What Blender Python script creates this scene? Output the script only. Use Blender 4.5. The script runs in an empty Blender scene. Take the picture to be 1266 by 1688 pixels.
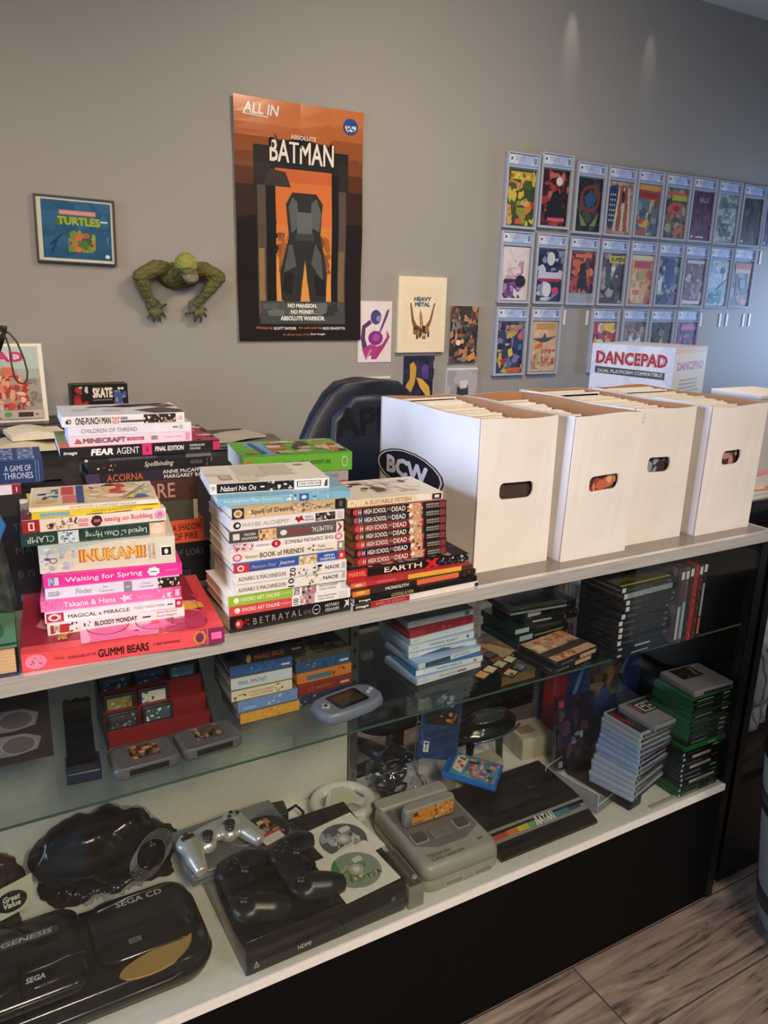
import bpy, bmesh, math, random
from mathutils import Vector, Matrix, noise as mnoise

C = bpy.context.scene.collection
SC = bpy.context.scene
TOP = 1.023                       # height of the counter top above the floor
PI = math.pi

# ------------------------------------------------------------------ camera
CY, CZ = -1.0511, 0.5035
pit, rol, yaw, FPX = 0.2717, 0.0251, 0.5198, 1273.14
fw = Vector((math.sin(yaw) * math.cos(pit), math.cos(yaw) * math.cos(pit), -math.sin(pit)))
rt = Vector((math.cos(yaw), -math.sin(yaw), 0))
up = rt.cross(fw)
r2 = rt * math.cos(rol) + up * math.sin(rol)
u2 = up * math.cos(rol) - rt * math.sin(rol)
cam_d = bpy.data.cameras.new('camera')
cam_d.sensor_fit = 'HORIZONTAL'
cam_d.sensor_width = 36.0
cam_d.lens = 36.0 * FPX / 1266.0
cam_d.clip_start = 0.05
cam = bpy.data.objects.new('camera', cam_d)
mw = Matrix((r2, u2, -fw)).transposed().to_4x4()
mw.translation = (0, CY, CZ + TOP)
cam.matrix_world = mw
C.objects.link(cam)
SC.camera = cam

# ------------------------------------------------------------------ world, lamps, exposure
SC.view_settings.view_transform = 'Standard'
SC.view_settings.look = 'None'
SC.view_settings.gamma = 1.0
SC.view_settings.use_curve_mapping = False
SC.view_settings.exposure = 0.0
SC.cycles.max_bounces = 8
SC.cycles.transparent_max_bounces = 24
SC.cycles.caustics_reflective = False
SC.cycles.caustics_refractive = False
SC.cycles.sample_clamp_indirect = 4.0

wd = bpy.data.worlds.new('shop_daylight')
wd.use_nodes = True
SC.world = wd
bg = wd.node_tree.nodes['Background']
bg.inputs[0].default_value = (0.74, 0.80, 0.92, 1)
bg.inputs[1].default_value = 0.26


def area(name, loc, target, sx, sy, watts, col, spread=180):
    d = bpy.data.lights.new(name, 'AREA')
    d.shape = 'RECTANGLE'
    d.size, d.size_y = sx, sy
    d.energy = watts
    d.color = col
    d.spread = math.radians(spread)
    o = bpy.data.objects.new(name, d)
    o.location = loc
    o.rotation_euler = (Vector(target) - Vector(loc)).to_track_quat('-Z', 'Y').to_euler()
    C.objects.link(o)
    return o


def spot(name, loc, target, watts, col, deg, blend=0.6, rad=0.05):
    d = bpy.data.lights.new(name, 'SPOT')
    d.energy = watts
    d.color = col
    d.spot_size = math.radians(deg)
    d.spot_blend = blend
    d.shadow_soft_size = rad
    o = bpy.data.objects.new(name, d)
    o.location = loc
    o.rotation_euler = (Vector(target) - Vector(loc)).to_track_quat('-Z', 'Y').to_euler()
    C.objects.link(o)
    return o


WARM = (1.0, 0.80, 0.60)
COOL = (0.52, 0.66, 1.0)
# warm ceiling lamps on the customers' side of the counter
area('ceiling_lamp', (0.1, -2.5, 2.8), (0.25, 0.1, 0.85), 0.6, 0.6, 15.5, WARM, 75)
area('ceiling_lamp', (1.7, -2.4, 2.8), (1.4, 0.1, 0.85), 0.6, 0.6, 5.6, (1.0, .85, .71), 75)
# warm aisle lights washing the back wall; the left one is added for bounce
area('aisle_lamp', (0.0, 0.55, 2.35), (0.25, 2.1, 1.15), .4, .4, 4.6, WARM, 115)  # hung low in mid-air, added for the bounce of the front lamps
area('aisle_lamp', (1.85, 0.35, 2.9), (2.0, 2.1, 1.15), .5, .5, 19, (1.0, .82, .62), 120)
# two small downlights grazing the wall at the right
spot('wall_downlight', (2.75, 2.0, 3.02), (2.76, 2.105, 2.70), 3.4, (1.0, .92, .78), 21, 1.0, .012)
spot('wall_downlight', (3.27, 2.0, 3.02), (3.28, 2.105, 2.70), 1.8, (1.0, .94, .84), 21, 1.0, .012)
# daylight from the shop windows on the left and on the far right
area('window_daylight', (-2.9, 0.0, 1.75), (0.8, 0.2, 1.2), 1.6, 1.4, 31, COOL, 70)
area('window_daylight', (6.5, 1.3, 1.4), (4.6, 2.1, 1.35), 1.0, 1.0, 13.5, (0.45, 0.64, 1.0), 62)

# ------------------------------------------------------------------ materials


def lin(h):
    h = h.lstrip('#')
    v = [int(h[i:i + 2], 16) / 255 for i in (0, 2, 4)]
    return tuple(c / 12.92 if c <= .04045 else ((c + .055) / 1.055) ** 2.4 for c in v)


MATS = {}


def newmat(name):
    m = bpy.data.materials.new(name)
    m.use_nodes = True
    nt = m.node_tree
    nt.nodes.clear()
    out = nt.nodes.new('ShaderNodeOutputMaterial')
    return m, nt, out


def finish(name, rough, spec=0.5, metal=0.0, grain=0.06, scale=60.0, bump=0.0, coat=0.0):
    m, nt, out = newmat(name)
    N = nt.nodes.new
    at = N('ShaderNodeAttribute')
    at.attribute_name = 'Col'
    tc = N('ShaderNodeTexCoord')
    no = N('ShaderNodeTexNoise')
    no.inputs['Scale'].default_value = scale
    no.inputs['Detail'].default_value = 4
    nt.links.new(tc.outputs['Object'], no.inputs['Vector'])
    rp = N('ShaderNodeMapRange')
    rp.inputs['From Min'].default_value = .3
    rp.inputs['From Max'].default_value = .7
    rp.inputs['To Min'].default_value = 1 - grain
    rp.inputs['To Max'].default_value = 1 + grain
    nt.links.new(no.outputs['Fac'], rp.inputs['Value'])
    mx = N('ShaderNodeMix')
    mx.data_type = 'RGBA'
    mx.blend_type = 'MULTIPLY'
    mx.inputs['Factor'].default_value = 1
    nt.links.new(at.outputs['Color'], mx.inputs['A'])
    cb = N('ShaderNodeCombineColor')
    for i in range(3):
        nt.links.new(rp.outputs['Result'], cb.inputs[i])
    nt.links.new(cb.outputs['Color'], mx.inputs['B'])
    p = N('ShaderNodeBsdfPrincipled')
    nt.links.new(mx.outputs['Result'], p.inputs['Base Color'])
    p.inputs['Roughness'].default_value = rough
    p.inputs['Metallic'].default_value = metal
    p.inputs['Specular IOR Level'].default_value = spec
    p.inputs['Coat Weight'].default_value = coat
    p.inputs['Coat Roughness'].default_value = 0.08
    if bump:
        b = N('ShaderNodeBump')
        b.inputs['Strength'].default_value = bump
        b.inputs['Distance'].default_value = 0.002
        nt.links.new(no.outputs['Fac'], b.inputs['Height'])
        nt.links.new(b.outputs['Normal'], p.inputs['Normal'])
    nt.links.new(p.outputs[0], out.inputs[0])
    MATS[name] = m
    return m


def clear(name, tint, refl, rough):
    m, nt, out = newmat(name)
    N = nt.nodes.new
    tr = N('ShaderNodeBsdfTransparent')
    tr.inputs[0].default_value = (*tint, 1)
    gl = N('ShaderNodeBsdfGlossy')
    gl.inputs['Roughness'].default_value = rough
    lw = N('ShaderNodeLayerWeight')
    lw.inputs['Blend'].default_value = .5
    pw = N('ShaderNodeMath')
    pw.operation = 'POWER'
    pw.inputs[1].default_value = 4.5
    ml = N('ShaderNodeMath')
    ml.operation = 'MULTIPLY_ADD'
    ml.use_clamp = True
    ml.inputs[1].default_value = .9 * refl
    ml.inputs[2].default_value = .04 * refl
    mx = N('ShaderNodeMixShader')
    nt.links.new(lw.outputs['Facing'], pw.inputs[0])
    nt.links.new(pw.outputs[0], ml.inputs[0])
    nt.links.new(ml.outputs[0], mx.inputs[0])
    nt.links.new(tr.outputs[0], mx.inputs[1])
    nt.links.new(gl.outputs[0], mx.inputs[2])
    nt.links.new(mx.outputs[0], out.inputs[0])
    MATS[name] = m
    return m


finish('paper', .7, .25)
finish('card', .42, .4, grain=.04)
finish('gloss', .16, .5, grain=.03)
finish('plastic', .36, .5, grain=.04)
finish('matte', .9, .15)
finish('metal', .3, .5, metal=.9)
finish('silver_paint', .3, .5, metal=.55, grain=.02)
finish('leather', .42, .5, scale=220, bump=.35, grain=.1)
finish('corrugated', .85, .15, scale=14, bump=.12, grain=.035)
finish('rubbery', .62, .4, scale=90, bump=.6, grain=.25)
clear('clear_plastic', (.90, .92, .95), 1.0, .06)
clear('slab_front', (.95, .955, .965), .2, .05)
clear('cabinet_glass', (.93, .955, .945), 1.0, .01)
clear('shelf_glass', (.86, .895, .87), .9, .01)
clear('bag_film', (.84, .85, .86), .6, .16)


def streaked_metal():
    m, nt, out = newmat('brushed_aluminium')
    N = nt.nodes.new
    tc = N('ShaderNodeTexCoord')
    mp = N('ShaderNodeMapping')
    mp.inputs['Scale'].default_value = (3.0, 60, 300)
    no = N('ShaderNodeTexNoise')
    no.inputs['Scale'].default_value = 3
    no.inputs['Detail'].default_value = 6
    nt.links.new(tc.outputs['Object'], mp.inputs[0])
    nt.links.new(mp.outputs[0], no.inputs['Vector'])
    cr = N('ShaderNodeValToRGB')
    cr.color_ramp.elements[0].position = .3
    cr.color_ramp.elements[0].color = (.55, .53, .50, 1)
    cr.color_ramp.elements[1].position = .7
    cr.color_ramp.elements[1].color = (.85, .83, .80, 1)
    nt.links.new(no.outputs['Fac'], cr.inputs[0])
    p = N('ShaderNodeBsdfPrincipled')
    nt.links.new(cr.outputs[0], p.inputs['Base Color'])
    p.inputs['Metallic'].default_value = .45
    p.inputs['Roughness'].default_value = .3
    nt.links.new(p.outputs[0], out.inputs[0])
    MATS['brushed_aluminium'] = m


def painted_wall():
    m, nt, out = newmat('grey_wall_paint')
    N = nt.nodes.new
    tc = N('ShaderNodeTexCoord')
    no = N('ShaderNodeTexNoise')
    no.inputs['Scale'].default_value = 1.3
    no.inputs['Detail'].default_value = 3
    nt.links.new(tc.outputs['Object'], no.inputs['Vector'])
    cr = N('ShaderNodeValToRGB')
    cr.color_ramp.elements[0].color = (*lin('#98948d'), 1)
    cr.color_ramp.elements[1].color = (*lin('#a29e97'), 1)
    nt.links.new(no.outputs['Fac'], cr.inputs[0])
    n2 = N('ShaderNodeTexNoise')
    n2.inputs['Scale'].default_value = 260
    nt.links.new(tc.outputs['Object'], n2.inputs['Vector'])
    b = N('ShaderNodeBump')
    b.inputs['Strength'].default_value = .12
    b.inputs['Distance'].default_value = .002
    nt.links.new(n2.outputs['Fac'], b.inputs['Height'])
    p = N('ShaderNodeBsdfPrincipled')
    nt.links.new(cr.outputs[0], p.inputs['Base Color'])
    nt.links.new(b.outputs[0], p.inputs['Normal'])
    p.inputs['Roughness'].default_value = .55
    p.inputs['Specular IOR Level'].default_value = .3
    nt.links.new(p.outputs[0], out.inputs[0])
    MATS['grey_wall_paint'] = m


def plank_floor():
    m, nt, out = newmat('wood_look_planks')
    N = nt.nodes.new
    tc = N('ShaderNodeTexCoord')
    br = N('ShaderNodeTexBrick')
    br.inputs['Scale'].default_value = 1.0
    br.inputs['Brick Width'].default_value = 1.15
    br.inputs['Row Height'].default_value = .2
    br.inputs['Mortar Size'].default_value = .0022
    br.inputs['Color1'].default_value = (0, 0, 0, 1)
    br.inputs['Color2'].default_value = (1, 1, 1, 1)
    br.inputs['Mortar'].default_value = (.5, .5, .5, 1)
    br.offset = .37
    nt.links.new(tc.outputs['Object'], br.inputs['Vector'])
    # every plank shifts the grain, so that it breaks at the joints
    va = N('ShaderNodeVectorMath')
    va.operation = 'MULTIPLY_ADD'
    va.inputs[1].default_value = (4.0, 7.0, 3.0)
    nt.links.new(br.outputs['Color'], va.inputs[0])
    nt.links.new(tc.outputs['Object'], va.inputs[2])
    mp = N('ShaderNodeMapping')
    mp.inputs['Scale'].default_value = (1.6, 17, 1)
    nt.links.new(va.outputs[0], mp.inputs[0])
    no = N('ShaderNodeTexNoise')
    no.inputs['Scale'].default_value = 1.7
    no.inputs['Detail'].default_value = 9
    no.inputs['Roughness'].default_value = .68
    no.inputs['Distortion'].default_value = .9
    nt.links.new(mp.outputs[0], no.inputs['Vector'])
    cr = N('ShaderNodeValToRGB')
    e = cr.color_ramp.elements
    e[0].position, e[0].color = .36, (*lin('#3f342b'), 1)
    e[1].position, e[1].color = .68, (*lin('#b5a28e'), 1)
    k = e.new(.45)
    k.color = (*lin('#877566'), 1)
    k = e.new(.56)
    k.color = (*lin('#9d8a77'), 1)
    nt.links.new(no.outputs['Fac'], cr.inputs[0])
    mx = N('ShaderNodeMix')
    mx.data_type = 'RGBA'
    nt.links.new(br.outputs['Fac'], mx.inputs['Factor'])
    nt.links.new(cr.outputs[0], mx.inputs['A'])
    mx.inputs['B'].default_value = (*lin('#4c433a'), 1)
    p = N('ShaderNodeBsdfPrincipled')
    nt.links.new(mx.outputs['Result'], p.inputs['Base Color'])
    p.inputs['Roughness'].default_value = .5
    b = N('ShaderNodeBump')
    b.inputs['Strength'].default_value = .25
    b.inputs['Distance'].default_value = .002
    nt.links.new(no.outputs['Fac'], b.inputs['Height'])
    nt.links.new(b.outputs[0], p.inputs['Normal'])
    nt.links.new(p.outputs[0], out.inputs[0])
    MATS['wood_look_planks'] = m


streaked_metal()
painted_wall()
plank_floor()

# ------------------------------------------------------------------ mesh tools
_txt = {}


def text_geo(s, bold=0.0, shear=0.0):
    k = (s, bold, shear)
    if k in _txt:
        return _txt[k]
    cu = bpy.data.curves.new('t', 'FONT')
    cu.body = s
    cu.shear = shear
    cu.resolution_u = 2
    ob = bpy.data.objects.new('t', cu)
    me = bpy.data.meshes.new_from_object(ob)
    v = [(a.co.x, a.co.y) for a in me.vertices]
    f = [tuple(p.vertices) for p in me.polygons]
    bpy.data.objects.remove(ob)
    bpy.data.curves.remove(cu)
    bpy.data.meshes.remove(me)
    if not v:
        v, f = [(0, 0), (1, 0), (1, 1)], []
    if bold > 0:                                               # heavier strokes: the glyphs spread in every direction
        q = 8 if bold > .03 else 4
        sh = [(bold * math.cos(2 * PI * (i + .5) / q), bold * math.sin(2 * PI * (i + .5) / q)) for i in range(q)]
        n = len(v)
        f = f + [tuple(a + n * (i + 1) for a in p) for i in range(q) for p in f]
        v = v + [(a + dx, b + dy) for dx, dy in sh for a, b in v]
    x0, x1 = min(a[0] for a in v), max(a[0] for a in v)
    y0, y1 = min(a[1] for a in v), max(a[1] for a in v)
    w, h = max(x1 - x0, 1e-6), max(y1 - y0, 1e-6)
    v = [((a - x0) / w, (b - y0) / h) for a, b in v]
    _txt[k] = (v, f)
    return _txt[k]


class M:
    """Collects shapes with a colour and a finish; build() links them as ONE mesh object."""

    def __init__(self):
        self.v, self.f, self.c, self.m, self.s = [], [], [], [], []

    def add(self, vs, fs, col, mat='plastic', smooth=False):
        n = len(self.v)
        self.v += [tuple(a) for a in vs]
        for f in fs:
            self.f.append(tuple(i + n for i in f))
            self.c.append(col)
            self.m.append(mat)
            self.s.append(smooth)
        return self

    def box(self, x0, y0, z0, x1, y1, z1, col, mat='plastic'):
        vs = [(x, y, z) for z in (z0, z1) for y in (y0, y1) for x in (x0, x1)]
        fs = [(0, 2, 3, 1), (4, 5, 7, 6), (0, 1, 5, 4), (2, 6, 7, 3), (0, 4, 6, 2), (1, 3, 7, 5)]
        return self.add(vs, fs, col, mat)

    def loft(self, rings, col, mat='plastic', smooth=False, cap=True, closed=True):
        n = len(rings[0])
        vs = [p for r in rings for p in r]
        fs = []
        for i in range(len(rings) - 1):
            for j in range(n if closed else n - 1):
                k = (j + 1) % n
                fs.append((i * n + j, i * n + k, (i + 1) * n + k, (i + 1) * n + j))
        self.add(vs, fs, col, mat, smooth)
        if cap:
            b = len(self.v) - len(vs)
            for f in (tuple(range(n))[::-1], tuple(range((len(rings) - 1) * n, len(rings) * n))):
                self.f.append(tuple(i + b for i in f))
                self.c.append(col)
                self.m.append(mat)
                self.s.append(False)
        return self

    def prism(self, poly, lo, hi, col, mat='plastic', ax='z'):
        if ax == 'z':
            r = [[(a, b, h) for a, b in poly] for h in (lo, hi)]
        elif ax == 'x':
            r = [[(h, a, b) for a, b in poly] for h in (lo, hi)]
        else:
            r = [[(a, h, b) for a, b in poly][::-1] for h in (lo, hi)]
        return self.loft(r, col, mat)

    def rbox(self, x0, y0, z0, x1, y1, z1, r, col, mat='plastic', e=None, seg=4):
        """box with rounded upright edges and softened top and bottom edges"""
        e = min(r, (z1 - z0) * .3) if e is None else e

        def ring(i, z):
            rr = max(r - i, 1e-4)
            return [(p[0], p[1], z) for p in rrect(x0 + i, y0 + i, x1 - i, y1 - i, rr, seg)]
        rings = [ring(e, z0), ring(e * .3, z0 + e * .3), ring(0, z0 + e), ring(0, z1 - e), ring(e * .3, z1 - e * .3), ring(e, z1)]
        return self.loft(rings, col, mat, smooth=True)

    def tube(self, pts, r, col, mat='plastic', seg=8, cap=True):
        pts = [Vector(p) for p in pts]
        rs = r if isinstance(r, (list, tuple)) else [r] * len(pts)
        rings = []
        t0 = (pts[1] - pts[0]).normalized()
        nrm = t0.orthogonal().normalized()
        for i, p in enumerate(pts):
            a = pts[max(i - 1, 0)]
            b = pts[min(i + 1, len(pts) - 1)]
            t = (b - a).normalized()
            nrm = (nrm - t * nrm.dot(t))
            nrm = nrm.normalized() if nrm.length > 1e-6 else t.orthogonal().normalized()
            bi = t.cross(nrm)
            rings.append([tuple(p + (nrm * math.cos(2 * PI * k / seg) + bi * math.sin(2 * PI * k / seg)) * rs[i]) for k in range(seg)])
        return self.loft(rings, col, mat, smooth=True, cap=cap)

    def lathe(self, prof, cx, cy, col, mat='plastic', seg=24, smooth=True):
        rings = [[(cx + r * math.cos(2 * PI * k / seg), cy + r * math.sin(2 * PI * k / seg), z) for k in range(seg)] for r, z in prof]
        return self.loft(rings, col, mat, smooth=smooth)

    def ell(self, c, r, col, mat='plastic', seg=14, ring=9, fn=None):
        rings = []
        for i in range(ring + 1):
            a = PI * i / ring - PI / 2
            k = max(math.cos(a), .02)
            rings.append([(c[0] + r[0] * k * math.cos(2 * PI * j / seg), c[1] + r[1] * k * math.sin(2 * PI * j / seg), c[2] + r[2] * math.sin(a)) for j in range(seg)])
        if fn:
            rings = [[fn(Vector(p)) for p in q] for q in rings]
        return self.loft(rings, col, mat, smooth=True)

    def art(self, o, u, v, spec, mat='card', eps=.00025, rnd=None):
        """flat printing on a face: o corner, u and v its full edges, spec in fractions of the face"""
        o, u, v = Vector(o), Vector(u), Vector(v)
        n = u.cross(v).normalized()
        W, H = u.length, v.length
        rnd = rnd or random.Random(len(spec) * 31 + int(W * 5e3))
        lay = [eps]

        def put(pts, faces, col, copies=1):
            # spread glyphs lie a hair above one another, so no two faces coincide
            per = len(pts) // copies
            vs = [tuple(o + u * a + v * b + n * (lay[0] + .000012 * (i // per))) for i, (a, b) in enumerate(pts)]
            self.add(vs, faces, col, mat)
            lay[0] += .00003 + .000012 * (copies - 1)
        for s in spec:
            k = s[0]
            if k == 'r':
                _, a, b, c, d, col = s
                put([(a, b), (c, b), (c, d), (a, d)], [(0, 1, 2, 3)], col)
            elif k == 'e':
                _, a, b, rx, ry, col = s
                q = 18
                put([(a + rx * math.cos(2 * PI * i / q), b + ry * math.sin(2 * PI * i / q)) for i in range(q)], [tuple(range(q))], col)
            elif k == 'ring':
                _, a, b, rx, ry, w, col = s
                q = 18
                pts = [(a + rx * t * math.cos(2 * PI * i / q), b + ry * t * math.sin(2 * PI * i / q)) for t in (1, 1 - w) for i in range(q)]
                put(pts, [(i, (i + 1) % q, q + (i + 1) % q, q + i) for i in range(q)], col)
            elif k == 'p':
                _, pts, col = s
                put(pts, [tuple(range(len(pts)))], col)
            elif k == 'l':
                _, a, b, c, d, w, col = s
                dx, dy = (c - a) * W, (d - b) * H
                L = math.hypot(dx, dy) or 1
                px, py = -dy / L * w / 2 / W, dx / L * w / 2 / H
                put([(a + px, b + py), (a - px, b - py), (c - px, d - py), (c + px, d + py)], [(0, 1, 2, 3)], col)
            elif k == 't':
                t, a, b, c, d, col = s[1:7]
                opt = s[7] if len(s) > 7 else {}
                vs, fs = text_geo(t, opt.get('bold', .0), opt.get('shear', 0))
                if t == '1':                                   # a lone figure one stays slim
                    if opt.get('rot'):
                        b, d = (b + d) / 2 - (d - b) * .14, (b + d) / 2 + (d - b) * .14
                    else:
                        a, c = (a + c) / 2 - (c - a) * .2, (a + c) / 2 + (c - a) * .2
                if opt.get('flip'):
                    vs = [(1 - x, 1 - y) for x, y in vs]
                if opt.get('rot'):
                    vs = [(y, 1 - x) for x, y in vs]
                bo = opt.get('bold', .0)
                put([(a + (c - a) * x, b + (d - b) * y) for x, y in vs], fs, col, 1 if bo <= 0 else 9 if bo > .03 else 5)
            elif k == 'b':
                _, a, b, c, d, cols, cnt, seed, size = s
                R = random.Random(seed)
                for i in range(cnt):
                    px, py = R.uniform(a, c), R.uniform(b, d)
                    q = R.randint(5, 8)
                    sz = size * R.uniform(.4, 1.2)
                    ph = R.uniform(0, 6)
                    st = R.uniform(.5, 1.5)
                    pts = []
                    for j in range(q):
                        t = 2 * PI * j / q + ph
                        rr = sz * R.uniform(.55, 1.1)
                        pts.append((min(c, max(a, px + rr * math.cos(t) * st * min(1, H / W))), min(d, max(b, py + rr * math.sin(t) / st * min(1, W / H)))))
                    put(pts, [tuple(range(q))], R.choice(cols))
            elif k == 'lines':
                _, a, b, c, d, cnt, col, frac = s
                R = random.Random(cnt)
                for i in range(cnt):
                    y1 = d - (d - b) * i / cnt
                    y0 = y1 - (d - b) / cnt * frac
                    put([(a, y0), (c - (c - a) * R.uniform(0, .25), y0), (c - (c - a) * R.uniform(0, .1), y1), (a, y1)], [(0, 1, 2, 3)], col)
        return self

    def xf(self, mat):
        self.v = [tuple(mat @ Vector(p)) for p in self.v]
        return self

    def bend(self, fn):
        self.v = [tuple(fn(Vector(p))) for p in self.v]
        return self

    def build(self, name, parent=None, loc=None, rotz=0.0):
        me = bpy.data.meshes.new(name)
        me.from_pydata(self.v, [], self.f)
        names = []
        for k in self.m:
            if k not in names:
                names.append(k)
        for k in names:
            me.materials.append(MATS[k])
        idx = {k: i for i, k in enumerate(names)}
        me.polygons.foreach_set('material_index', [idx[k] for k in self.m])
        me.polygons.foreach_set('use_smooth', self.s)
        at = me.color_attributes.new('Col', 'FLOAT_COLOR', 'CORNER')
        cc = {}
        buf = []
        for f, c in zip(self.f, self.c):
            if c not in cc:
                cc[c] = (*lin(c), 1.0)
            buf += list(cc[c]) * len(f)
        at.data.foreach_set('color', buf)
        me.update()
        o = bpy.data.objects.new(name, me)
        C.objects.link(o)
        if parent is not None:
            o.parent = parent
        if loc is not None:
            o.location = (loc[0], loc[1], loc[2] + TOP)
            o.rotation_euler = (0, 0, rotz)
        return o


def rrect(x0, y0, x1, y1, r, seg=4):
    out = []
    for cx, cy, a0 in ((x1 - r, y1 - r, 0), (x0 + r, y1 - r, PI / 2), (x0 + r, y0 + r, PI), (x1 - r, y0 + r, 1.5 * PI)):
        for i in range(seg + 1):
            a = a0 + PI / 2 * i / seg
            out.append((cx + r * math.cos(a), cy + r * math.sin(a)))
    return out


def tag(o, label, cat, group=None):
    o['label'] = label
    o['category'] = cat
    if group:
        o['group'] = group
    return o


def thing(name, label, cat, loc, rotz=0.0, group=None, rot=None):
    """an Empty at the thing's base that parents its parts; z is counted from the counter top"""
    o = bpy.data.objects.new(name, None)
    o.empty_display_size = .03
    C.objects.link(o)
    o.location = (loc[0], loc[1], loc[2] + TOP)
    o.rotation_euler = rot or (0, 0, rotz)
    return tag(o, label, cat, group)


def struct(m, name):
    o = m.build(name)
    o['kind'] = 'structure'
    return o


def D(a):
    return math.radians(a)

# ------------------------------------------------------------------ the room
FL = 0.0
m = M()
m.box(-3.6, -3.6, -.05, 7.2, 2.2, 0, '#806a58', 'wood_look_planks')
struct(m, 'floor')
m = M()
m.box(-3.6, 2.105, 0, 7.2, 2.25, 3.03, '#98948d', 'grey_wall_paint')
struct(m, 'wall_back')
m = M()
m.box(-3.6, -3.6, 3.03, 7.2, 2.25, 3.1, '#f4f2ee', 'matte')
struct(m, 'ceiling')
m = M()                                             # left wall with the shop window's opening
for y0, y1, z0, z1 in ((-3.6, -1.0, 0, 3.03), (1.3, 2.105, 0, 3.03), (-1.0, 1.3, 0, .9), (-1.0, 1.3, 2.75, 3.03)):
    m.box(-3.75, y0, z0, -3.6, y1, z1, '#98948d', 'grey_wall_paint')
struct(m, 'wall_left')
m = M()
for y0, y1, z0, z1 in ((1.2, 2.105, 0, 3.03), (-3.6, 1.2, 0, .7), (-3.6, 1.2, 2.7, 3.03)):
    m.box(7.2, y0, z0, 7.35, y1, z1, '#98948d', 'grey_wall_paint')
struct(m, 'wall_right')
m = M()
m.box(-3.6, 2.09, 0, 7.2, 2.105, .1, '#3c3b3a', 'plastic')
struct(m, 'baseboard_back')

# ------------------------------------------------------------------ the display counter: two glass cases under one top
t = thing('display_counter', 'long glass-fronted display counter with aluminium edged top and black base', 'display counter', (0, 0, -TOP))
X0, X1, SEAM, YB = -.75, 1.656, .742, .45
m = M()
m.box(X0, .004, 0, X1 - .03, YB, .33, '#0b0a09', 'matte')
m.build('base_cabinet', t)
m = M()
m.box(X0, .0, .3335, X1 - .032, YB, .351, '#e9e5dc', 'card')
m.build('display_deck', t)
m = M()
m.box(X0, -.0022, .3338, X1 - .032, -.0002, .3507, '#fdfaf4', 'card')
m.build('deck_edge', t)
m = M()                                             # aluminium edge of the top: front profile and end
m.box(X0, -.001, TOP - .0245, X1, .012, TOP - .0005, '#b4b1aa', 'brushed_aluminium')
m.box(X1 - .012, .012, TOP - .0245, X1, YB, TOP - .0005, '#b4b1aa', 'brushed_aluminium')
m.build('edge_trim', t)
m = M()
m.box(X0, .0122, TOP - .014, X1 - .0122, YB, TOP, '#857b70', 'gloss')
m.build('countertop', t)
m = M()
m.box(X0, .0035, .352, X1 - .034, .0075, TOP - .0255, '#ffffff', 'cabinet_glass')
m.build('front_glass', t)
for a, b in ((X0, SEAM - .003), (SEAM + .003, X1 - .036)):
    m = M()
    m.box(a, .024, TOP - .243, b, .43, TOP - .2372, '#ffffff', 'shelf_glass')
    m.box(a, .0236, TOP - .2425, b, .0238, TOP - .2377, '#3f5a4e', 'gloss')
    m.build('glass_shelf', t)
m = M()                                             # the left case has a pale back, the right one stays open
m.box(X0, .432, .3515, SEAM + .02, .446, TOP - .02, '#cdc9be', 'card')
m.build('back_panel', t)
for x in (SEAM + .022, 1.36):
    m = M()
    m.box(x, .425, .3515, x + .022, .447, TOP - .02, '#a9aaa8', 'metal')
    for k in range(14):
        m.box(x + .007, .4244, .38 + k * .042, x + .015, .426, .39 + k * .042, '#4a4a4a', 'plastic')
    m.build('shelf_standard', t)
for y in (.06, .30):
    m = M()
    m.box(SEAM - .012, y, TOP - .262, SEAM + .012, y + .012, TOP - .2435, '#b7b8b8', 'metal')
    m.build('shelf_bracket', t)
m = M()
m.box(X1 - .034, .002, 0, X1 - .008, .03, TOP - .025, '#131315', 'plastic')
m.build('corner_post', t)
m = M()
m.box(X1 - .03, .03, .001, X1 - .012, YB, TOP - .025, '#0c0c0e', 'matte')
m.build('end_panel', t)
m = M()
m.lathe([(.006, 0), (.006, .006), (.004, .008)], 0, 0, '#e8e8e8', 'metal', 10)
m.xf(Matrix.Rotation(-PI / 2, 4, 'Y')).xf(Matrix.Translation((X1 - .03, .07, TOP - .05)))
m.build('screw_cap', t)

# ------------------------------------------------------------------ books on the counter
PAGE = '#e9dfcb'


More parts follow.
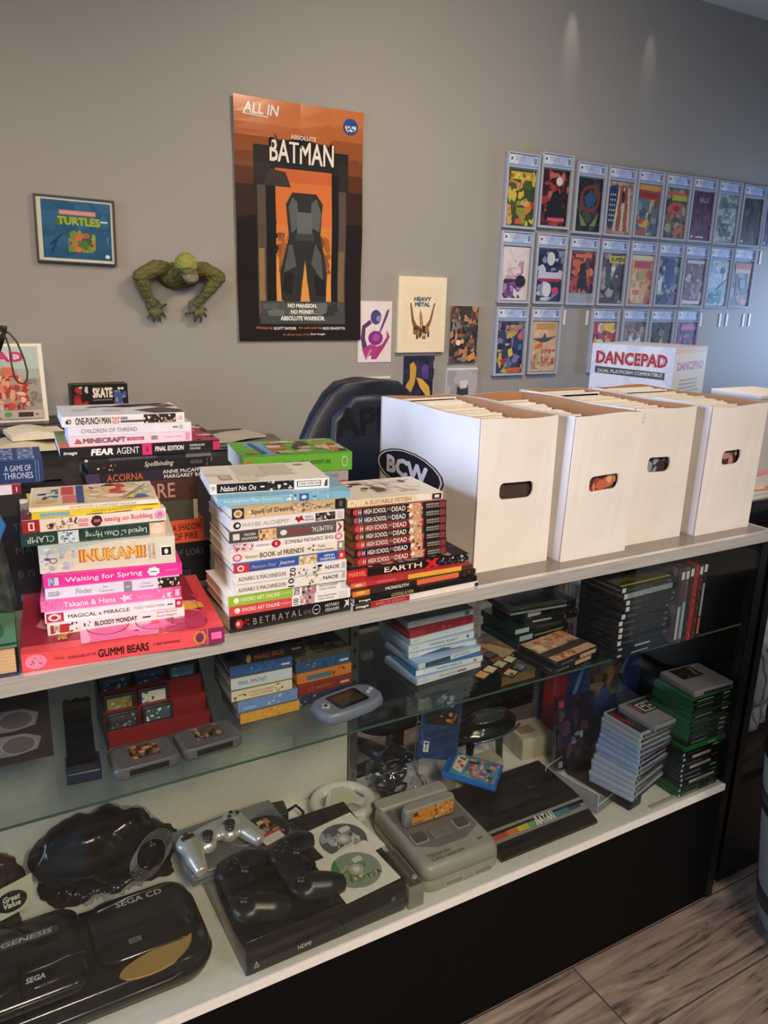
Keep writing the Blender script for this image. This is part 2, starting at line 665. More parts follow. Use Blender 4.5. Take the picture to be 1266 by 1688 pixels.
def book(label, x, y, z, ang, L, DP, T, col, spine=(), top=(), group=None, name='paperback_book', page=PAGE, back=None, mat='card', cat='book', hard=False):
    t = thing(name, label, cat, (x, y, z + .0001), D(ang), group)
    m = M()
    k = .0022 if hard else .0007
    T = T - .0003
    m.box(0, 0, 0, L, DP, k, back or col, mat)                 # lower board
    m.box(0, 0, T - k, L, DP, T, back or col, mat)             # upper board
    if hard:
        m.prism([(k * (1 - math.cos(a)) - .001 * math.sin(a), T / 2 - T / 2 * math.cos(a)) for a in [PI * i / 6 for i in range(7)]] + [(k + .002, T), (k + .002, 0)], 0, L, col, mat, 'x')
    else:
        m.box(0, 0, k, L, k, T - k, col, mat)                  # spine
    if top:
        m.art((0, 0, T), (L, 0, 0), (0, DP, 0), top, mat)
    art = [s for s in spine if s[0] != 't']
    if art:
        m.art((0, -.0011 if hard else 0, 0), (L, 0, 0), (0, 0, T), art, mat)
    cov = m.build('cover', t)
    i = .004 if hard else .0012
    p = M()
    p.box(i, k, k, L - i, DP - i, T - k, page, 'paper')
    # a few slightly proud leaves so the block reads as pages
    R = random.Random(int(L * 1e4) + int(T * 1e5))
    for q in range(5):
        zz = k + (T - 2 * k) * (q + .5) / 5
        p.box(i - .0004 * R.random(), k, zz, L - i + .0004 * R.random(), DP - i + .0003, zz + .0004, page, 'paper')
    p.build('page_block', t)
    n = 0
    for w in spine:                                            # every line of lettering is a part of the cover
        if w[0] == 't':
            q = M()
            q.art((0, (-.0014 if hard else -.0004) - .00016 * n, 0), (L, 0, 0), (0, 0, T), [w], mat)
            q.build('spine_title' if n == 0 else 'spine_lettering', cov)
            n += 1
    return t


def tx(s, a, b, c, d, col, bold=.012, **k):
    k['bold'] = bold
    return ('t', s, a, b, c, d, col, k)


GA = 'books piled on the front left stack'
WHITE = '#efeae6'
# the large pink hardcover at the bottom of the front left stack
book('wide coral pink hardcover lying under the front left book stack', .050, .0135, 0, -6.1, .275, .235, .0262, '#f0565c',
     [('e', .065, .5, .05, .40, '#f08aa8'), ('b', .035, .2, .1, .8, ['#6b4a50', '#c98f3e', '#e8d8d2', '#8c5a5c'], 12, 3, .05),
      ('r', .915, 0, 1, 1, '#84305a'), ('r', .93, .3, .985, .72, '#ff6fae'), ('r', .87, 0, .905, 1, '#9c3d55'), ('p', [(.83, .5), (.85, .9), (.89, .92), (.905, .5), (.89, .12), (.85, .15)], '#c69242'), ('e', .868, .52, .022, .3, '#7c3350'),
      tx('Disney', .145, .40, .20, .64, '#8a2f38', .0, shear=.3), tx('ADVENTURES OF THE', .21, .40, .345, .56, '#6d1f2a'),
      tx('GUMMI BEARS', .355, .22, .605, .70, '#3a1418', .03), tx('A NEW BEGINNING', .625, .45, .765, .60, '#6d1f2a')],
     [('r', 0, 0, .93, 1, '#a02c40'), ('r', 0, 0, 1, .10, '#f0565c'), ('b', .28, .02, .95, .6, ['#f37fb0', '#ef6a9f', '#f5a35c', '#d6445c', '#f7a7c4', '#b83658', '#e9b44a'], 60, 5, .14),
      ('ring', .42, .3, .12, .2, .04, '#7e2c3e'), ('ring', .66, .22, .10, .14, .05, '#7e2c3e'), ('ring', .84, .36, .08, .16, .05, '#7e2c3e'), ('p', [(.07, .36), (.1, .5), (.13, .4), (.12, .3)], '#d98a94'),
      tx('Adventures Of The', .17, .12, .24, .86, '#e8b45a', .02, rot=1)], name='hardcover_book', back='#e84e58', page='#efe4d2')
s = [
    ('white paperback with black lettering and dark haired face, lying directly on the pink hardcover', .090, .061, .0262, -4.6, .192, .0173, '#ece8ea',
     [('r', .02, .12, .15, .88, '#b4323c'), ('r', .045, .1, .085, .9, '#e9e2e0'), ('b', .15, .1, .3, .95, ['#2d2523', '#4a3b36', '#e7c9b4', '#30406a'], 12, 8, .14),
      tx('AKC', .045, .2, .085, .8, '#5a2026', .01, rot=1), tx('BLOODY MONDAY', .33, .30, .64, .74, '#1c1b1d', .03), tx('1', .68, .25, .74, .7, '#1c1b1d', .02, rot=1),
      tx('Ryou Ryumon', .79, .62, .94, .82, '#55525a', 0), tx('Kouji Megumi', .79, .28, .94, .48, '#55525a', 0)]),
    ('white paperback with red emblems at both spine ends, second up from the pink hardcover', .0885, .066, .0435, -7.2, .191, .0147, '#f1eef0',
     [('r', .01, .03, .13, .97, '#c2223e'), ('e', .065, .52, .042, .38, '#f3dfe2'), ('e', .065, .5, .024, .22, '#c2223e'), ('r', .105, .2, .11, .8, '#f3dfe2'), ('r', .945, .05, 1, .95, '#cf2146'), ('e', .972, .5, .014, .2, '#f6dbe2'),
      tx('MAGICAL x MIRACLE', .16, .26, .60, .68, '#2a2730', .008), tx('YUZU MIZUTANI', .63, .38, .86, .66, '#77727c', 0), tx('1', .885, .28, .925, .72, '#2a2730', .02, rot=1)]),
    ('pink paperback with pale title and white star, third up from the pink hardcover', .085, .073, .0582, -7.7, .195, .0168, '#ea74b0',
     [('b', .02, .15, .13, .85, ['#f3b6d8', '#f0a0cc', '#e45fa3'], 14, 4, .12), ('p', [(.545, .5), (.57, .62), (.575, .9), (.6, .66), (.645, .75), (.62, .52), (.64, .28), (.6, .36), (.578, .1), (.57, .38)], '#f8d9ec'),
      ('b', .82, .1, .93, .9, ['#f6eef2', '#d8c8d2', '#c88fb0', '#f3dce8'], 12, 9, .15), ('r', .94, .0, 1, 1, '#e0508f'), ('r', .955, .2, .985, .8, '#f4c4dc'),
      tx('Takane & Hana', .155, .26, .52, .76, '#f9e3f0', .02), tx('Yuki Shiwasu', .67, .32, .79, .66, '#f3bcd9', 0)]),
    ('pale grey paperback with dark portrait block, between the two pink paperbacks', .093, .077, .0750, -8.5, .187, .0162, '#dfe0ec',
     [('r', .57, 0, .63, 1, '#8d8d96'), ('r', .83, 0, 1, 1, '#26211f'), ('b', .83, .05, 1, .95, ['#e2c6ab', '#c49a7c', '#4a3a33', '#ead9c7'], 14, 6, .16), ('r', .02, .3, .08, .45, '#a8a9b6'), ('r', .02, .55, .07, .7, '#a8a9b6'), ('p', [(.08, .15), (.105, .5), (.08, .85)], '#a8a9b6'),
      tx('Finder', .22, .28, .335, .76, '#8b8c98', 0), tx('In', .42, .6, .45, .85, '#9a9ba6', 0), tx('Captivity', .385, .18, .49, .44, '#9a9ba6', 0), tx('1', .585, .25, .615, .7, '#d5d5de', .02, rot=1), tx('AYANO', .70, .58, .77, .76, '#9a9ba6', 0), tx('YAMANE', .69, .26, .79, .46, '#9a9ba6', 0)]),
    ('hot pink paperback with white title and a white flower, just below the thick cream volume', .092, .079, .0911, -7.2, .193, .0185, '#e5399d',
     [('r', .035, .18, .105, .82, '#d9d5e8'), ('r', .04, .2, .075, .8, '#3557a6'), ('p', [(.785 + .05 * (1 if i % 2 else .82) * math.cos(i * PI / 7), .52 + .42 * (1 if i % 2 else .82) * math.sin(i * PI / 7)) for i in range(14)], '#f7eff5'),
      tx('AKC', .042, .25, .072, .75, '#f2f2f8', .01, rot=1), tx('Waiting for Spring', .15, .22, .70, .76, '#fbeaf5', .012), tx('1', .762, .36, .808, .66, '#4d7f8c', .01, rot=1), tx('ANASHIN', .87, .42, .96, .6, '#f2a8d3', 0)]),
    ('thick cream omnibus with orange outlined title, in the middle of the front left stack', .0905, .091, .1097, -9.6, .188, .0422, '#dcd8c4',
     [('p', [(0, .62), (0, 1), (.55, 1), (.3, .86)], '#b4cbcb'), ('b', .0, .02, .26, .9, ['#b9c3d0', '#cdd3da', '#9fb0c6', '#e3dcd4', '#dccbc6'], 30, 12, .13), ('ring', .1, .45, .03, .1, .3, '#6f7f9c'), ('p', [(.03, .5), (.055, .58), (.09, .5), (.055, .46)], '#465a86'), ('r', .885, .28, .975, .66, '#f4f2ea'), ('r', .893, .32, .968, .62, '#1e1c1e'), ('e', .93, .46, .015, .1, '#e8e4dc'),
      tx('INUKAMI!', .283, .29, .777, .77, '#c4682c', .05), tx('INUKAMI!', .295, .33, .765, .73, '#f0b85a', .025), tx('OMNIBUS', .825, .22, .845, .8, '#a86a6a', 0, rot=1), tx('COLLECTION 1', .795, .2, .815, .8, '#a86a6a', 0, rot=1)]),
    ('dark green marbled paperback with upside down white title, resting on the thick cream volume', .0702, .095, .1519, -5.2, .197, .0192, '#24423e',
     [('b', .0, .0, .88, 1, ['#2f524b', '#1e3a38', '#3b6158', '#1a3230'], 60, 2, .12), ('r', .885, 0, 1, 1, '#e3b9a0'), ('e', .94, .5, .045, .42, '#ecd2bd'), ('r', .245, .02, .385, .98, '#d6e2e8'), ('b', .25, .05, .38, .95, ['#4f8fb4', '#7fb2cf', '#2e5f86', '#eef0f0'], 16, 7, .14),
      tx('CLAMP', .04, .22, .22, .72, '#cfd8cf', 0, flip=1), tx('Legend of Chun Hyang', .43, .2, .865, .78, '#cfdcd0', .005, flip=1)]),
    ('white paperback with upside down pink title and red square, under the yellow magazine', .0735, .0945, .1711, -3.8, .197, .0190, '#efe3dd',
     [('r', .0, 0, .115, 1, '#a92530'), ('r', .04, .18, .08, .82, '#f2e3df'), ('r', .05, .28, .07, .72, '#a92530'), ('b', .16, .05, .37, .95, ['#d7a77c', '#8a5a44', '#3d2f2e', '#f2dcc4', '#bfa18c', '#7d6f6c'], 30, 3, .15), ('r', .375, .55, .44, .8, '#e49aa4'), ('r', .375, .2, .44, .45, '#e49aa4'), ('p', [(.46, .5), (.475, .85), (.5, .95), (.53, .85), (.54, .5), (.52, .15), (.495, .05), (.47, .2)], '#3f2126'), ('r', .48, .38, .525, .62, '#c4606c'), ('e', .955, .55, .035, .36, '#d879ae'), ('ring', .955, .55, .028, .3, .2, '#f3d9e6'),
      tx('Stepping on Roses', .555, .24, .90, .76, '#dc4f66', .02, flip=1)]),
    ('yellow digest magazine with blue patch, lying under the top magazine of the front left stack', .087, .0935, .1901, -2.3, .177, .0092, '#ecd23e',
     [('r', .06, .3, .28, .9, '#7bb7d4'), ('b', .1, .2, .4, .9, ['#f2e27a', '#9ac4c0', '#f6ecae'], 12, 2, .1), tx('JUGHEAD & ARCHIE DIGEST', .45, .3, .8, .7, '#a58a34', 0)]),
    ('cream digest magazine with bright cartoon cover panels, topmost on the front left stack', .085, .102, .1993, -7.2, .176, .0065, '#f0e8d6',
     [tx("ARCHIE'S STORY & GAME DIGEST MAGAZINE", .3, .2, .82, .8, '#a5988f', 0)])]
tops = {8: [('r', 0, 0, .14, 1, '#eed847'), ('b', 0, .5, .1, 1, ['#f2dd5a', '#e0c23a'], 6, 1, .2)],
        7: [('b', 0, 0, 1, 1, ['#8a6f5e', '#c2a78d', '#5c4a42', '#d9b9a2', '#7a3b36', '#9b8a80'], 50, 5, .2)],
        9: [('r', .02, .04, .98, .97, '#ead6ac'), ('r', .03, .08, .28, .94, '#f0ddae'), ('b', .05, .3, .22, .85, ['#3a5b92', '#4a6fa8', '#2e4a80'], 14, 3, .06), ('r', .24, .5, .34, .92, '#d8525a'), ('r', .25, .1, .36, .46, '#e07a72'), ('r', .36, .06, .42, .95, '#3c5288'),
             ('r', .44, .1, .97, .95, '#efd2a4'), ('b', .44, .1, .97, .95, ['#f2c9a0', '#e8b07c', '#f0d44e', '#e9e2c0', '#c8d3a0', '#3f66a0', '#d64b3c', '#f5e9cf'], 44, 14, .12), ('e', .63, .7, .06, .12, '#efc49c'), ('p', [(.57, .78), (.62, .9), (.69, .82), (.66, .76)], '#3a2a26'), ('p', [(.62, .5), (.74, .58), (.72, .66), (.64, .6)], '#d24a3c'), ('l', .78, .3, .95, .8, .002, '#6a5a48'), ('l', .72, .1, .9, .55, .002, '#6a5a48'),
             ('lines', .05, .1, .22, .26, 4, '#d7b04a', .5)]}
for i, (lb, x, y, z, a, L, T, col, sp) in enumerate(s):
    dp = .128 if i < 8 else .122
    book(lb, x, y, z, a, L, dp, T, col, sp, tops.get(i, ()), GA, name='digest_magazine' if i > 7 else 'paperback_book', page='#e6d9bf' if i != 5 else '#e9e3d4')

GB = 'paperbacks piled on the middle stack'
s = [
    ('black paperback with white spaced letters and a red emblem, bottom of the middle stack', .341, .010, 0, .4, .207, .0257, '#171415',
     [('e', .07, .5, .032, .3, '#c92b33'), ('e', .062, .52, .014, .14, '#f0b9b5'), ('b', .105, .25, .15, .75, ['#c92b33', '#8f1e26'], 8, 3, .08), ('ring', .70, .5, .034, .33, .15, '#c9c3c3'), ('r', .685, .47, .715, .53, '#c9c3c3'), ('p', [(.94, .25), (.96, .6), (.945, .8), (.975, .72), (.985, .85), (.985, .3), (.97, .45)], '#dcd7d7'),
      tx('B E T R A Y A L', .18, .3, .575, .72, '#9c8f92', .005), tx('KNOWS MY NAME', .59, .3, .655, .6, '#7c7074', 0), tx('HOTARU', .775, .54, .895, .76, '#d9d3d3', .01), tx('ODAGIRI', .775, .24, .895, .46, '#d9d3d3', .01)]),
    ('white paperback with a red spine half and white title, second in the middle stack', .341, .014, .0257, -2.2, .204, .0162, '#efedef',
     [('r', 0, 0, .5, 1, '#d94b50'), ('e', .065, .5, .022, .28, '#f6e3e3'), ('r', .505, .05, .56, .95, '#f6f4f4'), ('r', .57, 0, .69, 1, '#b99aa2'), ('b', .57, 0, .69, 1, ['#3b2a30', '#c98f9a', '#e9d8d6', '#7a4a56'], 14, 5, .2), ('r', .90, .1, .97, .9, '#d7d5d8'),
      tx('SWORD ART ONLINE', .10, .32, .40, .7, '#f9e9e6', .01), tx('PROGRESSIVE', .41, .4, .49, .6, '#f5cfcf', 0), tx('001', .51, .15, .555, .85, '#3c3a3e', .02, rot=1), tx('REKI KAWAHARA', .72, .56, .88, .76, '#7a7780', 0), tx('KISEKI HIMURA', .72, .26, .86, .44, '#8f8c94', 0)]),
    ('white paperback with a lime green spine half and white title, third in the middle stack', .340, .013, .0420, -1.7, .197, .0175, '#efeef0',
     [('r', 0, 0, .53, 1, '#97c23c'), ('e', .065, .5, .022, .28, '#eef5dc'), ('r', .535, .05, .6, .95, '#f6f4f4'), ('r', .61, 0, .735, 1, '#a4848e'), ('b', .61, 0, .735, 1, ['#36282f', '#b97f90', '#eadad8', '#6a4250'], 14, 15, .2), ('r', .955, .1, 1, .9, '#d0ced2'),
      tx('SWORD ART ONLINE', .10, .32, .42, .7, '#f4f8e6', .01), tx('PROGRESSIVE', .43, .4, .52, .6, '#e2efc4', 0), tx('002', .54, .15, .59, .85, '#3c3a3e', .02, rot=1), tx('REKI KAWAHARA', .76, .56, .93, .76, '#7a7780', 0), tx('KISEKI HIMURA', .76, .26, .91, .44, '#8f8c94', 0)]),
    ('white paperback with grey gun title and number 01, fourth in the middle stack', .350, .011, .0594, -3.4, .185, .0182, '#e9e6e4',
     [('b', .54, .05, .76, .95, ['#efe4c2', '#d9c896', '#3a3334', '#f2efe8', '#c4b48a'], 26, 6, .16), ('r', .955, .3, .985, .85, '#b8b4bc'), tx('AOHARU X MACHINEGUN', .03, .28, .44, .66, '#77746f', .012), tx('01', .462, .1, .515, .9, '#2b292b', .02, rot=1), tx('NAOE', .78, .36, .92, .7, '#3b3a3c', .01)]),
    ('white paperback with grey gun title and number 02, fifth in the middle stack', .350, .009, .0776, -3.8, .183, .0184, '#e8e5e5',
     [('b', .55, .05, .78, .95, ['#2b2829', '#d9d3cf', '#8c8482', '#f2efe8', '#e2c9b4'], 26, 16, .16), ('r', .955, .3, .985, .85, '#b8b4bc'), tx('AOHARU X MACHINEGUN', .03, .28, .44, .66, '#77746f', .012), tx('02', .478, .1, .53, .9, '#2b292b', .02, rot=1), tx('NAOE', .80, .36, .93, .7, '#3b3a3c', .01)]),
    ('blue spined paperback with red ends and white italic title, in the middle stack', .349, .0095, .0960, -2.2, .183, .0141, '#2c5aa6',
     [('r', 0, 0, .13, 1, '#c9343c'), ('e', .06, .5, .03, .36, '#f3d6d6'), ('e', .06, .5, .016, .2, '#c9343c'), ('r', .57, 0, .74, 1, '#cbb88c'), ('b', .57, 0, .74, 1, ['#e8dcb8', '#86a05c', '#b5623c', '#f0e8d4'], 20, 4, .2), ('r', .935, 0, 1, 1, '#d6343e'), ('r', .955, .3, .98, .7, '#f3d6d6'),
      tx('Phantom Thief', .15, .3, .37, .7, '#dc8f9c', .01, shear=.3), tx('Jeanne', .39, .2, .53, .8, '#e8c7d4', .01, shear=.3), tx('ARINA', .80, .55, .9, .85, '#e8ecf4', .01), tx('TANEMURA', .76, .15, .91, .45, '#e8ecf4', .01)]),
    ('cream paperback with large brown serif title and pink round emblem, in the middle stack', .347, .016, .1101, -3.1, .186, .0166, '#ebe2d6',
     [('e', .055, .5, .04, .38, '#d96a8c'), ('e', .055, .5, .024, .22, '#f2d3dc'), ('b', .66, .1, .73, .9, ['#4a3f38', '#c9b9a2', '#7c6b58'], 8, 3, .14), ('r', .935, .05, .995, .95, '#8a8a70'), ('r', .95, .25, .98, .75, '#e8e6d8'),
      tx("Natsume's", .12, .34, .23, .66, '#77685c', 0, shear=.3), tx('BOOK of FRIENDS', .245, .26, .63, .76, '#4a3c34', .012), tx('Yuki', .75, .55, .82, .85, '#6b5d52', 0), tx('Midorikawa', .74, .18, .9, .45, '#6b5d52', 0)]),
    ('white paperback with upside down dark title and a pink haired figure, in the middle stack', .348, .019, .1267, -3.4, .186, .0132, '#ece6e6',
     [('r', 0, 0, .19, 1, '#d9c4cc'), ('b', .0, 0, .19, 1, ['#c06a92', '#e8bccf', '#5c3a48', '#efe3e4', '#a54a76'], 24, 7, .2), ('e', .385, .5, .04, .46, '#b02a3c'), ('p', [(.38, .3), (.392, .3), (.392, .7), (.38, .7)], '#f0d6d8'), ('e', .945, .5, .035, .42, '#d86a96'), ('e', .945, .5, .02, .25, '#f4dae4'),
      tx('THE DEMON PRINCE', .46, .26, .9, .76, '#6b6068', .006, flip=1), tx('HANA ISHIKAWA', .215, .35, .33, .65, '#8f868c', 0, flip=1)]),
    ('charcoal spined paperback with red upside down title and golden portrait, in the middle stack', .348, .0225, .1399, -4.6, .184, .0180, '#5c5654',
     [('r', 0, 0, .25, 1, '#494443'), ('r', .03, .25, .085, .8, '#dcd6d2'), ('r', .245, .02, .40, .98, '#d8b48c'), ('b', .245, .02, .40, .98, ['#e8cba0', '#c48a5a', '#7a4a36', '#efd9b8'], 16, 5, .18), ('e', .46, .5, .03, .25, '#e4dede'), ('r', .935, 0, 1, 1, '#e8e0de'), ('p', [(.945, .1), (.965, .5), (.945, .9), (.955, .95), (.99, .5), (.96, .05)], '#b2252f'),
      tx('FULLMETAL', .71, .3, .9, .74, '#e0dad8', .012, flip=1), tx('ALCHEMIST', .5, .3, .69, .74, '#b03a3c', .012, flip=1), tx('HIROMU', .12, .55, .22, .8, '#e0dad8', .01, flip=1), tx('ARAKAWA', .1, .2, .235, .45, '#e0dad8', .01, flip=1)]),
    ('white paperback with grey lettering and a dark red blot, in the middle stack', .351, .025, .1579, -2.4, .187, .0163, '#e8e4e6',
     [('e', .055, .5, .032, .36, '#2a282a'), ('e', .06, .5, .016, .18, '#e8e4e6'), ('p', [(.55, .5), (.565, .8), (.585, .65), (.61, .9), (.62, .55), (.635, .3), (.6, .35), (.585, .1), (.57, .35)], '#a52234'), ('r', .735, .1, .915, .9, '#262223'), ('b', .735, .1, .915, .9, ['#d9cfca', '#5a4a48', '#8c7a76', '#efe6e0'], 14, 5, .2), ('r', .94, .15, .985, .85, '#cac6cc'),
      tx('MAYBE ALCHEMY', .10, .3, .5, .7, '#b0abb0', .012), tx('KINEKO', .64, .55, .71, .75, '#6f6a70', 0), tx('NAKAMURA', .64, .25, .72, .45, '#6f6a70', 0)]),
    ('tan paperback with dark old style title, third from the top of the middle stack', .356, .031, .1743, -2.5, .186, .0169, '#cbb089',
     [('r', 0, 0, .1, 1, '#2a2422'), ('e', .05, .5, .036, .38, '#d9c4a4'), ('e', .05, .5, .02, .2, '#a5824e'), ('b', .1, 0, .3, 1, ['#d8bd94', '#bd9e74', '#e3cfae'], 16, 3, .2), ('b', .5, 0, .9, 1, ['#a89272', '#6c5c4e', '#d8c4a4', '#8f7c66', '#c4b4a0'], 40, 8, .2), ('r', .905, 0, 1, 1, '#1d1a1c'), ('r', .94, .2, .975, .8, '#5c5658'),
      tx('Spell of Desire', .16, .2, .52, .78, '#3a2e2a', .008), tx('Tomu Ohmi', .69, .2, .86, .7, '#4a3e38', 0)]),
    ('light blue paperback sticking out sideways, second from the top of the middle stack', .341, .052, .1912, -8.6, .212, .0127, '#7fb4cb',
     [('b', .5, .05, .59, .95, ['#e6e9e8', '#3c4f60', '#c2b49c', '#8fa7b4'], 14, 3, .2), ('r', .6, .05, .67, .95, '#3b5694'), ('e', .635, .5, .02, .25, '#cfd8ea'), ('b', .67, 0, 1, 1, ['#93c2d6', '#78aec6', '#a6cfdf'], 14, 4, .2),
      tx('The Emperor Plays Favourites', .04, .28, .47, .74, '#d4e8ef', .0), tx('1', .705, .25, .73, .75, '#3d6078', .02, rot=1)]),
    ('cream backed paperback with a black spine band and white title, topmost of the middle stack', .338, .079, .2039, -9.4, .190, .0168, '#ece7e2',
     [('r', .055, .06, .695, .96, '#171516'), ('b', .47, .06, .69, .96, ['#3a4a74', '#c9b9a0', '#26211f', '#4f5f8a', '#e0cfae'], 20, 4, .2), ('r', .72, .25, .925, .82, '#1d1b1c'), ('r', .728, .31, .917, .76, '#f0ece8'), ('p', [(.955, .2), (.965, .75), (.985, .9), (.985, .2)], '#4a474a'),
      tx('Nabari No Ou', .085, .24, .375, .74, '#f1eeea', .008, shear=.15), tx('1', .41, .25, .445, .75, '#e5e1de', .01, rot=1), tx('YUHKI KAMATANI', .735, .4, .91, .68, '#2a282a', .01), tx('YP', .01, .3, .04, .75, '#57535a', .0)])]
for i, (lb, x, y, z, a, L, T, col, sp) in enumerate(s):
    tp = ()
    if i == 12:
        tp = [('r', .0, .0, 1, 1, '#efe6cf'), ('lines', .25, .2, .55, .95, 13, '#b9ae98', .35), ('lines', .5, .25, .78, .9, 11, '#c4b9a2', .3), ('r', .1, .15, .2, .42, '#b98e68'), ('lines', .11, .16, .19, .41, 7, '#efe6cf', .4), ('r', .0, .4, .16, .55, '#e2d5bc'), ('r', .82, .78, .9, .86, '#9c927f'), ('r', .25, .05, .4, .3, '#e0d4bb')]
    if i == 11:
        tp = [('r', 0, 0, 1, 1, '#8fc0d3')]
    dp = .145 if i == 0 else .128
    book(lb, x, y, z, a, L, dp, T, col, sp, tp, GB, page='#e8d7b4' if i < 9 else '#e2ddd2')

GC = 'comic books and manga piled on the right stack'
s = [
    ('thin white comic collection with a red title patch, bottom of the right stack', .549, .004, 0, .6, .257, .0107, '#e9e2dc', .165,
     [('r', 0, 0, .2, 1, '#26231f'), ('r', .13, .05, .43, .95, '#a8262f'), ('r', .97, .1, 1, .8, '#30302e'), tx('image', .02, .2, .115, .8, '#efece6', .02, shear=.2), tx('SEVEN TO ETERNITY', .17, .3, .4, .7, '#e08c8c', .012)], 'comic_collection'),
    ('thin black comic with golden title, second from the bottom of the right stack', .552, .004, .0107, 1.0, .252, .0103, '#191715', .165,
     [('r', .3, .1, .45, .9, '#2c2822'), ('b', .45, 0, 1, 1, ['#24211f', '#34302c', '#151312'], 14, 2, .2), tx('image', .03, .25, .12, .75, '#efece6', .02, shear=.2), tx('GODSLAYER', .28, .2, .46, .8, '#c9a968', .012)], 'comic_collection'),
    ('thin comic with black and orange spine, third from the bottom of the right stack', .552, .012, .0210, 1.2, .255, .0098, '#2a2422', .165,
     [('r', 0, 0, .13, 1, '#e8813c'), ('e', .06, .6, .035, .3, '#f0c14e'), ('r', .14, .05, .45, .95, '#3a2c2a'), ('r', .5, 0, .85, 1, '#e2714e'), tx('MONOLITH', .25, .2, .43, .8, '#f1ece4', .02), ('b', .85, 0, 1, 1, ['#d8663c', '#8c3426'], 8, 2, .2)], 'comic_collection'),
    ('thin comic with red and yellow spine, fourth from the bottom of the right stack', .555, .0255, .0309, -1.2, .247, .0090, '#c23440', .165,
     [('r', .45, 0, .9, 1, '#eeb23e'), ('r', .9, 0, 1, 1, '#53382c'), ('r', 0, 0, .12, 1, '#e46a4e'), ('e', .06, .5, .03, .3, '#f2c4a4'), ('r', .2, .3, .35, .7, '#e0606a')], 'comic_collection'),
    ('thick black comic with white title and red letter, under the seven matching volumes', .559, .046, .0399, -2.6, .243, .0166, '#171412', .165,
     [('r', 0, 0, .155, .98, '#b8292c'), ('b', .70, .0, 1, 1, ['#55607a', '#a9b4c4', '#2e3346', '#d0d6de', '#6f7a90'], 40, 3, .14), ('r', .16, .78, .6, 1, '#2c2620'), tx('MARVEL', .015, .2, .145, .72, '#ef8f7c', .03), tx('EARTH', .29, .2, .595, .80, '#f2ece2', .014), ('p', [(.62, .0), (.66, .0), (.74, .95), (.7, 1)], '#d2232c'), ('p', [(.62, .95), (.65, 1), (.745, .05), (.70, 0)], '#d2232c')], 'comic_collection')]
for i, (lb, x, y, z, a, L, T, col, dp, sp, nm) in enumerate(s):
    book(lb, x, y, z, a, L, dp, T, col, sp, [('b', .0, 0, 1, .3, ['#6f7a90', '#c9cdd4', '#2e3346', '#a08a7c'], 30, 3, .08)] if i == 4 else (), GC, name=nm, page='#eadfce')
hs = [('#c62b2c', '#8c2226'), ('#3a2c4c', '#1d1a24'), ('#c8393a', '#7c2a26'), ('#4c5230', '#26261c'), ('#c03038', '#7a2428'), ('#2e5c78', '#232a34'), ('#7c2a34', '#1f1718')]
ordn = ['lowest', 'second from the bottom', 'third from the bottom', 'middle one', 'third from the top', 'second from the top', 'topmost']
cname = ['bright red', 'dark purple', 'red and brown', 'olive green', 'crimson', 'teal blue', 'dark maroon']
xs = [(.580, .056, -1.8), (.580, .059, -2.2), (.579, .061, -2.5), (.577, .061, -2.8), (.576, .061, -3.5), (.574, .062, -4.1), (.573, .063, -4.8)]
z = .0565
for i in range(7):
    a, b = hs[i]
    book('%s manga with white title, %s of seven matching volumes' % (cname[i], ordn[i]), xs[i][0], xs[i][1], z, xs[i][2], .183, .128, .0146, a,
         [('r', 0, 0, .05, 1, b), ('e', .045, .5, .022, .36, '#d84a4a'), ('r', .11, .08, .60, .96, b), ('r', .60, 0, .73, 1, '#d8a888'), ('b', .58, 0, .75, 1, ['#f0d2b4', '#c98a6c', '#5a2f30', '#e6b99a'], 14, i, .2), ('r', .75, 0, 1, 1, '#241c1d'), ('r', .93, .1, .99, .9, '#8c3a40'), ('e', .615, .62, .022, .26, '#f2ece6'),
          tx('H', .075, .2, .105, .8, '#e8e0da', .03), tx('HIGH SCHOOL', .13, .2, .36, .82, '#eae2dc', .03), tx('OF THE', .365, .35, .41, .75, '#d8c9c2', .0), tx('DEAD', .415, .2, .56, .82, '#eae2dc', .03), tx('DAISUKE SATO', .78, .55, .92, .8, '#d8d0cc', .012), tx('SHOUJI SATO', .78, .2, .92, .45, '#d8d0cc', .012)],
         (), GC, name='manga_volume', page='#cfae82')
    z += .0146
book('white paperback with golden brown title on its spine, topmost of the right stack', .570, .070, z, -4.7, .183, .128, .0135, '#efe2c8',
     [('b', 0, 0, .2, 1, ['#e9d3ae', '#f3e7d2', '#d8b98c'], 12, 3, .2), ('r', .7, .15, .86, .85, '#f3ecdf'), ('r', .885, .1, .985, .9, '#2a2524'), ('r', .91, .3, .96, .7, '#efe6da'), tx('A SUITABLE FETISH', .17, .2, .655, .78, '#b58a64', .008)],
     [('r', 0, 0, 1, 1, '#f2ead8'), ('b', .15, .2, .9, .98, ['#f6efe2', '#e3cdb4', '#d8b9a0', '#8a3a3a', '#efe0cc', '#5c4440', '#f3e9da'], 40, 21, .14), ('l', .3, .9, .55, .3, .002, '#7c5a4c'), ('l', .5, .95, .7, .25, .002, '#7c5a4c')], GC, page='#d8c4a0')

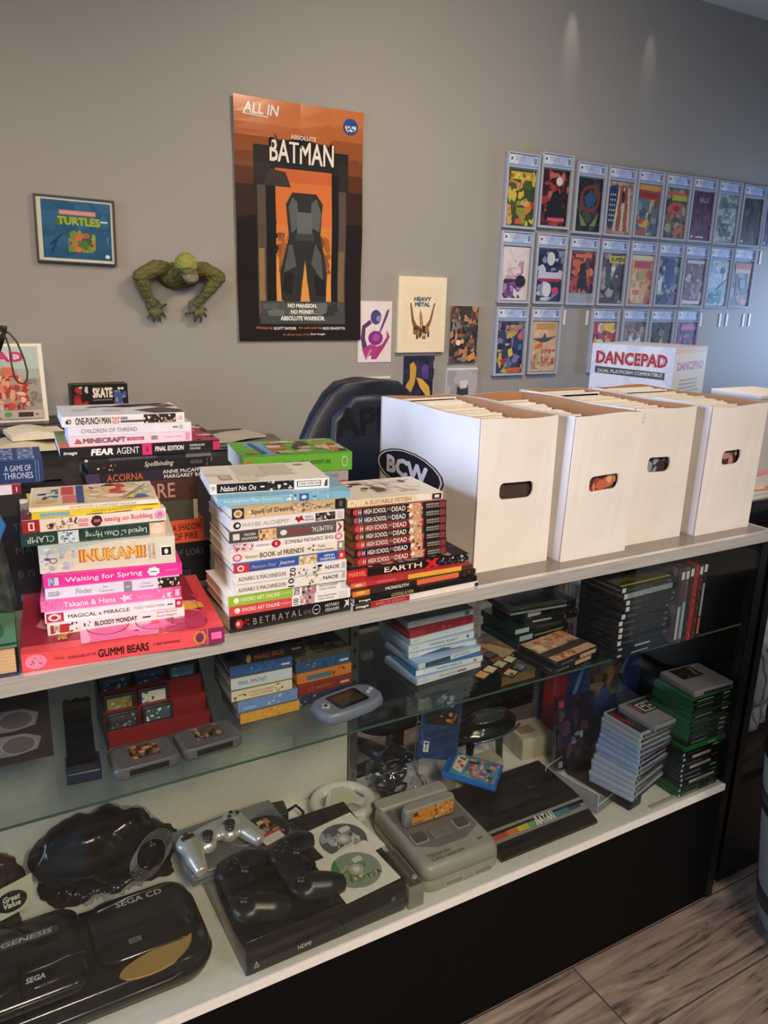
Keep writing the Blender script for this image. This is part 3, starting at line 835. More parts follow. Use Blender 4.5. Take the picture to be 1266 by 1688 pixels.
# ---- the dark stack behind the front left stack
GD = 'books piled on the rear left stack'
Y = .262
blank = lambda a, b: [('b', .05, .1, .95, .9, [a, b], 16, 4, .16)]
s = [
    ('dark navy hardcover at the very bottom of the rear left stack', .150, 0, .235, .038, '#1b1a20', [tx('WINDS', .62, .38, .85, .66, '#4c4a56', .0)], 'hardcover_book', -3),
    ('blackish hardcover with grey title, second from the bottom of the rear left stack', .150, .038, .236, .038, '#16151a', [tx('HEARTS OF LORS', .5, .36, .95, .66, '#5a5864', .0)], 'hardcover_book', -3),
    ('orange hardcover with dark title on its spine, in the rear left stack', .150, .076, .226, .042, '#d95a38', [('r', 0, 0, .25, 1, '#b5452a'), tx('ON', .60, .3, .72, .7, '#f0cdb4', .01), tx('A SHADOW', .76, .54, .98, .84, '#3a1f18', .01), tx('OF FIRE', .76, .14, .95, .44, '#3a1f18', .01)], 'hardcover_book', -3),
    ('plain olive grey hardcover in the rear left stack', .155, .118, .212, .036, '#4a4a40', [('r', .965, 0, 1, 1, '#d8c9a4')], 'hardcover_book', -3),
    ('thick brown paperback with ornate pale title, in the rear left stack', .155, .154, .212, .039, '#4a2f28', blank('#5a3a30', '#3a2420') + [tx('SHORE', .40, .16, .82, .84, '#b98a78', .012)], 'paperback_book', -3),
    ('black paperback with orange title and white author names, in the rear left stack', .187, .193, .205, .018, '#2b2430', [('r', 0, 0, .1, 1, '#463c5c'), ('b', .1, .05, .4, .95, ['#3a3040', '#24202a'], 10, 3, .15), tx('ACORNA', .155, .15, .44, .82, '#c8643c', .01), tx('ANNE McCAFFREY', .60, .55, .99, .92, '#e6e0d8', .012), tx('MARGARET BALL', .61, .08, .97, .44, '#e6e0d8', .012)], 'paperback_book', -3),
    ('black paperback with script title and a pale face, in the rear left stack', .190, .211, .205, .0175, '#1c191c', [('b', .04, .05, .22, .8, ['#c9a288', '#8a6450', '#e0c0a4'], 8, 3, .12), tx('Spellbinding', .44, .22, .68, .85, '#e0dad2', .0, shear=.35), tx('GOLD', .82, .35, .92, .7, '#8a8486', .005), ('b', .94, .1, 1, .9, ['#d8d4d0', '#5a5658'], 6, 2, .15)], 'paperback_book', -3),
    ('slim dark grey book just below the black and orange comic collection', .176, .2285, .218, .0105, '#26242a', [('e', .06, .5, .012, .25, '#d0cdd2'), ('r', .22, .25, .58, .8, '#4b484f'), tx('BOOK OF HIDDEN THINGS', .235, .35, .565, .7, '#7a767e', 0), ('r', .8, 0, 1, 1, '#6f6a78')], 'paperback_book', -3)]
for lb, x, z, L, T, col, sp, nm, a in s:
    book(lb, x, Y, z, a, L, .15 if 'hard' in nm else .11, T, col, sp, (), GD, name=nm, page='#c9cfdc' if z > .19 else '#d8cbb0')  # upper page blocks tinted blue: cool window light put into the paper
book('wide black comic with bold white title and pink block, in the rear left stack', .150, .258, .239, -4.0, .257, .168, .019, '#161416',
     [('r', .495, 0, .555, 1, '#e0307c'), ('r', .955, .1, 1, .9, '#c42a5c'), tx('image', .02, .32, .10, .68, '#f0ece8', .02, shear=.15), tx('FEAR', .18, .22, .315, .80, '#f3f0ee', .05, shear=.15), tx('AGENT', .335, .22, .475, .80, '#f3f0ee', .0), tx('1', .515, .3, .535, .72, '#5a1030', .02), tx('FINAL EDITION', .575, .28, .76, .72, '#f3f0ee', .03, shear=.1), tx('REMENDER', .80, .55, .9, .75, '#d8d4d2', .01), tx('MOORE', .80, .25, .87, .45, '#d8d4d2', .01)],
     [('r', 0, 0, .22, 1, '#e0683c'), ('p', [(0, .3), (.12, .3), (.1, 1), (0, 1)], '#9c9a4c'), ('r', .22, 0, 1, 1, '#c4446c'), ('b', .8, 0, 1, 1, ['#e8dcd0', '#3a2a30', '#c42a5c'], 12, 3, .1)], GD, name='comic_collection', page='#cdd3e0')  # bluish pages here and on the next three books hold that daylight too
book('pale pink paperback with blocky title, third from the top of the rear left stack', .166, .262, .258, -4.0, .195, .125, .017, '#f0dbe4',
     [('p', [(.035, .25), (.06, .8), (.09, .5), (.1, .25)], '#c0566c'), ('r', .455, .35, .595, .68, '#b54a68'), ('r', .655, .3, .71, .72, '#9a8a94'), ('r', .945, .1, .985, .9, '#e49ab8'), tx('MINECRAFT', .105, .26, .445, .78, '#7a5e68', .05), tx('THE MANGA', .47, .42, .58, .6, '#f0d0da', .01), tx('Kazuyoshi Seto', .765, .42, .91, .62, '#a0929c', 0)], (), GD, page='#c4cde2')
book('white paperback with thin grey serif title, second from the top of the rear left stack', .165, .262, .275, -4.0, .196, .125, .0155, '#e9e6f0',
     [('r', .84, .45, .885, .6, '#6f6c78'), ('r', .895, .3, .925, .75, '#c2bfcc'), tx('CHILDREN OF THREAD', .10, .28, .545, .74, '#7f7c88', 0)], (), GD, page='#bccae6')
book('white manga with bold black title and red number, topmost of the rear left stack', .157, .262, .2905, -4.0, .193, .128, .0172, '#f0ecec',
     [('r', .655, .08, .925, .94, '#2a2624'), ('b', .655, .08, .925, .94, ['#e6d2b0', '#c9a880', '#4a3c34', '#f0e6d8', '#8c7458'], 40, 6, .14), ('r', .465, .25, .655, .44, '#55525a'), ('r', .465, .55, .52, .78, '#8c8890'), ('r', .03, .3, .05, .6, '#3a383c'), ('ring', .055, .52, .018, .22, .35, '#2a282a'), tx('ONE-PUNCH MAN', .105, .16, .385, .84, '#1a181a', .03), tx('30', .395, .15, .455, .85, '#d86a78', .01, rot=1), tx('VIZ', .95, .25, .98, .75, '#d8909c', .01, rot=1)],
     [('r', 0, 0, 1, 1, '#f2eee8'), ('p', [(.22, .72), (.3, .85), (.55, .62), (.82, .72), (.98, .98), (.55, .95), (.4, .72), (.26, .68)], '#4a3a34'), ('p', [(.24, .74), (.32, .8), (.5, .66), (.36, .72)], '#a8805c'), ('p', [(.6, .35), (.85, .55), (1, .3), (1, .02), (.75, .02)], '#5a4a44'), ('p', [(.75, .7), (.95, .85), (1, .6), (.9, .5)], '#8a4a40'), ('lines', .1, .35, .25, .6, 4, '#cfc8be', .4), ('r', .35, .3, .5, .5, '#d8cfc2')], GD, name='manga_volume', page='#c9d4ec')

# ---- the stack at the left edge
GE = 'books piled at the left end of the counter'
z = 0
for i, (T, col, lb, w) in enumerate([(.040, '#15131a', 'dark hardcover at the bottom of the left end stack', 'K'), (.040, '#17151b', 'dark hardcover with faint letters, second up in the left end stack', 'B IS'), (.040, '#1d1516', 'dark hardcover with a reddish figure, third up in the left end stack', 'MA'), (.038, '#121722', 'dark blue hardcover with faint title, fourth up in the left end stack', 'THE'), (.035, '#2b2622', 'dark brown hardcover just under the white spined paperback at the left end', '')]):
    sp = [('b', .5, .1, .75, .9, ['#4c2a22', '#2a1c1c', '#5c3226'], 10, i, .1)] if i == 2 else []
    if w:
        sp = sp + [tx(w, .80, .38, .90, .68, '#4b4a54', .0)]
    book(lb, -.125, .255, z, -3, .245, .15, T, col, sp, (), GE, name='hardcover_book', page='#8f8676')
    z += T
book('white spined paperback with orange cover, under the thick navy blue book', -.10, .255, z, -3, .188, .13, .0155, '#e2dbe0',
     [('r', .93, 0, 1, 1, '#8a2038'), tx('1', .955, .25, .975, .75, '#e8d4d8', .02), tx('KONRAD', .62, .35, .78, .68, '#9a8f96', 0)],
     [('r', 0, 0, 1, 1, '#dd8456'), ('b', 0, 0, 1, 1, ['#e8a074', '#c96a44', '#efb58c'], 30, 4, .14)], GE, page='#d8cfc0')
z += .0155
book('thick navy blue book with silver title on spine and cover, topmost at the left end', -.085, .262, z, -3.5, .208, .11, .036, '#253a68',
     [('r', .945, 0, .95, 1, '#6f83b4'), ('r', .965, 0, .97, 1, '#6f83b4'), tx('A GAME OF', .735, .54, .915, .80, '#c3cde4', .006), tx('THRONES', .725, .2, .925, .48, '#c3cde4', .006)],
     [('r', 0, 0, 1, 1, '#28406f'), ('r', .05, .04, .95, .06, '#7d92c0'), tx('THRONES', .83, .12, .95, .96, '#b8c6e2', .005, rot=1), tx('GAME OF', .68, .12, .80, .96, '#b8c6e2', .005, rot=1)], GE, page='#c9c4ba')

# hardcover with its cream pages towards the customer, front left corner
t = thing('hardcover_book', 'green hardcover with cream page edges facing out, front left corner of the counter', 'book', (-.14, .018, 0), D(-3))
m = M()
m.box(0, 0, 0, .187, .20, .003, '#222c4a', 'card')
m.box(0, 0, .0415, .187, .20, .0445, '#5d8a68', 'card')
m.box(-.003, 0, .0, .0, .20, .0445, '#5d8a68', 'card')
m.art((0, 0, .0445), (.187, 0, 0), (0, .2, 0), [('b', 0, 0, 1, 1, ['#6f9a72', '#4f7a5c', '#8fb088', '#3f6a52'], 40, 3, .14), ('r', .0, 0, 1, .03, '#2c4438')])
m.build('cover', t)
m = M()
m.box(0, .006, .003, .183, .195, .0415, '#d8b48a', 'paper')
for q in range(7):
    m.box(0, .0055, .006 + q * .005, .1834, .1955, .0064 + q * .005, '#c9a57c', 'paper')
m.build('page_block', t)

# green board book and its neighbours behind the middle stack
t0 = .0
GG = 'books piled behind the middle stack'
for i, (T, col, lb) in enumerate([(.06, '#3c4a3e', 'dark green hardcover at the bottom of the pile behind the middle stack'), (.05, '#5c5b63', 'grey hardcover, second up in the pile behind the middle stack'), (.026, '#c8455c', 'pinkish red book under the grey one, behind the middle stack'), (.022, '#a9a6aa', 'grey spined book directly under the bright green picture book')]):
    sp = [('r', .9, .2, .96, .8, '#e8a4ae')] if i == 2 else ([tx('A QUIET PLACE', .7, .3, .9, .7, '#6a686e', 0)] if i == 3 else ())
    book(lb, .50, .372, t0, -8, .205 if i < 2 else .212, .125, T, col, sp, (), GG, name='hardcover_book')
    t0 += T
book('bright green picture book with colourful cover, on top of the pile behind the middle stack', .491, .372, t0, -8.3, .228, .16, .037, '#6cb83c',
     [('e', .06, .5, .03, .3, '#d86a3c'), ('r', .0, 0, .02, 1, '#5a9c34'), ('ring', .93, .5, .028, .3, .2, '#d4e8c0'), tx("JAKE & AMITA'S ADVENTURE", .36, .36, .80, .66, '#2f4a22', .012)],
     [('r', 0, 0, 1, 1, '#69b23e'), ('p', [(.2, .02), (.34, .02), (.3, .95), (.12, .95)], '#7fb0c8'), ('b', .3, .1, .98, .98, ['#d8804c', '#e0c9a8', '#7a5a40', '#c8b8c4', '#b8483c', '#8fae5c', '#d9d0c0', '#4f4038'], 46, 9, .13), ('p', [(.2, .1), (.25, .12), (.2, .85), (.16, .85)], '#3d6a8c'), ('e', .12, .2, .05, .06, '#d88a3c')], GG, name='picture_book', page='#d8d2c4')

# ------------------------------------------------------------------ white comic boxes on the counter


def comic_box(label, x0, x1, y0, y1, lean, fill_lo, fill_hi, hole, n, logo=False, torn=False, seed=1):
    """open corrugated box: x0..x1 wide, y0..y1 deep, hand hole in its front"""
    w, d, h = x1 - x0, y1 - y0, .292
    t = thing('comic_box', label, 'box', (x0, y0, 0), 0, 'white comic boxes on the counter')
    R = random.Random(seed)
    K, IN = '#f1ece6', '#b98a62'
    k = .005
    hx0, hx1, hz0, hz1 = w * hole[0], w * hole[1], h * hole[2], h * hole[3]

    def wavy(o):
        def f(p):
            q = p.copy()
            a = q.z / h
            q.x += lean * a
            q.z += a * (.0022 * math.sin(q.x * 31 + seed) + .0016 * math.sin(q.y * 23 + seed * 2))
            q.y += -.004 * math.sin(PI * min(max(q.x / w, 0), 1)) * a * (1 if q.y < d * .5 else -1)
            return q
        return o.bend(f)

    def panel(m, a, b, c, e, y, kk, col):
        """wall piece a..b in x, c..e in z, split so it can bow"""
        nx = max(1, int((b - a) / .025))
        for i in range(nx):
            m.box(a + (b - a) * i / nx, y, c, a + (b - a) * (i + 1) / nx, y + kk, e, col, 'corrugated')
    m = M()
    for yy, kk, col in ((0, k * .5, K), (k * .5, k * .5, IN)):
        panel(m, 0, hx0, 0, h, yy, kk, col)
        panel(m, hx1, w, 0, h, yy, kk, col)
        panel(m, hx0, hx1, 0, hz0, yy, kk, col)
        panel(m, hx0, hx1, hz1, h, yy, kk, col)
    r = (hz1 - hz0) * .32                                     # rounded corners of the hand hole
    for cx, cz, sx, sz in ((hx0, hz0, 1, 1), (hx1, hz0, -1, 1), (hx0, hz1, 1, -1), (hx1, hz1, -1, -1)):
        pts = [(cx, cz)] + [(cx + sx * r * (1 - math.sin(a)), cz + sz * r * (1 - math.cos(a))) for a in [PI / 2 * i / 4 for i in range(5)]]
        if sx * sz < 0:
            pts = pts[::-1]
        m.prism(pts, 0, k, K, 'corrugated', 'y')
    wavy(m)
    m.build('front_panel', t)
    m = M()
    panel(m, 0, w, 0, h, d - k, k * .5, IN)
    panel(m, 0, w, 0, h, d - k * .5, k * .5, K)
    wavy(m).build('rear_panel', t)
    for xa, s in ((0, 1), (w, -1)):
        m = M()
        for i in range(14):
            a, b = k + (d - 2 * k) * i / 14, k + (d - 2 * k) * (i + 1) / 14
            m.box(min(xa, xa + s * k * .5), a, 0, max(xa, xa + s * k * .5), b, h, K, 'corrugated')
            m.box(min(xa + s * k * .5, xa + s * k), a, 0, max(xa + s * k * .5, xa + s * k), b, h, IN, 'corrugated')
        wavy(m)
        o = m.build('side_panel', t)
        if logo and s == 1:
            g = M()
            sp = [('e', .5, .5, .5, .5, '#1d1b22'), ('ring', .5, .5, .48, .47, .05, '#efeaf0'), ('ring', .5, .5, .5, .5, .03, '#1d1b22'),
                  tx('BCW', .17, .27, .78, .75, '#f1eef4', .05)]
            # the oval stands on the left wall, facing the customers' left
            g.art((-.0012, .385, .108), (0, -.275, 0), (0, 0, .082), sp, 'card')
            g.art((-.0012, .168, .166), (0, -.008, 0), (0, 0, .006), [('ring', .5, .5, .5, .5, .25, '#efeaf0')], 'card')
            wavy(g).build('printed_logo', o)
    m = M()
    m.box(k, k, 0, w - k, d - k, k, IN, 'corrugated')
    m.build('bottom_panel', t)
    # bagged and boarded comics standing in the box: white edges up
    y, i = y0 + .02, 0
    n = 14
    m = M()
    step = (d - .05) / 110
    yy = .02
    i = 0
    while yy < d - .03:
        f = (yy - .02) / (d - .05)
        top = fill_lo + (fill_hi - fill_lo) * f + R.uniform(-.004, .004)
        xo = R.uniform(0, .008)
        m.box(.012 + xo, yy, k, w - .018 + xo * .5, yy + .0018, top, R.choice(['#f3eee4', '#efe8da', '#f6f2ea', '#e8dcc4']), 'paper')
        if i % 17 == 6:
            m.box(.012 + xo, yy, k, w - .014, yy + .0006, top + .004, '#f4efe4', 'card')
        yy += step * R.uniform(.8, 1.5)
        i += 1
    o = m.build('bagged_comics')
    o.location = (x0 + lean * .5, y0, TOP + .0002)
    o['kind'] = 'stuff'
    tag(o, 'dense row of white backing boards filling the ' + label.split(',')[-1].strip(), 'comics')
    # the comic that shows through the hand hole
    c = M()
    c.box(.03, .0, .006, w - .03, .003, h - .05, '#4a3c38', 'card')
    if torn:
        c.art((.03, 0, .006), (w - .06, 0, 0), (0, 0, h - .056), [('b', .1, .3, .9, .8, torn, 40, seed, .13)], 'card')
    o = c.build('comic_book')
    o.location = (x0 + lean * .5, y0 + .011, TOP + .0002)
    tag(o, 'comic cover showing through the hand hole of the ' + label.split(',')[-1].strip(), 'comic')
    return t


comic_box('white comic box with black oval logo on its side, leftmost comic box', .838, 1.019, .066, .437, .0, .262, .285, (.27, .72, .475, .585), 40, True, seed=1)
comic_box('white comic box with blank dented front, second comic box from the left', 1.036, 1.214, .044, .420, .010, .255, .272, (.29, .74, .475, .58), 40, torn=['#a8463c', '#e0b08c', '#5c4a4a', '#c86a50'], seed=4)
comic_box('white comic box with tape at its top corner, third comic box from the left', 1.2265, 1.409, .066, .442, .002, .276, .288, (.27, .64, .535, .645), 40, torn=['#8fa4b0', '#a8464c', '#3c3438', '#6f8a9a'], seed=7)
comic_box('white comic box at the right end of the counter, rightmost of the four', 1.440, 1.626, .050, .425, .006, .277, .291, (.27, .61, .55, .66), 40, torn=['#b8606c', '#e0c4a8', '#3c2c48', '#c88a8a'], seed=9)
m = M()
m.box(0, 0, 0, .0012, .03, .024, '#e4e6f0', 'gloss')
m.box(0, -.0003, .004, .022, .0, .024, '#dfe2ee', 'gloss')
o = m.build('packing_tape', None, (1.2285, .0615, .264))
tag(o, 'small patch of clear packing tape at the joint of two comic boxes', 'tape')

# ------------------------------------------------------------------ things on the back wall (its face is at y = 2.105)
WY = 2.1045


def sheet(name, label, cat, x0, x1, z0, z1, thick, edge, spec, mat='card', group=None, part='print', yoff=0.0, rot=0.0):
    t = thing(name, label, cat, ((x0 + x1) / 2, WY - yoff, (z0 + z1) / 2), 0, group, (0, rot, 0))
    w, h = x1 - x0, z1 - z0
    m = M()
    m.box(-w / 2, -thick, -h / 2, w / 2, 0, h / 2, edge, 'card')
    m.build('backing', t)
    m = M()
    m.art((-w / 2, -thick, -h / 2), (w, 0, 0), (0, 0, h), spec, mat)
    m.build(part, t)
    return t


# the tall poster, folded in eight, slightly creased
t = thing('folded_poster', 'tall orange and black creased poster with white block title on grey wall', 'poster', (1.3705, WY, .776), 0, None, (0, D(-.15), 0))
PW, PH = .567, .925
T1, T2, T3, T4, T5 = '#c8743e', '#b86634', '#96522c', '#5c3522', '#241a18'
sp = [('r', 0, 0, 1, 1, T5), ('r', 0, .52, 1, 1, '#3a2620'), ('r', 0, .66, 1, 1, T4), ('r', 0, .73, 1, 1, '#7c4628'), ('r', 0, .79, 1, 1, T3), ('r', 0, .85, 1, 1, T2), ('r', 0, .90, 1, 1, T1),
      ('r', .15, .07, .86, .74, '#2f2723'),
      ('r', .30, .17, .745, .735, '#d8763a'), ('r', .30, .17, .745, .5, '#d98440'), ('r', .30, .17, .745, .36, '#e0974c'), ('r', .30, .68, .745, .735, '#c9683a'),
      ('b', .31, .30, .42, .47, ['#a8622c', '#8f5228'], 12, 4, .05), ('b', .64, .30, .74, .47, ['#a8622c', '#8f5228'], 12, 5, .05),
      ('r', .16, .10, .225, .69, '#5c4c42'), ('r', .225, .10, .30, .72, '#221c1b'), ('r', .745, .10, .80, .72, '#221c1b'), ('r', .80, .10, .86, .69, '#5c4c42'),
      ('r', .165, .12, .21, .4, '#94784e'), ('r', .80, .12, .85, .4, '#7c664a'),
      ('r', .14, .74, .88, .82, '#2b2523'), ('r', .14, .66, .25, .82, '#332b29'), ('r', .80, .66, .88, .78, '#332b29'), ('p', [(.2, .66), (.42, .66), (.38, .72), (.26, .73)], '#3f3733'),
      ('p', [(.30, .84), (.3, .87), (.33, .845), (.5, .86), (.52, .88), (.54, .86), (.72, .84), (.74, .86), (.75, .82), (.3, .82)], '#26201e'),
      # a plain pile of grey stone blocks stands under the arch
      ('p', [(.38, .17), (.49, .17), (.53, .36), (.57, .17), (.70, .17), (.71, .30), (.65, .47), (.67, .6), (.62, .64), (.43, .64), (.38, .59), (.40, .45), (.33, .30), (.34, .18)], '#33322f'),
      ('p', [(.40, .58), (.43, .62), (.47, .60), (.48, .50), (.42, .47)], '#5c625e'), ('p', [(.58, .60), (.62, .62), (.66, .56), (.64, .48), (.57, .50)], '#5c625e'), ('r', .465, .47, .585, .56, '#666b66'), ('r', .45, .44, .60, .47, '#44443f'),
      ('p', [(.36, .30), (.46, .33), (.43, .42), (.40, .42)], '#565b57'), ('p', [(.58, .34), (.68, .26), (.66, .38), (.61, .43)], '#565b57'), ('p', [(.35, .22), (.42, .2), (.44, .3), (.37, .3)], '#252422'), ('p', [(.62, .2), (.7, .2), (.69, .27), (.6, .3)], '#252422'),
      ('r', .17, .075, .86, .175, '#4a4b46'), ('r', .19, .14, .84, .165, '#5d5f59'), ('b', .22, .11, .80, .17, ['#6b6e68', '#3a3a37', '#53554f'], 18, 3, .06),
      tx('ALL IN', .065, .935, .335, .978, '#ece4da', .03, shear=.2), ('l', .06, .932, .25, .928, .004, '#ece4da'),
      tx('ABSOLUTE', .42, .856, .62, .874, '#e6d6c4', .03), tx('BATMAN', .255, .765, .765, .853, '#241d1b', .06), tx('BATMAN', .26, .76, .76, .850, '#f1e6d6', .02),
      ('e', .895, .935, .06, .034, '#2c4f8c'), ('e', .895, .935, .045, .025, '#e8e4e0'), tx('DC', .865, .92, .925, .95, '#2c4f8c', .05),
      tx('NO MANSION.', .385, .147, .625, .166, '#f2ede6', .04), tx('NO MONEY.', .41, .120, .60, .138, '#f2ede6', .04), tx('ABSOLUTE WARRIOR.', .325, .09, .69, .110, '#f2ede6', .04),
      tx('Written by', .13, .049, .26, .063, '#d8904c', .01), tx('SCOTT SNYDER', .268, .049, .45, .061, '#f2ede6', .03), tx('Art and cover by', .468, .049, .66, .063, '#d8904c', .01), tx('NICK DRAGOTTA', .668, .049, .86, .061, '#f2ede6', .03),
      tx('An all-new vision of the', .34, .022, .555, .033, '#c07c44', .0), tx('Dark Knight', .565, .022, .69, .033, '#f2ede6', .02)]
for part, spec, col in (('poster_paper', [], '#d8d4cc'), ('poster_print', sp, None)):
    m = M()
    if col:
        for i in range(8):
            for j in range(16):
                m.box(-PW / 2 + PW * i / 8, -.0012, -PH / 2 + PH * j / 16, -PW / 2 + PW * (i + 1) / 8, -.0004, -PH / 2 + PH * (j + 1) / 16, col, 'card')
    else:
        m.art((-PW / 2, -.0014, -PH / 2), (PW, 0, 0), (0, 0, PH), spec, 'gloss')
        # cut the printing along the folds so it follows them
        o = m.build(part)
        bm = bmesh.new()
        bm.from_mesh(o.data)
        for a in (-.25, 0, .25):
            for n_, c_ in (((0, 0, 1), (0, 0, a * PH)), ((1, 0, 0), (a * PW, 0, 0))):
                bmesh.ops.bisect_plane(bm, geom=bm.verts[:] + bm.edges[:] + bm.faces[:], plane_co=c_, plane_no=n_)
        for z_ in [i / 16 - .5 for i in range(1, 16)]:
            bmesh.ops.bisect_plane(bm, geom=bm.verts[:] + bm.edges[:] + bm.faces[:], plane_co=(0, 0, z_ * PH), plane_no=(0, 0, 1))

    def crease(p):
        u, v = p.x / PW + .5, p.z / PH + .5
        a = abs((v * 4) % 2 - 1)
        b = abs((u * 2) % 2 - 1)
        p.y -= .002 + .007 * a + .006 * b * (.4 + .6 * v) + .004 * math.sin(v * 9 + u * 3) * (1 if v > .85 else .25)
        return p
    if col:
        m.bend(crease).build(part, t)
    else:
        for v_ in bm.verts:
            v_.co = crease(v_.co)
        bm.to_mesh(o.data)
        bm.free()
        o.parent = t

# framed blue print, hanging a little crooked
t = thing('framed_picture', 'small square framed blue print with green and pink lettering, on the left wall part', 'picture', (.4815, WY, .707), 0, None, (0, D(1.2), 0))
m = M()
W2, H2 = .136, .114
for a in ((-W2, -H2, W2, -H2 + .006), (-W2, H2 - .006, W2, H2), (-W2, -H2 + .006, -W2 + .006, H2 - .006), (W2 - .006, -H2 + .006, W2, H2 - .006)):
    m.box(a[0], -.022, a[1], a[2], 0, a[3], '#26211d', 'plastic')
m.build('frame', t)
m = M()
m.box(-W2 + .006, -.014, -H2 + .006, W2 - .006, -.004, H2 - .006, '#e4dccd', 'card')
m.build('mat_board', t)
m = M()
arc = [(.18, .62), (.27, .78), (.5, .83), (.72, .78), (.84, .62), (.78, .55), (.66, .68), (.5, .71), (.34, .68), (.25, .56)]
m.art((-W2 + .022, -.014, -H2 + .016), (2 * W2 - .036, 0, 0), (0, 0, 2 * H2 - .03),
      [('r', 0, 0, 1, 1, '#2a6088'), ('b', 0, 0, 1, 1, ['#2f6890', '#265a80', '#33709a'], 30, 2, .25), ('r', .25, .76, .78, .84, '#d87c74'), ('r', .26, .77, .77, .83, '#e8a49c'), ('p', [(.18, .66), (.27, .74), (.8, .74), (.88, .62), (.82, .56), (.7, .62), (.32, .62), (.22, .56)], '#58742c'),
       tx('TURTLES', .22, .585, .84, .73, '#a8c048', .05), ('b', .36, .12, .76, .5, ['#6f8a3c', '#7c9a44', '#c8643c', '#5a7434', '#d87a4c', '#8aa850', '#4c6230'], 46, 7, .1), ('e', .52, .38, .05, .06, '#d8643c'), ('e', .5, .17, .05, .05, '#d8743c'), ('l', .1, .22, .27, .42, .006, '#1c3456'), ('l', .12, .1, .2, .32, .005, '#1c3456'), ('e', .93, .07, .035, .035, '#e4e4e0'), ('r', .84, .66, .95, .69, '#c8d4dc'), ('r', .92, .3, .96, .42, '#3f7ca4')], 'gloss')
m.build('art_print', t)
m = M()
m.add([(-W2 + .006, -.0165, -H2 + .006), (W2 - .006, -.0165, -H2 + .006), (W2 - .006, -.0165, H2 - .006), (-W2 + .006, -.0165, H2 - .006)], [(0, 1, 2, 3)], '#ffffff', 'cabinet_glass')
m.build('glass_pane', t)

# loose prints pinned between the poster and the slabs
GP = 'prints pinned on the grey wall'
sheet('art_print', 'white print with a purple and magenta ink figure, beside the tall poster', 'print', 1.647, 1.82, .213, .484, .003, '#ded5d2',
      [('r', 0, 0, 1, 1, '#e2d6d4'), ('r', .03, .02, .97, .98, '#e6dad8'), ('e', .52, .74, .16, .12, '#4c4880'), ('e', .6, .72, .07, .05, '#8c88b8'), ('p', [(.34, .7), (.12, .6), (.08, .4), (.14, .2), (.3, .22), (.2, .4), (.22, .56), (.4, .64)], '#5c3a6c'), ('p', [(.62, .5), (.84, .85), (.93, .88), (.86, .74), (.66, .48)], '#6a4c84'), ('e', .52, .40, .22, .12, '#8c2f84'), ('e', .54, .41, .1, .06, '#a8549c'), ('p', [(.84, .54), (.95, .42), (.78, .24), (.55, .05), (.4, .05), (.4, .22), (.72, .3), (.86, .42)], '#a83a78'), ('p', [(.12, .22), (.36, .3), (.6, .26), (.52, .05), (.36, .12), (.24, .04)], '#b0407c'), ('l', .25, .06, .4, .22, .008, '#c890b4')], 'card', GP)
sheet('mounted_print', 'cream mounted print with a small winged figure and dark lettering', 'print', 1.842, 2.102, .256, .596, .02, '#e9d8b8',
      [('r', 0, 0, 1, 1, '#ecdcbc'), ('r', .1, .12, .9, .9, '#e8d7b4'), ('r', .23, .14, .73, .75, '#ecdcba'), tx('HEAVY', .32, .68, .68, .74, '#3f5c6c', .06), tx('METAL', .34, .61, .66, .67, '#3f5c6c', .06), ('p', [(.24, .65), (.27, .66), (.33, .45), (.45, .3), (.44, .24), (.36, .26), (.28, .42)], '#8c5a3a'), ('p', [(.74, .66), (.77, .66), (.7, .42), (.6, .24), (.52, .26), (.52, .3), (.66, .44)], '#8c5a3a'), ('p', [(.45, .58), (.5, .5), (.53, .36), (.46, .36), (.44, .48)], '#b87c50'), ('b', .32, .18, .66, .36, ['#5a3a28', '#8c6040', '#3c2c24', '#a8784c'], 24, 4, .06)], 'card', GP)
sheet('art_print', 'dark crowded print with many small warm figures, left of the graded comics', 'print', 2.137, 2.299, .203, .47, .012, '#b9b4ae',
      [('r', 0, 0, 1, 1, '#3c3834'), ('b', 0, 0, 1, 1, ['#2b2926', '#8c6248', '#5c4a42', '#4a5a4c', '#b8845c', '#3a3a48', '#c89a7c', '#6c3a34', '#302c2c', '#7c7a74'], 130, 3, .12), ('e', .3, .36, .09, .05, '#e8d8b8'), ('e', .44, .38, .07, .04, '#d8a870'), ('p', [(.6, .1), (.9, .2), (.95, .08), (.7, .02)], '#d89044')], 'card', GP)
sheet('art_print', 'small grey print half hidden by the office chair', 'print', 1.65, 1.82, .0, .148, .004, '#d8d4ce',
      [('r', 0, 0, 1, .93, '#7c7a78'), ('b', 0, 0, 1, .9, ['#6c6a68', '#8c8a88', '#a09e9a'], 16, 3, .3), ('r', .78, .35, .9, .5, '#d8d4ce'), ('p', [(.45, .3), (.6, .5), (.62, .3)], '#2c2a2a')], 'card', GP)
sheet('art_print', 'dark blue print with yellow figure shapes, under the cream mounted print', 'print', 1.886, 2.058, -.03, .24, .008, '#c4c0ba',
      [('r', 0, 0, .98, 1, '#26263a'), ('b', 0, 0, 1, 1, ['#2c2c44', '#1f1f2e', '#34344c'], 24, 2, .2), ('p', [(.2, .85), (.32, .9), (.42, .8), (.4, .62), (.36, .5), (.2, .3), (.08, .38), (.1, .5), (.22, .6)], '#c89a3c'), ('p', [(.42, .62), (.6, .6), (.85, .46), (.9, .3), (.75, .3), (.55, .45)], '#d8a844'), ('e', .7, .76, .12, .09, '#5c4488'), ('p', [(.6, .7), (.85, .7), (.8, .58), (.62, .6)], '#4c3a74')], 'card', GP)
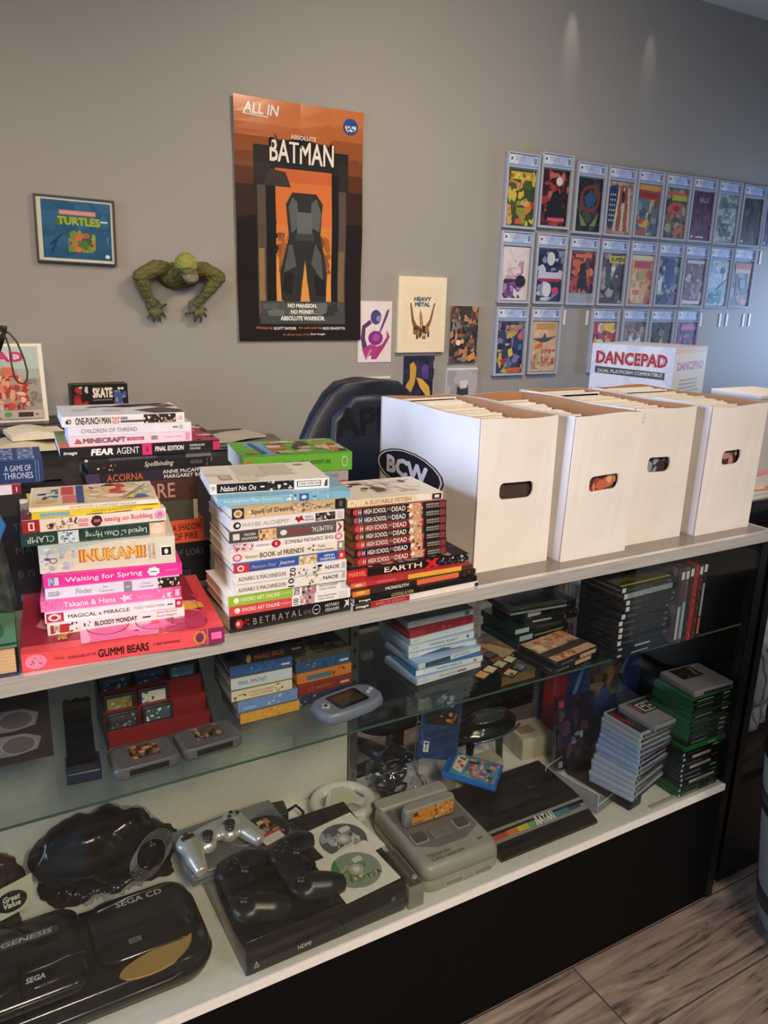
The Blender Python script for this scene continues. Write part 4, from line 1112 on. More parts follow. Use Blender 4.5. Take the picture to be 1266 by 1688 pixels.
sheet('art_print', 'pale grey print with a dark shape, right of the dark blue print', 'print', 2.133, 2.312, -.03, .177, .014, '#e0dcda',
      [('r', 0, 0, 1, .96, '#a8a2a6'), ('b', 0, 0, 1, .95, ['#b4aeb2', '#9c969c', '#bcb8bc'], 18, 5, .25), ('p', [(.3, .0), (.34, .6), (.46, .5), (.62, .52), (.7, .62), (.72, .0)], '#3a383e'), ('p', [(.42, .7), (.7, .72), (.66, .54), (.44, .54)], '#d8d4d4')], 'card', GP)

# graded comics in clear slabs, three rows
GS = 'graded comics in clear slabs on the wall'


def slab(label, x, z, pal, extra=(), seed=1, h=.335, w=.196, short=False):
    t = thing('graded_comic', label, 'graded comic', (x, WY, z - h), 0, GS)
    m = M()
    SH = '#b6bac6'
    m.box(0, -.012, 0, w, 0, h, '#a2a6b0', 'plastic')
    for a in ((0, 0, w, .010), (0, h - .006, w, h), (0, .010, .009, h - .006), (w - .009, .010, w, h - .006), (.009, h - .066, w - .009, h - .060)):
        m.box(a[0], -.024, a[1], a[2], -.012, a[3], SH, 'clear_plastic' if False else 'gloss')
    m.build('case', t)
    R = random.Random(seed * 17)
    m = M()
    m.box(.011, -.0165, h - .059, w - .011, -.0122, h - .008, '#e4e8f2', 'card')
    m.art((.011, -.0165, h - .059), (w - .022, 0, 0), (0, 0, .051), [('r', 0, 0, 1, .18, '#8fa4d0'), ('r', 0, .18, 1, 1, '#dfe4f0'), ('p', [(.3, .18), (.45, 1), (.9, 1), (.75, .18)], '#b4c4e4'), ('r', .05, .4, .16, .85, '#f4f4f4'), ('r', .07, .5, .14, .75, '#5a5f70'), ('lines', .22, .4, .6, .85, 3, '#9aa0b0', .4), ('r', .86, .3, .97, .85, '#6f9ad0')], 'card')
    m.build('grade_label', t)
    b = .062 if short else .014
    cw, ch = w - .034, h - .072 - b
    m = M()
    m.box(.017, -.0165, b, w - .017, -.0122, b + ch, '#e8e2d8', 'card')
    sp = [('r', 0, 0, 1, 1, pal[0]), ('b', 0, 0, 1, 1, pal[1:], 46, seed, .17)] + list(extra)
    m.art((.017, -.0165, b), (cw, 0, 0), (0, 0, ch), sp, 'card')
    m.build('comic_cover', t)
    m = M()
    m.add([(.009, -.0225, .01), (w - .009, -.0225, .01), (w - .009, -.0225, h - .006), (.009, -.0225, h - .006)], [(0, 1, 2, 3)], '#ffffff', 'slab_front')
    m.build('clear_front', t)
    return t


# top row
ROW = ', top row of slabs'
slab('slab with a green and orange crowded cover under a yellow title' + ROW, 2.412, 1.172, ['#3f4a2c', '#c8863c', '#8c9a3c', '#d8c04c', '#b84a2c', '#4c5c34', '#e0a860'], [('r', .05, .82, .9, .96, '#c8b43c'), ('b', .05, .84, .88, .94, ['#b84a2c', '#e8d85c'], 10, 2, .1), ('r', .3, .03, .55, .12, '#d85c3c')], 1)
slab('slab hanging highest, dark red cover with black cape shape' + ROW, 2.620, 1.19, ['#3c2020', '#a83c3c', '#1c1618', '#c86a5c', '#6c2c2c', '#2a1c20'], [('p', [(.1, .15), (.4, .6), (.6, .65), (.9, .2), (.6, .12)], '#1c1a1e'), ('e', .62, .8, .12, .08, '#e8dcd4'), ('r', .25, .08, .9, .14, '#d85a6c')], 2, .34, .2)
slab('slab with a dark cover, blue disc and red arch' + ROW, 2.850, 1.172, ['#26282c', '#3c3e44', '#1c1e22', '#4a4c3c'], [('ring', .5, .62, .42, .26, .25, '#7c3430'), ('e', .5, .60, .2, .14, '#34507c'), ('p', [(.1, .35), (.45, .1), (.2, .1)], '#7c8a3c'), ('p', [(.9, .35), (.55, .1), (.8, .1)], '#7c8a3c')], 3)
slab('slab with a pale cover of stars and stripes' + ROW, 3.060, 1.172, ['#b89a80', '#c8b09a', '#8c6450', '#a8846c'], [('p', [(0, .9), (.35, .95), (.4, .3), (.15, .05), (0, .2)], '#2f3a58')] + [('e', .08 + .09 * (i % 3), .25 + .1 * (i // 3), .025, .02, '#d8d4d0') for i in range(18)] + [('p', [(.4 + .1 * i, .9), (.46 + .1 * i, .9), (.36 + .16 * i, .05), (.26 + .16 * i, .05)], '#a84a3c' if i % 2 else '#d8c4ac') for i in range(5)] + [('e', .62, .72, .08, .12, '#3a2420')], 4)
slab('slab with yellow and red title over small figures' + ROW, 3.270, 1.175, ['#5c7484', '#d8a83c', '#a8583c', '#3c5c6c', '#c8c0a0', '#c87c3c', '#7c9a9c'], [('r', 0, .9, 1, 1, '#d89c44'), ('r', .05, .72, .95, .88, '#b83a34'), ('r', .1, .75, .9, .85, '#8c2c2c')], 5)
slab('slab with red mask shape and lime title' + ROW, 3.482, 1.175, ['#6c6a50', '#4a4a44', '#8c8464', '#a89c7c', '#3c3c3a', '#b8603c'], [('r', 0, .86, 1, .92, '#c85a3c'), ('r', .25, .76, .98, .87, '#a8b83c'), ('e', .5, .6, .3, .13, '#c8483c'), ('e', .5, .6, .14, .06, '#7c2c2c')], 6)
slab('slab with a plain dark plum cover' + ROW, 3.692, 1.176, ['#4c2440', '#5c2c4c', '#421c36', '#6c3458'], [tx('BALE', .3, .78, .75, .88, '#b890b0', .02), ('r', .05, .03, .15, .08, '#d8d0d8'), ('r', .3, .04, .7, .07, '#d8d0d8')], 7)
slab('slab with a pale blue and grey sketch cover' + ROW, 3.905, 1.175, ['#a4b8b8', '#8ca0a0', '#b8c4c0', '#6c7874', '#8c8470'], [tx('VENOM', .2, .72, .85, .86, '#54666c', .02), ('b', .2, .1, .8, .4, ['#5c5a4c', '#7c7864', '#46463e'], 18, 4, .12)], 8)
slab('slab with a black and olive cover' + ROW, 4.122, 1.173, ['#2c3228', '#1c201c', '#4a543c', '#3c4430', '#141614'], [('r', .04, .03, .14, .09, '#d0d4d0')], 9)
slab('slab with a dark blue cover at the photo edge, ending the top row of slabs', 4.33, 1.172, ['#2c3450', '#1c2438', '#3c4868'], [('r', .04, .03, .14, .09, '#d0d4d0')], 10)
# middle row
ROW = ', middle row of slabs'
slab('slab with a white cover and violet watercolour figure' + ROW, 2.406, .824, ['#e0d4d0', '#e6dcd8'], [('b', .15, .35, .8, .75, ['#c89ab4', '#b87ca4', '#d8b4c4'], 20, 3, .1), ('b', .05, .04, .75, .4, ['#5c3c74', '#7c5490', '#3c2c50', '#a884b8'], 24, 5, .15), ('e', .7, .36, .2, .12, '#2e2438')], 11)
slab('slab with dark blue and white portraits and a red band' + ROW, 2.627, .824, ['#34385c', '#262844', '#8c94b4', '#c8ccd8'], [('e', .5, .82, .16, .13, '#d4d4dc'), ('r', .02, .42, .98, .56, '#c8ccd8'), ('r', .05, .38, .95, .44, '#a83048'), ('e', .75, .2, .14, .08, '#c8407c'), ('e', .4, .22, .18, .14, '#dcdce4')], 12)
slab('slab with a shorter purple and orange comic inside' + ROW, 2.843, .822, ['#7c3c4c', '#c8643c', '#3c2438', '#a84a3c', '#d88a4c', '#5c2c48'], [('r', .15, .86, .85, .94, '#d8744c'), ('p', [(.3, .1), (.4, .7), (.6, .75), (.75, .1)], '#2c1c28')], 13, short=True)
slab('slab with a yellow title and dark crowd on white' + ROW, 3.058, .822, ['#4c4454', '#2c2834', '#8c7c7c', '#6c5c6c', '#a89c94', '#3c5c4c'], [('r', .3, .82, 1, .96, '#d8c83c'), tx('X-MEN', .35, .84, .97, .94, '#3c4c2c', .05), ('e', .5, .7, .1, .06, '#dcd8d4')], 14)
slab('slab with a cream and orange cover with red title' + ROW, 3.272, .823, ['#d8a87c', '#c87c4c', '#e0c09c', '#b8543c', '#d8945c', '#a8a060'], [('r', .0, .9, 1, 1, '#d8d0a4'), ('r', .15, .74, .9, .88, '#b8404c'), ('e', .5, .6, .2, .1, '#a8a054')], 15)
slab('slab with a dark blue hooded shape on grey' + ROW, 3.484, .823, ['#5c6478', '#3c4668', '#28304c', '#8c92a4', '#a8a4a0'], [('p', [(.3, .98), (.75, .95), (.7, .5), (.5, .3), (.3, .55)], '#2c3a78'), ('p', [(0, .5), (.2, .6), (.2, .3), (.05, .2)], '#d4d4d8')], 16)
slab('slab with a grey and mauve cover with raised arms' + ROW, 3.694, .823, ['#6c5c68', '#4c4048', '#8c7c84', '#b8a8a8', '#5c4450'], [('r', .05, .9, .95, .97, '#c8c0c0'), ('e', .45, .72, .12, .1, '#7c5448'), ('r', .05, .02, .9, .09, '#d0c8c8')], 17)
slab('slab with a light blue cover and teal splash' + ROW, 3.902, .823, ['#a4c0cc', '#8cb4c4', '#b8ccd0', '#7ca8b8'], [('b', .05, .03, .8, .35, ['#2c7c84', '#3c949c', '#1c6068'], 18, 3, .14), ('r', .3, .88, .95, .95, '#b8b494'), ('l', .45, .35, .95, .6, .008, '#34586c'), ('e', .7, .78, .12, .07, '#3c4c54')], 18)
slab('slab with a red title on a dark cover, ending the middle row of slabs', 4.110, .826, ['#3c3a40', '#2c2a30', '#5c5860', '#8c8884'], [('r', .05, .84, 1, .96, '#b84a3c'), ('r', .1, .74, .95, .83, '#c8a88c'), ('e', .7, .1, .18, .08, '#c85c3c'), ('e', .55, .5, .16, .12, '#7c7c80')], 19)
# bottom row
ROW = ', bottom row of slabs'
slab('slab with a dark blue cover and orange lettering' + ROW, 2.405, .470, ['#3c4470', '#2c3050', '#5c74a0', '#8c7cb0', '#24304c', '#c8b44c'], [tx('BOOSTER', .3, .86, .95, .94, '#e0a03c', .04), tx('GOLD', .35, .76, .75, .84, '#e0a03c', .04), ('e', .85, .72, .1, .06, '#e0684c'), ('r', .4, .01, .95, .1, '#d8683c'), ('p', [(.4, .45), (.55, .5), (.62, .35), (.45, .3)], '#d8c84c'), ('p', [(.1, .25), (.4, .3), (.3, .12)], '#a84050')], 20)
slab('slab with a peach cover and spread dark wings' + ROW, 2.625, .472, ['#e0bc94', '#d8b088', '#e8c8a4'], [('r', .15, .84, .9, .97, '#c89858'), ('p', [(0, .66), (.4, .68), (.5, .78), (.58, .68), (1, .72), (.6, .6), (.4, .58)], '#4c5058'), ('p', [(.2, .55), (.45, .6), (.4, .48), (.1, .45)], '#d8743c'), ('b', .4, .1, .95, .45, ['#b8584c', '#a86c58', '#c88870'], 20, 4, .12), ('b', .0, .05, .4, .4, ['#c8a484', '#a88468'], 10, 2, .1)], 21)
slab('slab with a bright yellow, red and white group cover' + ROW, 3.040, .470, ['#b84c4c', '#e0b43c', '#3c4478', '#d8a08c', '#c83c34', '#e8dcd0', '#5c3c6c'], [('p', [(.4, .98), (.95, 1), (.8, .8), (.5, .84)], '#e8c83c')], 22)
slab('slab with a white cape shape on grey' + ROW, 3.264, .471, ['#8c8484', '#a49c9c', '#5c5454', '#746c6c'], [('p', [(.1, .15), (.3, .75), (.5, .6), (.8, .7), (.95, .1)], '#dcd8d8'), ('p', [(.2, .1), (.4, .6), (.5, .1)], '#4c2c2c'), ('l', .2, .85, .95, .75, .01, '#b86c54')], 23)
slab('slab with a dark cover and golden figure' + ROW, 3.478, .471, ['#3c382c', '#2c2a24', '#4c4838', '#24221e'], [('p', [(.4, .1), (.42, .6), (.55, .7), (.65, .5), (.7, .1)], '#c89434'), ('e', .5, .78, .16, .08, '#6c6450')], 24)
slab('slab with a plum and pink cover behind the dance mat carton' + ROW, 3.686, .472, ['#5c3058', '#8c3c6c', '#3c2444', '#b85c7c', '#34506c'], [('r', .2, .84, .85, .96, '#b86c94')], 25)

# white adhesive strips where slabs are missing
GT = 'white adhesive strips on the wall'
for i, (x, z, lb) in enumerate(((2.85, .46, 'white adhesive strip right of the peach cover slab'), (3.01, .46, 'white adhesive strip left of the yellow and red slab'), (3.905, .455, 'white adhesive strip just right of the plum cover slab'), (4.075, .455, 'white adhesive strip, left one of the first pair at right'), (4.137, .457, 'white adhesive strip, right one of the first pair at right'), (4.29, .456, 'white adhesive strip, left one of the second pair at right'), (4.347, .457, 'white adhesive strip, right one of the second pair at right'), (4.365, .822, 'white adhesive strip after the end of the middle slab row'))):
    m = M()
    m.box(0, -.003, -.075, .016, 0, 0, '#e6e6ea', 'card')
    m.prism(rrect(0, -.012, .016, 0, .006), -.0032, -.003, '#e6e6ea', 'card', 'y')
    o = m.build('adhesive_strip', None, (x, WY, z))
    tag(o, lb, 'adhesive strip', GT)

# ------------------------------------------------------------------ fused, organic shapes


def fuse(m, name, voxel, colour, mat, parent=None, smooth=6, loc=None, rotz=0.0, noise=None):
    """melt overlapping shapes into one continuous skin; colour(p) gives a hex per vertex"""
    tmp = m.build('tmp')
    md = tmp.modifiers.new('r', 'REMESH')
    md.mode = 'VOXEL'
    md.voxel_size = voxel
    sm = tmp.modifiers.new('s', 'SMOOTH')
    sm.iterations = smooth
    sm.factor = .5
    dg = bpy.context.evaluated_depsgraph_get()
    me = bpy.data.meshes.new_from_object(tmp.evaluated_get(dg))
    bpy.data.objects.remove(tmp)
    me.name = name
    for a in list(me.color_attributes):
        me.color_attributes.remove(a)
    me.materials.clear()
    me.materials.append(MATS[mat])
    me.polygons.foreach_set('material_index', [0] * len(me.polygons))
    me.polygons.foreach_set('use_smooth', [True] * len(me.polygons))
    if noise:
        for v in me.vertices:
            v.co = noise(v.co.copy(), v.normal.copy())
    at = me.color_attributes.new('Col', 'FLOAT_COLOR', 'POINT')
    buf = []
    for v in me.vertices:
        buf += [*(lin(colour(v.co)) if callable(colour) else lin(colour)), 1.0]
    at.data.foreach_set('color', buf)
    me.update()
    o = bpy.data.objects.new(name, me)
    C.objects.link(o)
    if parent is not None:
        o.parent = parent
    if loc is not None:
        o.location = (loc[0], loc[1], loc[2] + TOP)
        o.rotation_euler = (0, 0, rotz)
    return o




def lump(a, f, b, g, ymax=9.0):
    """irregular crumples that never sink below the ground of the thing"""
    def fn(c, n):
        q = c + n * (a * mnoise.noise(c * f) + b * abs(mnoise.noise(c * g)))
        q.z = max(q.z, .002)
        q.y = min(q.y, ymax)
        return q
    return fn


# ------------------------------------------------------------------ green creature bust crawling out of the wall
t = thing('creature_bust', 'olive green rubber creature bust with bald bowed head reaching down from the grey wall', 'wall sculpture', (.846, WY, .56), 0)
m = M()
m.ell((0, -.03, .005), (.085, .045, .05), '#5c5a2c')                                        # shoulders and chest
m.ell((.0, -.075, .012), (.04, .04, .036), '#5c5a2c')                                       # neck
m.ell((.0, -.128, .040), (.043, .05, .047), '#5c5a2c')                                      # skull
m.ell((.008, -.158, -.0), (.031, .026, .028), '#5c5a2c')                                    # muzzle
m.ell((.008, -.166, -.017), (.020, .016, .007), '#5c5a2c')
m.ell((-.014, -.170, .012), (.008, .008, .006), '#5c5a2c')
m.ell((.026, -.170, .012), (.008, .008, .006), '#5c5a2c')
for s, el, wr, hd in ((-1, (-.156, -.06, -.004), (-.126, -.040, -.080), (-.108, -.03, -.106)), (1, (.146, -.06, .002), (.084, -.05, -.076), (.056, -.036, -.104))):
    m.tube([(s * .05, -.03, .022), (s * .095, -.05, .026), el], [.034, .032, .027], '#5c5a2c', seg=12)
    m.ell(el, (.028, .027, .027), '#5c5a2c')
    m.tube([el, tuple((a + b) / 2 for a, b in zip(el, wr)), wr], [.027, .025, .017], '#5c5a2c', seg=12)
    m.tube([wr, hd], [.016, .020], '#5c5a2c', seg=12)
    m.ell(hd, (.029, .012, .024), '#5c5a2c')
    for k in range(5):
        a = D(-118 + 22 * k + (6 if s > 0 else 8))
        L = (.038, .050, .054, .051, .038)[k]
        b = (hd[0] + .012 * math.cos(a), hd[1], hd[2] + .012 * math.sin(a))
        if k == (4 if s < 0 else 0):
            a += D(22 if s < 0 else -22)
        m.tube([b, (b[0] + L * .55 * math.cos(a), b[1] - .010, b[2] + L * .55 * math.sin(a)), (b[0] + L * math.cos(a), b[1] + .004, b[2] + L * math.sin(a))], [.0088, .0075, .0045], '#5c5a2c', seg=8)


def ccol(p):
    if p.y < -.095 and p.z > .03:
        return '#8f9040'
    if p.y < -.13 and p.z < .005:
        return '#8a7f66'
    if p.z < -.10:
        return '#5f5b3a'
    w = math.sin(p.z * 330 + p.x * 120) * math.sin(p.x * 260 + p.y * 210)
    return '#6a6632' if w > .1 else '#57532a'


fuse(m, 'body', .004, ccol, 'rubbery', t, smooth=3, noise=lambda c, n: c + n * (.0012 * math.sin(c.x * 420) * math.sin(c.z * 390) + (.002 * abs(math.sin(c.z * 150)) if abs(c.x) > .06 else 0)))
m = M()
for s, cx, cz in ((-1, -.108, -.106), (1, .056, -.104)):
    for k in range(5):
        a = D(-118 + 22 * k + (6 if s > 0 else 8))
        L = (.038, .050, .054, .051, .038)[k] + .012
        if k == (4 if s < 0 else 0):
            a += D(22 if s < 0 else -22)
        m.tube([(cx + (L - .004) * math.cos(a), -.028, cz + (L - .004) * math.sin(a)), (cx + (L + .008) * math.cos(a), -.022, cz + (L + .008) * math.sin(a))], [.004, .001], '#2a2318', 'plastic', 6)
m.build('claws', t)

# ------------------------------------------------------------------ dark blue office chair behind the counter
t = thing('office_chair', 'dark navy leather office chair with rounded back behind the comic boxes', 'chair', (1.075, .86, -1.023), D(4))
m = M()
rings = []
for i in range(13):
    f = i / 12
    z = .56 + .70 * f
    hw = .255 * (1 - max(0, (f - .55) / .45) ** 2.6 * .45) * (.86 + .14 * min(1, f * 3))
    yy = .035 + .06 * f
    ring = []
    for k in range(28):
        a = 2 * PI * k / 28
        ca, sa = math.cos(a), math.sin(a)
        ring.append((hw * abs(ca) ** .55 * (1 if ca > 0 else -1), yy + .05 * abs(sa) ** .8 * (1 if sa > 0 else -1) - .02 * abs(ca) ** 3, z))
    rings.append(ring)
top = [(p[0] * .72, p[1], p[2] + .028) for p in rings[-1]]
m.loft(rings + [top, [(p[0] * .3, p[1] * 1.0, p[2] + .008) for p in top]], '#161b2a', 'leather', True)
m.build('backrest', t)
m = M()                                                       # padded centre panel with stitched edge
prof = [(-.15, .60), (.15, .60), (.165, .95), (.14, 1.20), (.07, 1.255), (-.07, 1.255), (-.14, 1.20), (-.165, .95)]
fr = lambda z: .035 + .06 * (z - .56) / .70 - .052
m.loft([[(a, fr(b) + .012, b) for a, b in prof], [(a, fr(b) - .006, b) for a, b in prof], [(a * .93, fr(b) - .015, .93 + (b - .93) * .95) for a, b in prof]], '#1a2032', 'leather', True)
m.build('back_cushion', t)
m = M()
m.art((-.135, fr(1.19) - .0195, 1.145), (.27, 0, 0), (0, .006, .08), [tx('APEX', 0, 0, 1, 1, '#0c0e16', .03)], 'leather')
m.build('embossed_lettering', t)
m = M()
m.rbox(-.25, -.36, .40, .25, .10, .50, .09, '#151a28', 'leather', .04, 6)
m.build('seat', t)
for s in (-1, 1):
    m = M()
    m.tube([(s * .27, .02, .47), (s * .31, .0, .55), (s * .31, -.04, .66), (s * .30, -.10, .69)], .016, '#16171c', seg=8)
    m.rbox(s * .30 - .035, -.26, .685, s * .30 + .035, -.0, .715, .03, '#17181d', 'leather', .012)
    m.build('armrest', t)
m = M()
m.lathe([(.028, .14), (.028, .30), (.018, .30), (.018, .40)], 0, -.12, '#1b1b1e', 'plastic', 14)
m.build('gas_lift', t)
for k in range(5):
    a = D(72 * k + 20)
    m = M()
    m.tube([(0, -.12, .145), (.16 * math.cos(a), -.12 + .16 * math.sin(a), .115), (.29 * math.cos(a), -.12 + .29 * math.sin(a), .075)], [.03, .024, .017], '#1b1b1e', seg=8)
    o = m.build('base_leg', t)
    w = M()
    w.tube([(.29 * math.cos(a) - .02, -.12 + .29 * math.sin(a), .03), (.29 * math.cos(a) + .02, -.12 + .29 * math.sin(a), .03)], .029, '#0f0f11', seg=14)
    w.build('caster', o)

# ------------------------------------------------------------------ back counter at the left wall part and what stands on it
t = thing('back_counter', 'plain dark work counter along the wall behind the book stacks', 'counter', (-.75, 1.56, -1.023))
m = M()
m.box(0, 0, .938, 1.83, .53, .972, '#3a3531', 'plastic')
m.build('worktop', t)
m = M()
m.box(.02, .03, 0, 1.81, .52, .938, '#2c2927', 'plastic')
o = m.build('cabinet', t)
for k in range(3):
    m = M()
    m.box(.03 + k * .6, .015, .08, .60 + k * .6, .03, .92, '#322e2b', 'plastic')
    d = m.build('door', t)
    m = M()
    m.tube([(.56 + k * .6, .005, .60), (.56 + k * .6, .005, .74)], .006, '#8a8884', 'metal', 8)
    m.build('handle', d)
CT = -.0508
m = M()
m.rbox(0, 0, 0, .30, .2, .098, .006, '#1a1817', 'plastic')
o = m.build('display_riser', None, (.085, 1.86, CT))
tag(o, 'black display riser under the standing magazine', 'riser')
t = thing('magazine', 'standing humour magazine with pink masthead and red sports players on its cover', 'magazine', (.113, 1.93, CT + .0985), 0, None, (D(-7), 0, 0))
m = M()
m.box(0, -.003, 0, .202, .001, .27, '#ece2cc', 'card')
m.build('magazine_body', t)
m = M()
m.art((0, -.003, 0), (.202, 0, 0), (0, 0, .27), [('r', .0, .03, .93, .965, '#b7c4bc'), ('r', .0, .03, .93, .68, '#a59c8c'), ('r', 0, .56, .93, .68, '#a9ada0'), ('b', .7, .2, .93, .55, ['#8d8578', '#a89e8e', '#7d766a'], 18, 4, .08),
       tx('MAD', .02, .77, .70, .90, '#e9e0d8', .10), tx('MAD', .02, .77, .70, .90, '#c93268', .055),
       ('b', .0, .16, .72, .60, ['#d8523f', '#e38a63', '#c23b3e', '#efc09a', '#e2a583', '#b8332f', '#eedcc4', '#a84a3a'], 70, 6, .09), ('e', .42, .66, .09, .07, '#e5b18c'), ('p', [(.3, .60), (.34, .7), (.52, .7), (.56, .6)], '#d97a58'), ('b', .0, .05, .3, .3, ['#8a7f92', '#c8b2a6', '#7c7088', '#d8c0ac'], 18, 7, .1), ('r', .25, .04, .92, .15, '#cbb9ac'), ('e', .36, .1, .06, .035, '#62a452'), ('r', .52, .065, .76, .125, '#4c3a33'), ('r', .79, .08, .84, .11, '#8a7a70')], 'gloss')
m.build('front_cover', t)
t = thing('toy_box', 'small black toy carton with white block lettering and red figures', 'box', (.392, 1.87, CT), D(-1))
m = M()
m.box(-.004, 0, 0, .19, .07, .228, '#26221f', 'card')
m.build('carton', t)
m = M()
m.art((0, 0, 0), (.19, 0, 0), (0, 0, .228), [('r', 0, 0, 1, 1, '#2a2522'), ('b', .02, .55, .28, .97, ['#a8383c', '#3a2c2a', '#c8c4c4', '#7c2c30'], 14, 3, .1), ('b', .74, .55, .98, .9, ['#4c5c8c', '#a83c3c', '#2c2826', '#8c94ac'], 14, 4, .1), ('r', .36, .78, .70, .96, '#3a322c'), ('e', .84, .93, .03, .02, '#d8d4cc'), ('e', .9, .93, .03, .02, '#d8d4cc'), tx('SKATE', .36, .79, .72, .95, '#e6dccb', .06), ('r', .36, .75, .7, .765, '#8c847c')], 'gloss')
m.build('front_print', t)
R = random.Random(11)
GPP = 'loose papers behind the book stacks'
for i, (x, y, z, w, d_, a, col, lb) in enumerate(((.80, 1.64, CT, .26, .17, 5, '#8f897c', 'grey brown envelope, lowest of the paper pile behind the green book'), (.84, 1.63, CT + .013, .24, .18, -9, '#6e675c', 'dark grey folder in the paper pile behind the green book'), (.82, 1.64, CT + .026, .23, .15, 12, '#b5ad9c', 'pale bent paper on top of the pile behind the green book'))):
    m = M()
    nx = 8
    vs = []
    for k in (0, 1):
        for i_ in range(nx + 1):
            for j in range(3):
                u = i_ / nx
                vs.append((u * w, j / 2 * d_, .002 + k * .007 + .006 * u * u + .002 * math.sin(u * 9 + i)))
    n1 = (nx + 1) * 3
    fs = []
    for i_ in range(nx):
        for j in range(2):
            q = i_ * 3 + j
            fs.append((q, q + 1, q + 4, q + 3))
            fs.append((n1 + q, n1 + q + 3, n1 + q + 4, n1 + q + 1))
    ed = [i_ * 3 for i_ in range(nx + 1)] + [nx * 3 + 1, nx * 3 + 2] + [i_ * 3 + 2 for i_ in range(nx - 1, -1, -1)] + [1]
    for a_, b_ in zip(ed, ed[1:] + ed[:1]):
        fs.append((a_, b_, n1 + b_, n1 + a_))
    m.add(vs, fs, col, 'paper')
    o = m.build('paper_sheaf', None, (x, y, z), D(a))
    tag(o, lb, 'papers', GPP)
for i, (x, z, w, col, lb) in enumerate(((.10, CT, .22, '#2b2926', 'black folder under the white papers below the magazine'), (.12, CT + .05, .2, '#d8c8a4', 'cream paper sheaf lying below the standing magazine'), (.17, CT + .085, .17, '#e6dcc6', 'white curled paper sheaf, upper one below the standing magazine'))):
    m = M()
    th = .048 if i == 0 else .033 if i == 1 else .028
    vs, n_ = [], 9
    for k in (0, 1):
        for a in range(n_):
            u = a / (n_ - 1)
            hgt = (k * th) * (.5 + .5 * math.sin(PI * min(1, u * 1.3))) if i else k * th
            vs += [(u * w, 0, hgt), (u * w, .17, hgt * .9)]
    fs = []
    for a in range(n_ - 1):
        q = a * 2
        fs += [(q, q + 1, q + 3, q + 2), (2 * n_ + q, 2 * n_ + q + 2, 2 * n_ + q + 3, 2 * n_ + q + 1), (q, q + 2, 2 * n_ + q + 2, 2 * n_ + q), (q + 1, 2 * n_ + q + 1, 2 * n_ + q + 3, q + 3)]
    fs += [(0, 2 * n_, 2 * n_ + 1, 1), (2 * n_ - 2, 2 * n_ - 1, 4 * n_ - 1, 4 * n_ - 2)]
    m.add(vs, fs, col, 'paper')
    o = m.build('paper_sheaf', None, (x, 1.62, z + .0004), D((2, -4, 5)[i]))
    tag(o, lb, 'papers', GPP)

# desk lamp head with a cable loop at the left edge
t = thing('desk_lamp', 'dark grey metal lamp head with a hanging cable loop, left edge', 'lamp', (.02, 1.60, CT))
m = M()
m.lathe([(.07, 0), (.07, .012), (.02, .02), (.012, .03)], -.08, 0, '#3a3630', 'metal', 18)
m.build('base', t)
m = M()
m.tube([(-.08, 0, .02), (-.08, 0, .30), (-.01, -.02, .435)], .007, '#4a453c', 'metal', 8)
m.build('arm', t)
m = M()
m.lathe([(.016, .055), (.034, .045), (.046, 0), (.043, 0), (.03, .04)], 0, 0, '#57503f', 'metal', 18)
m.xf(Matrix.Translation((.150, -.03, .400)) @ Matrix.Rotation(D(-70), 4, 'Y'))
m.tube([(-.01, -.02, .435), (.11, -.03, .415)], .010, '#57503f', 'metal', 8)
m.build('lamp_shade', t)
m = M()
m.tube([(x_ + .028, y_, z_ + .048) for x_, y_, z_ in ((.12, -.05, .385), (.14, -.053, .375), (.158, -.055, .35), (.172, -.06, .30), (.178, -.06, .26), (.174, -.06, .237), (.163, -.06, .225), (.150, -.06, .23), (.140, -.06, .25), (.136, -.06, .29), (.136, -.055, .33), (.130, -.05, .36), (.12, -.05, .378))], .0028, '#3b342b', 'plastic', 8)
m.build('cable', t)

# figurine standing on the green hardcover, cut by the left edge
t = thing('figurine', 'dark grey statuette in a cape with one blue arm, on the green hardcover', 'figurine', (-.012, .115, .0447), D(-20))
m = M()
for s in (-1, 1):
    m.tube([(s * .018, -.01, .0), (s * .020, 0, .05), (s * .014, .004, .11)], [.013, .014, .020], '#33363a', seg=10)
    m.ell((s * .019, -.02, .009), (.014, .026, .010), '#33363a')
m.ell((0, 0, .135), (.032, .024, .045), '#33363a')
m.ell((0, 0, .178), (.040, .026, .026), '#33363a')
m.tube([(0, 0, .185), (0, -.004, .215)], [.014, .013], '#33363a')
m.ell((0, -.006, .228), (.019, .021, .025), '#33363a')
m.loft([[(-.035, .012, .19), (.035, .012, .19), (.040, .024, .19), (-.040, .024, .19)], [(-.048, .03, .10), (.048, .03, .10), (.052, .044, .10), (-.052, .044, .10)], [(-.058, .03, .0), (.058, .03, .0), (.062, .052, .0), (-.062, .052, .0)]], '#33363a')
fuse(m, 'body', .0035, lambda p: '#2b2a2c' if p.z > .205 else ('#3d453f' if math.sin(p.z * 190 + p.x * 150) > .2 else '#2f3532'), 'rubbery', t, smooth=3)
m = M()
m.tube([(.038, -.004, .182), (.060, -.016, .145), (.050, -.036, .112)], [.015, .015, .012], '#2f7fc4', 'plastic', 10)
m.ell((.048, -.040, .104), (.014, .014, .015), '#2f7fc4', 'plastic')
m.build('arm', t)
m = M()
m.ell((0, .0, .24), (.022, .024, .020), '#1b191a', 'matte')
m.build('hair', t)

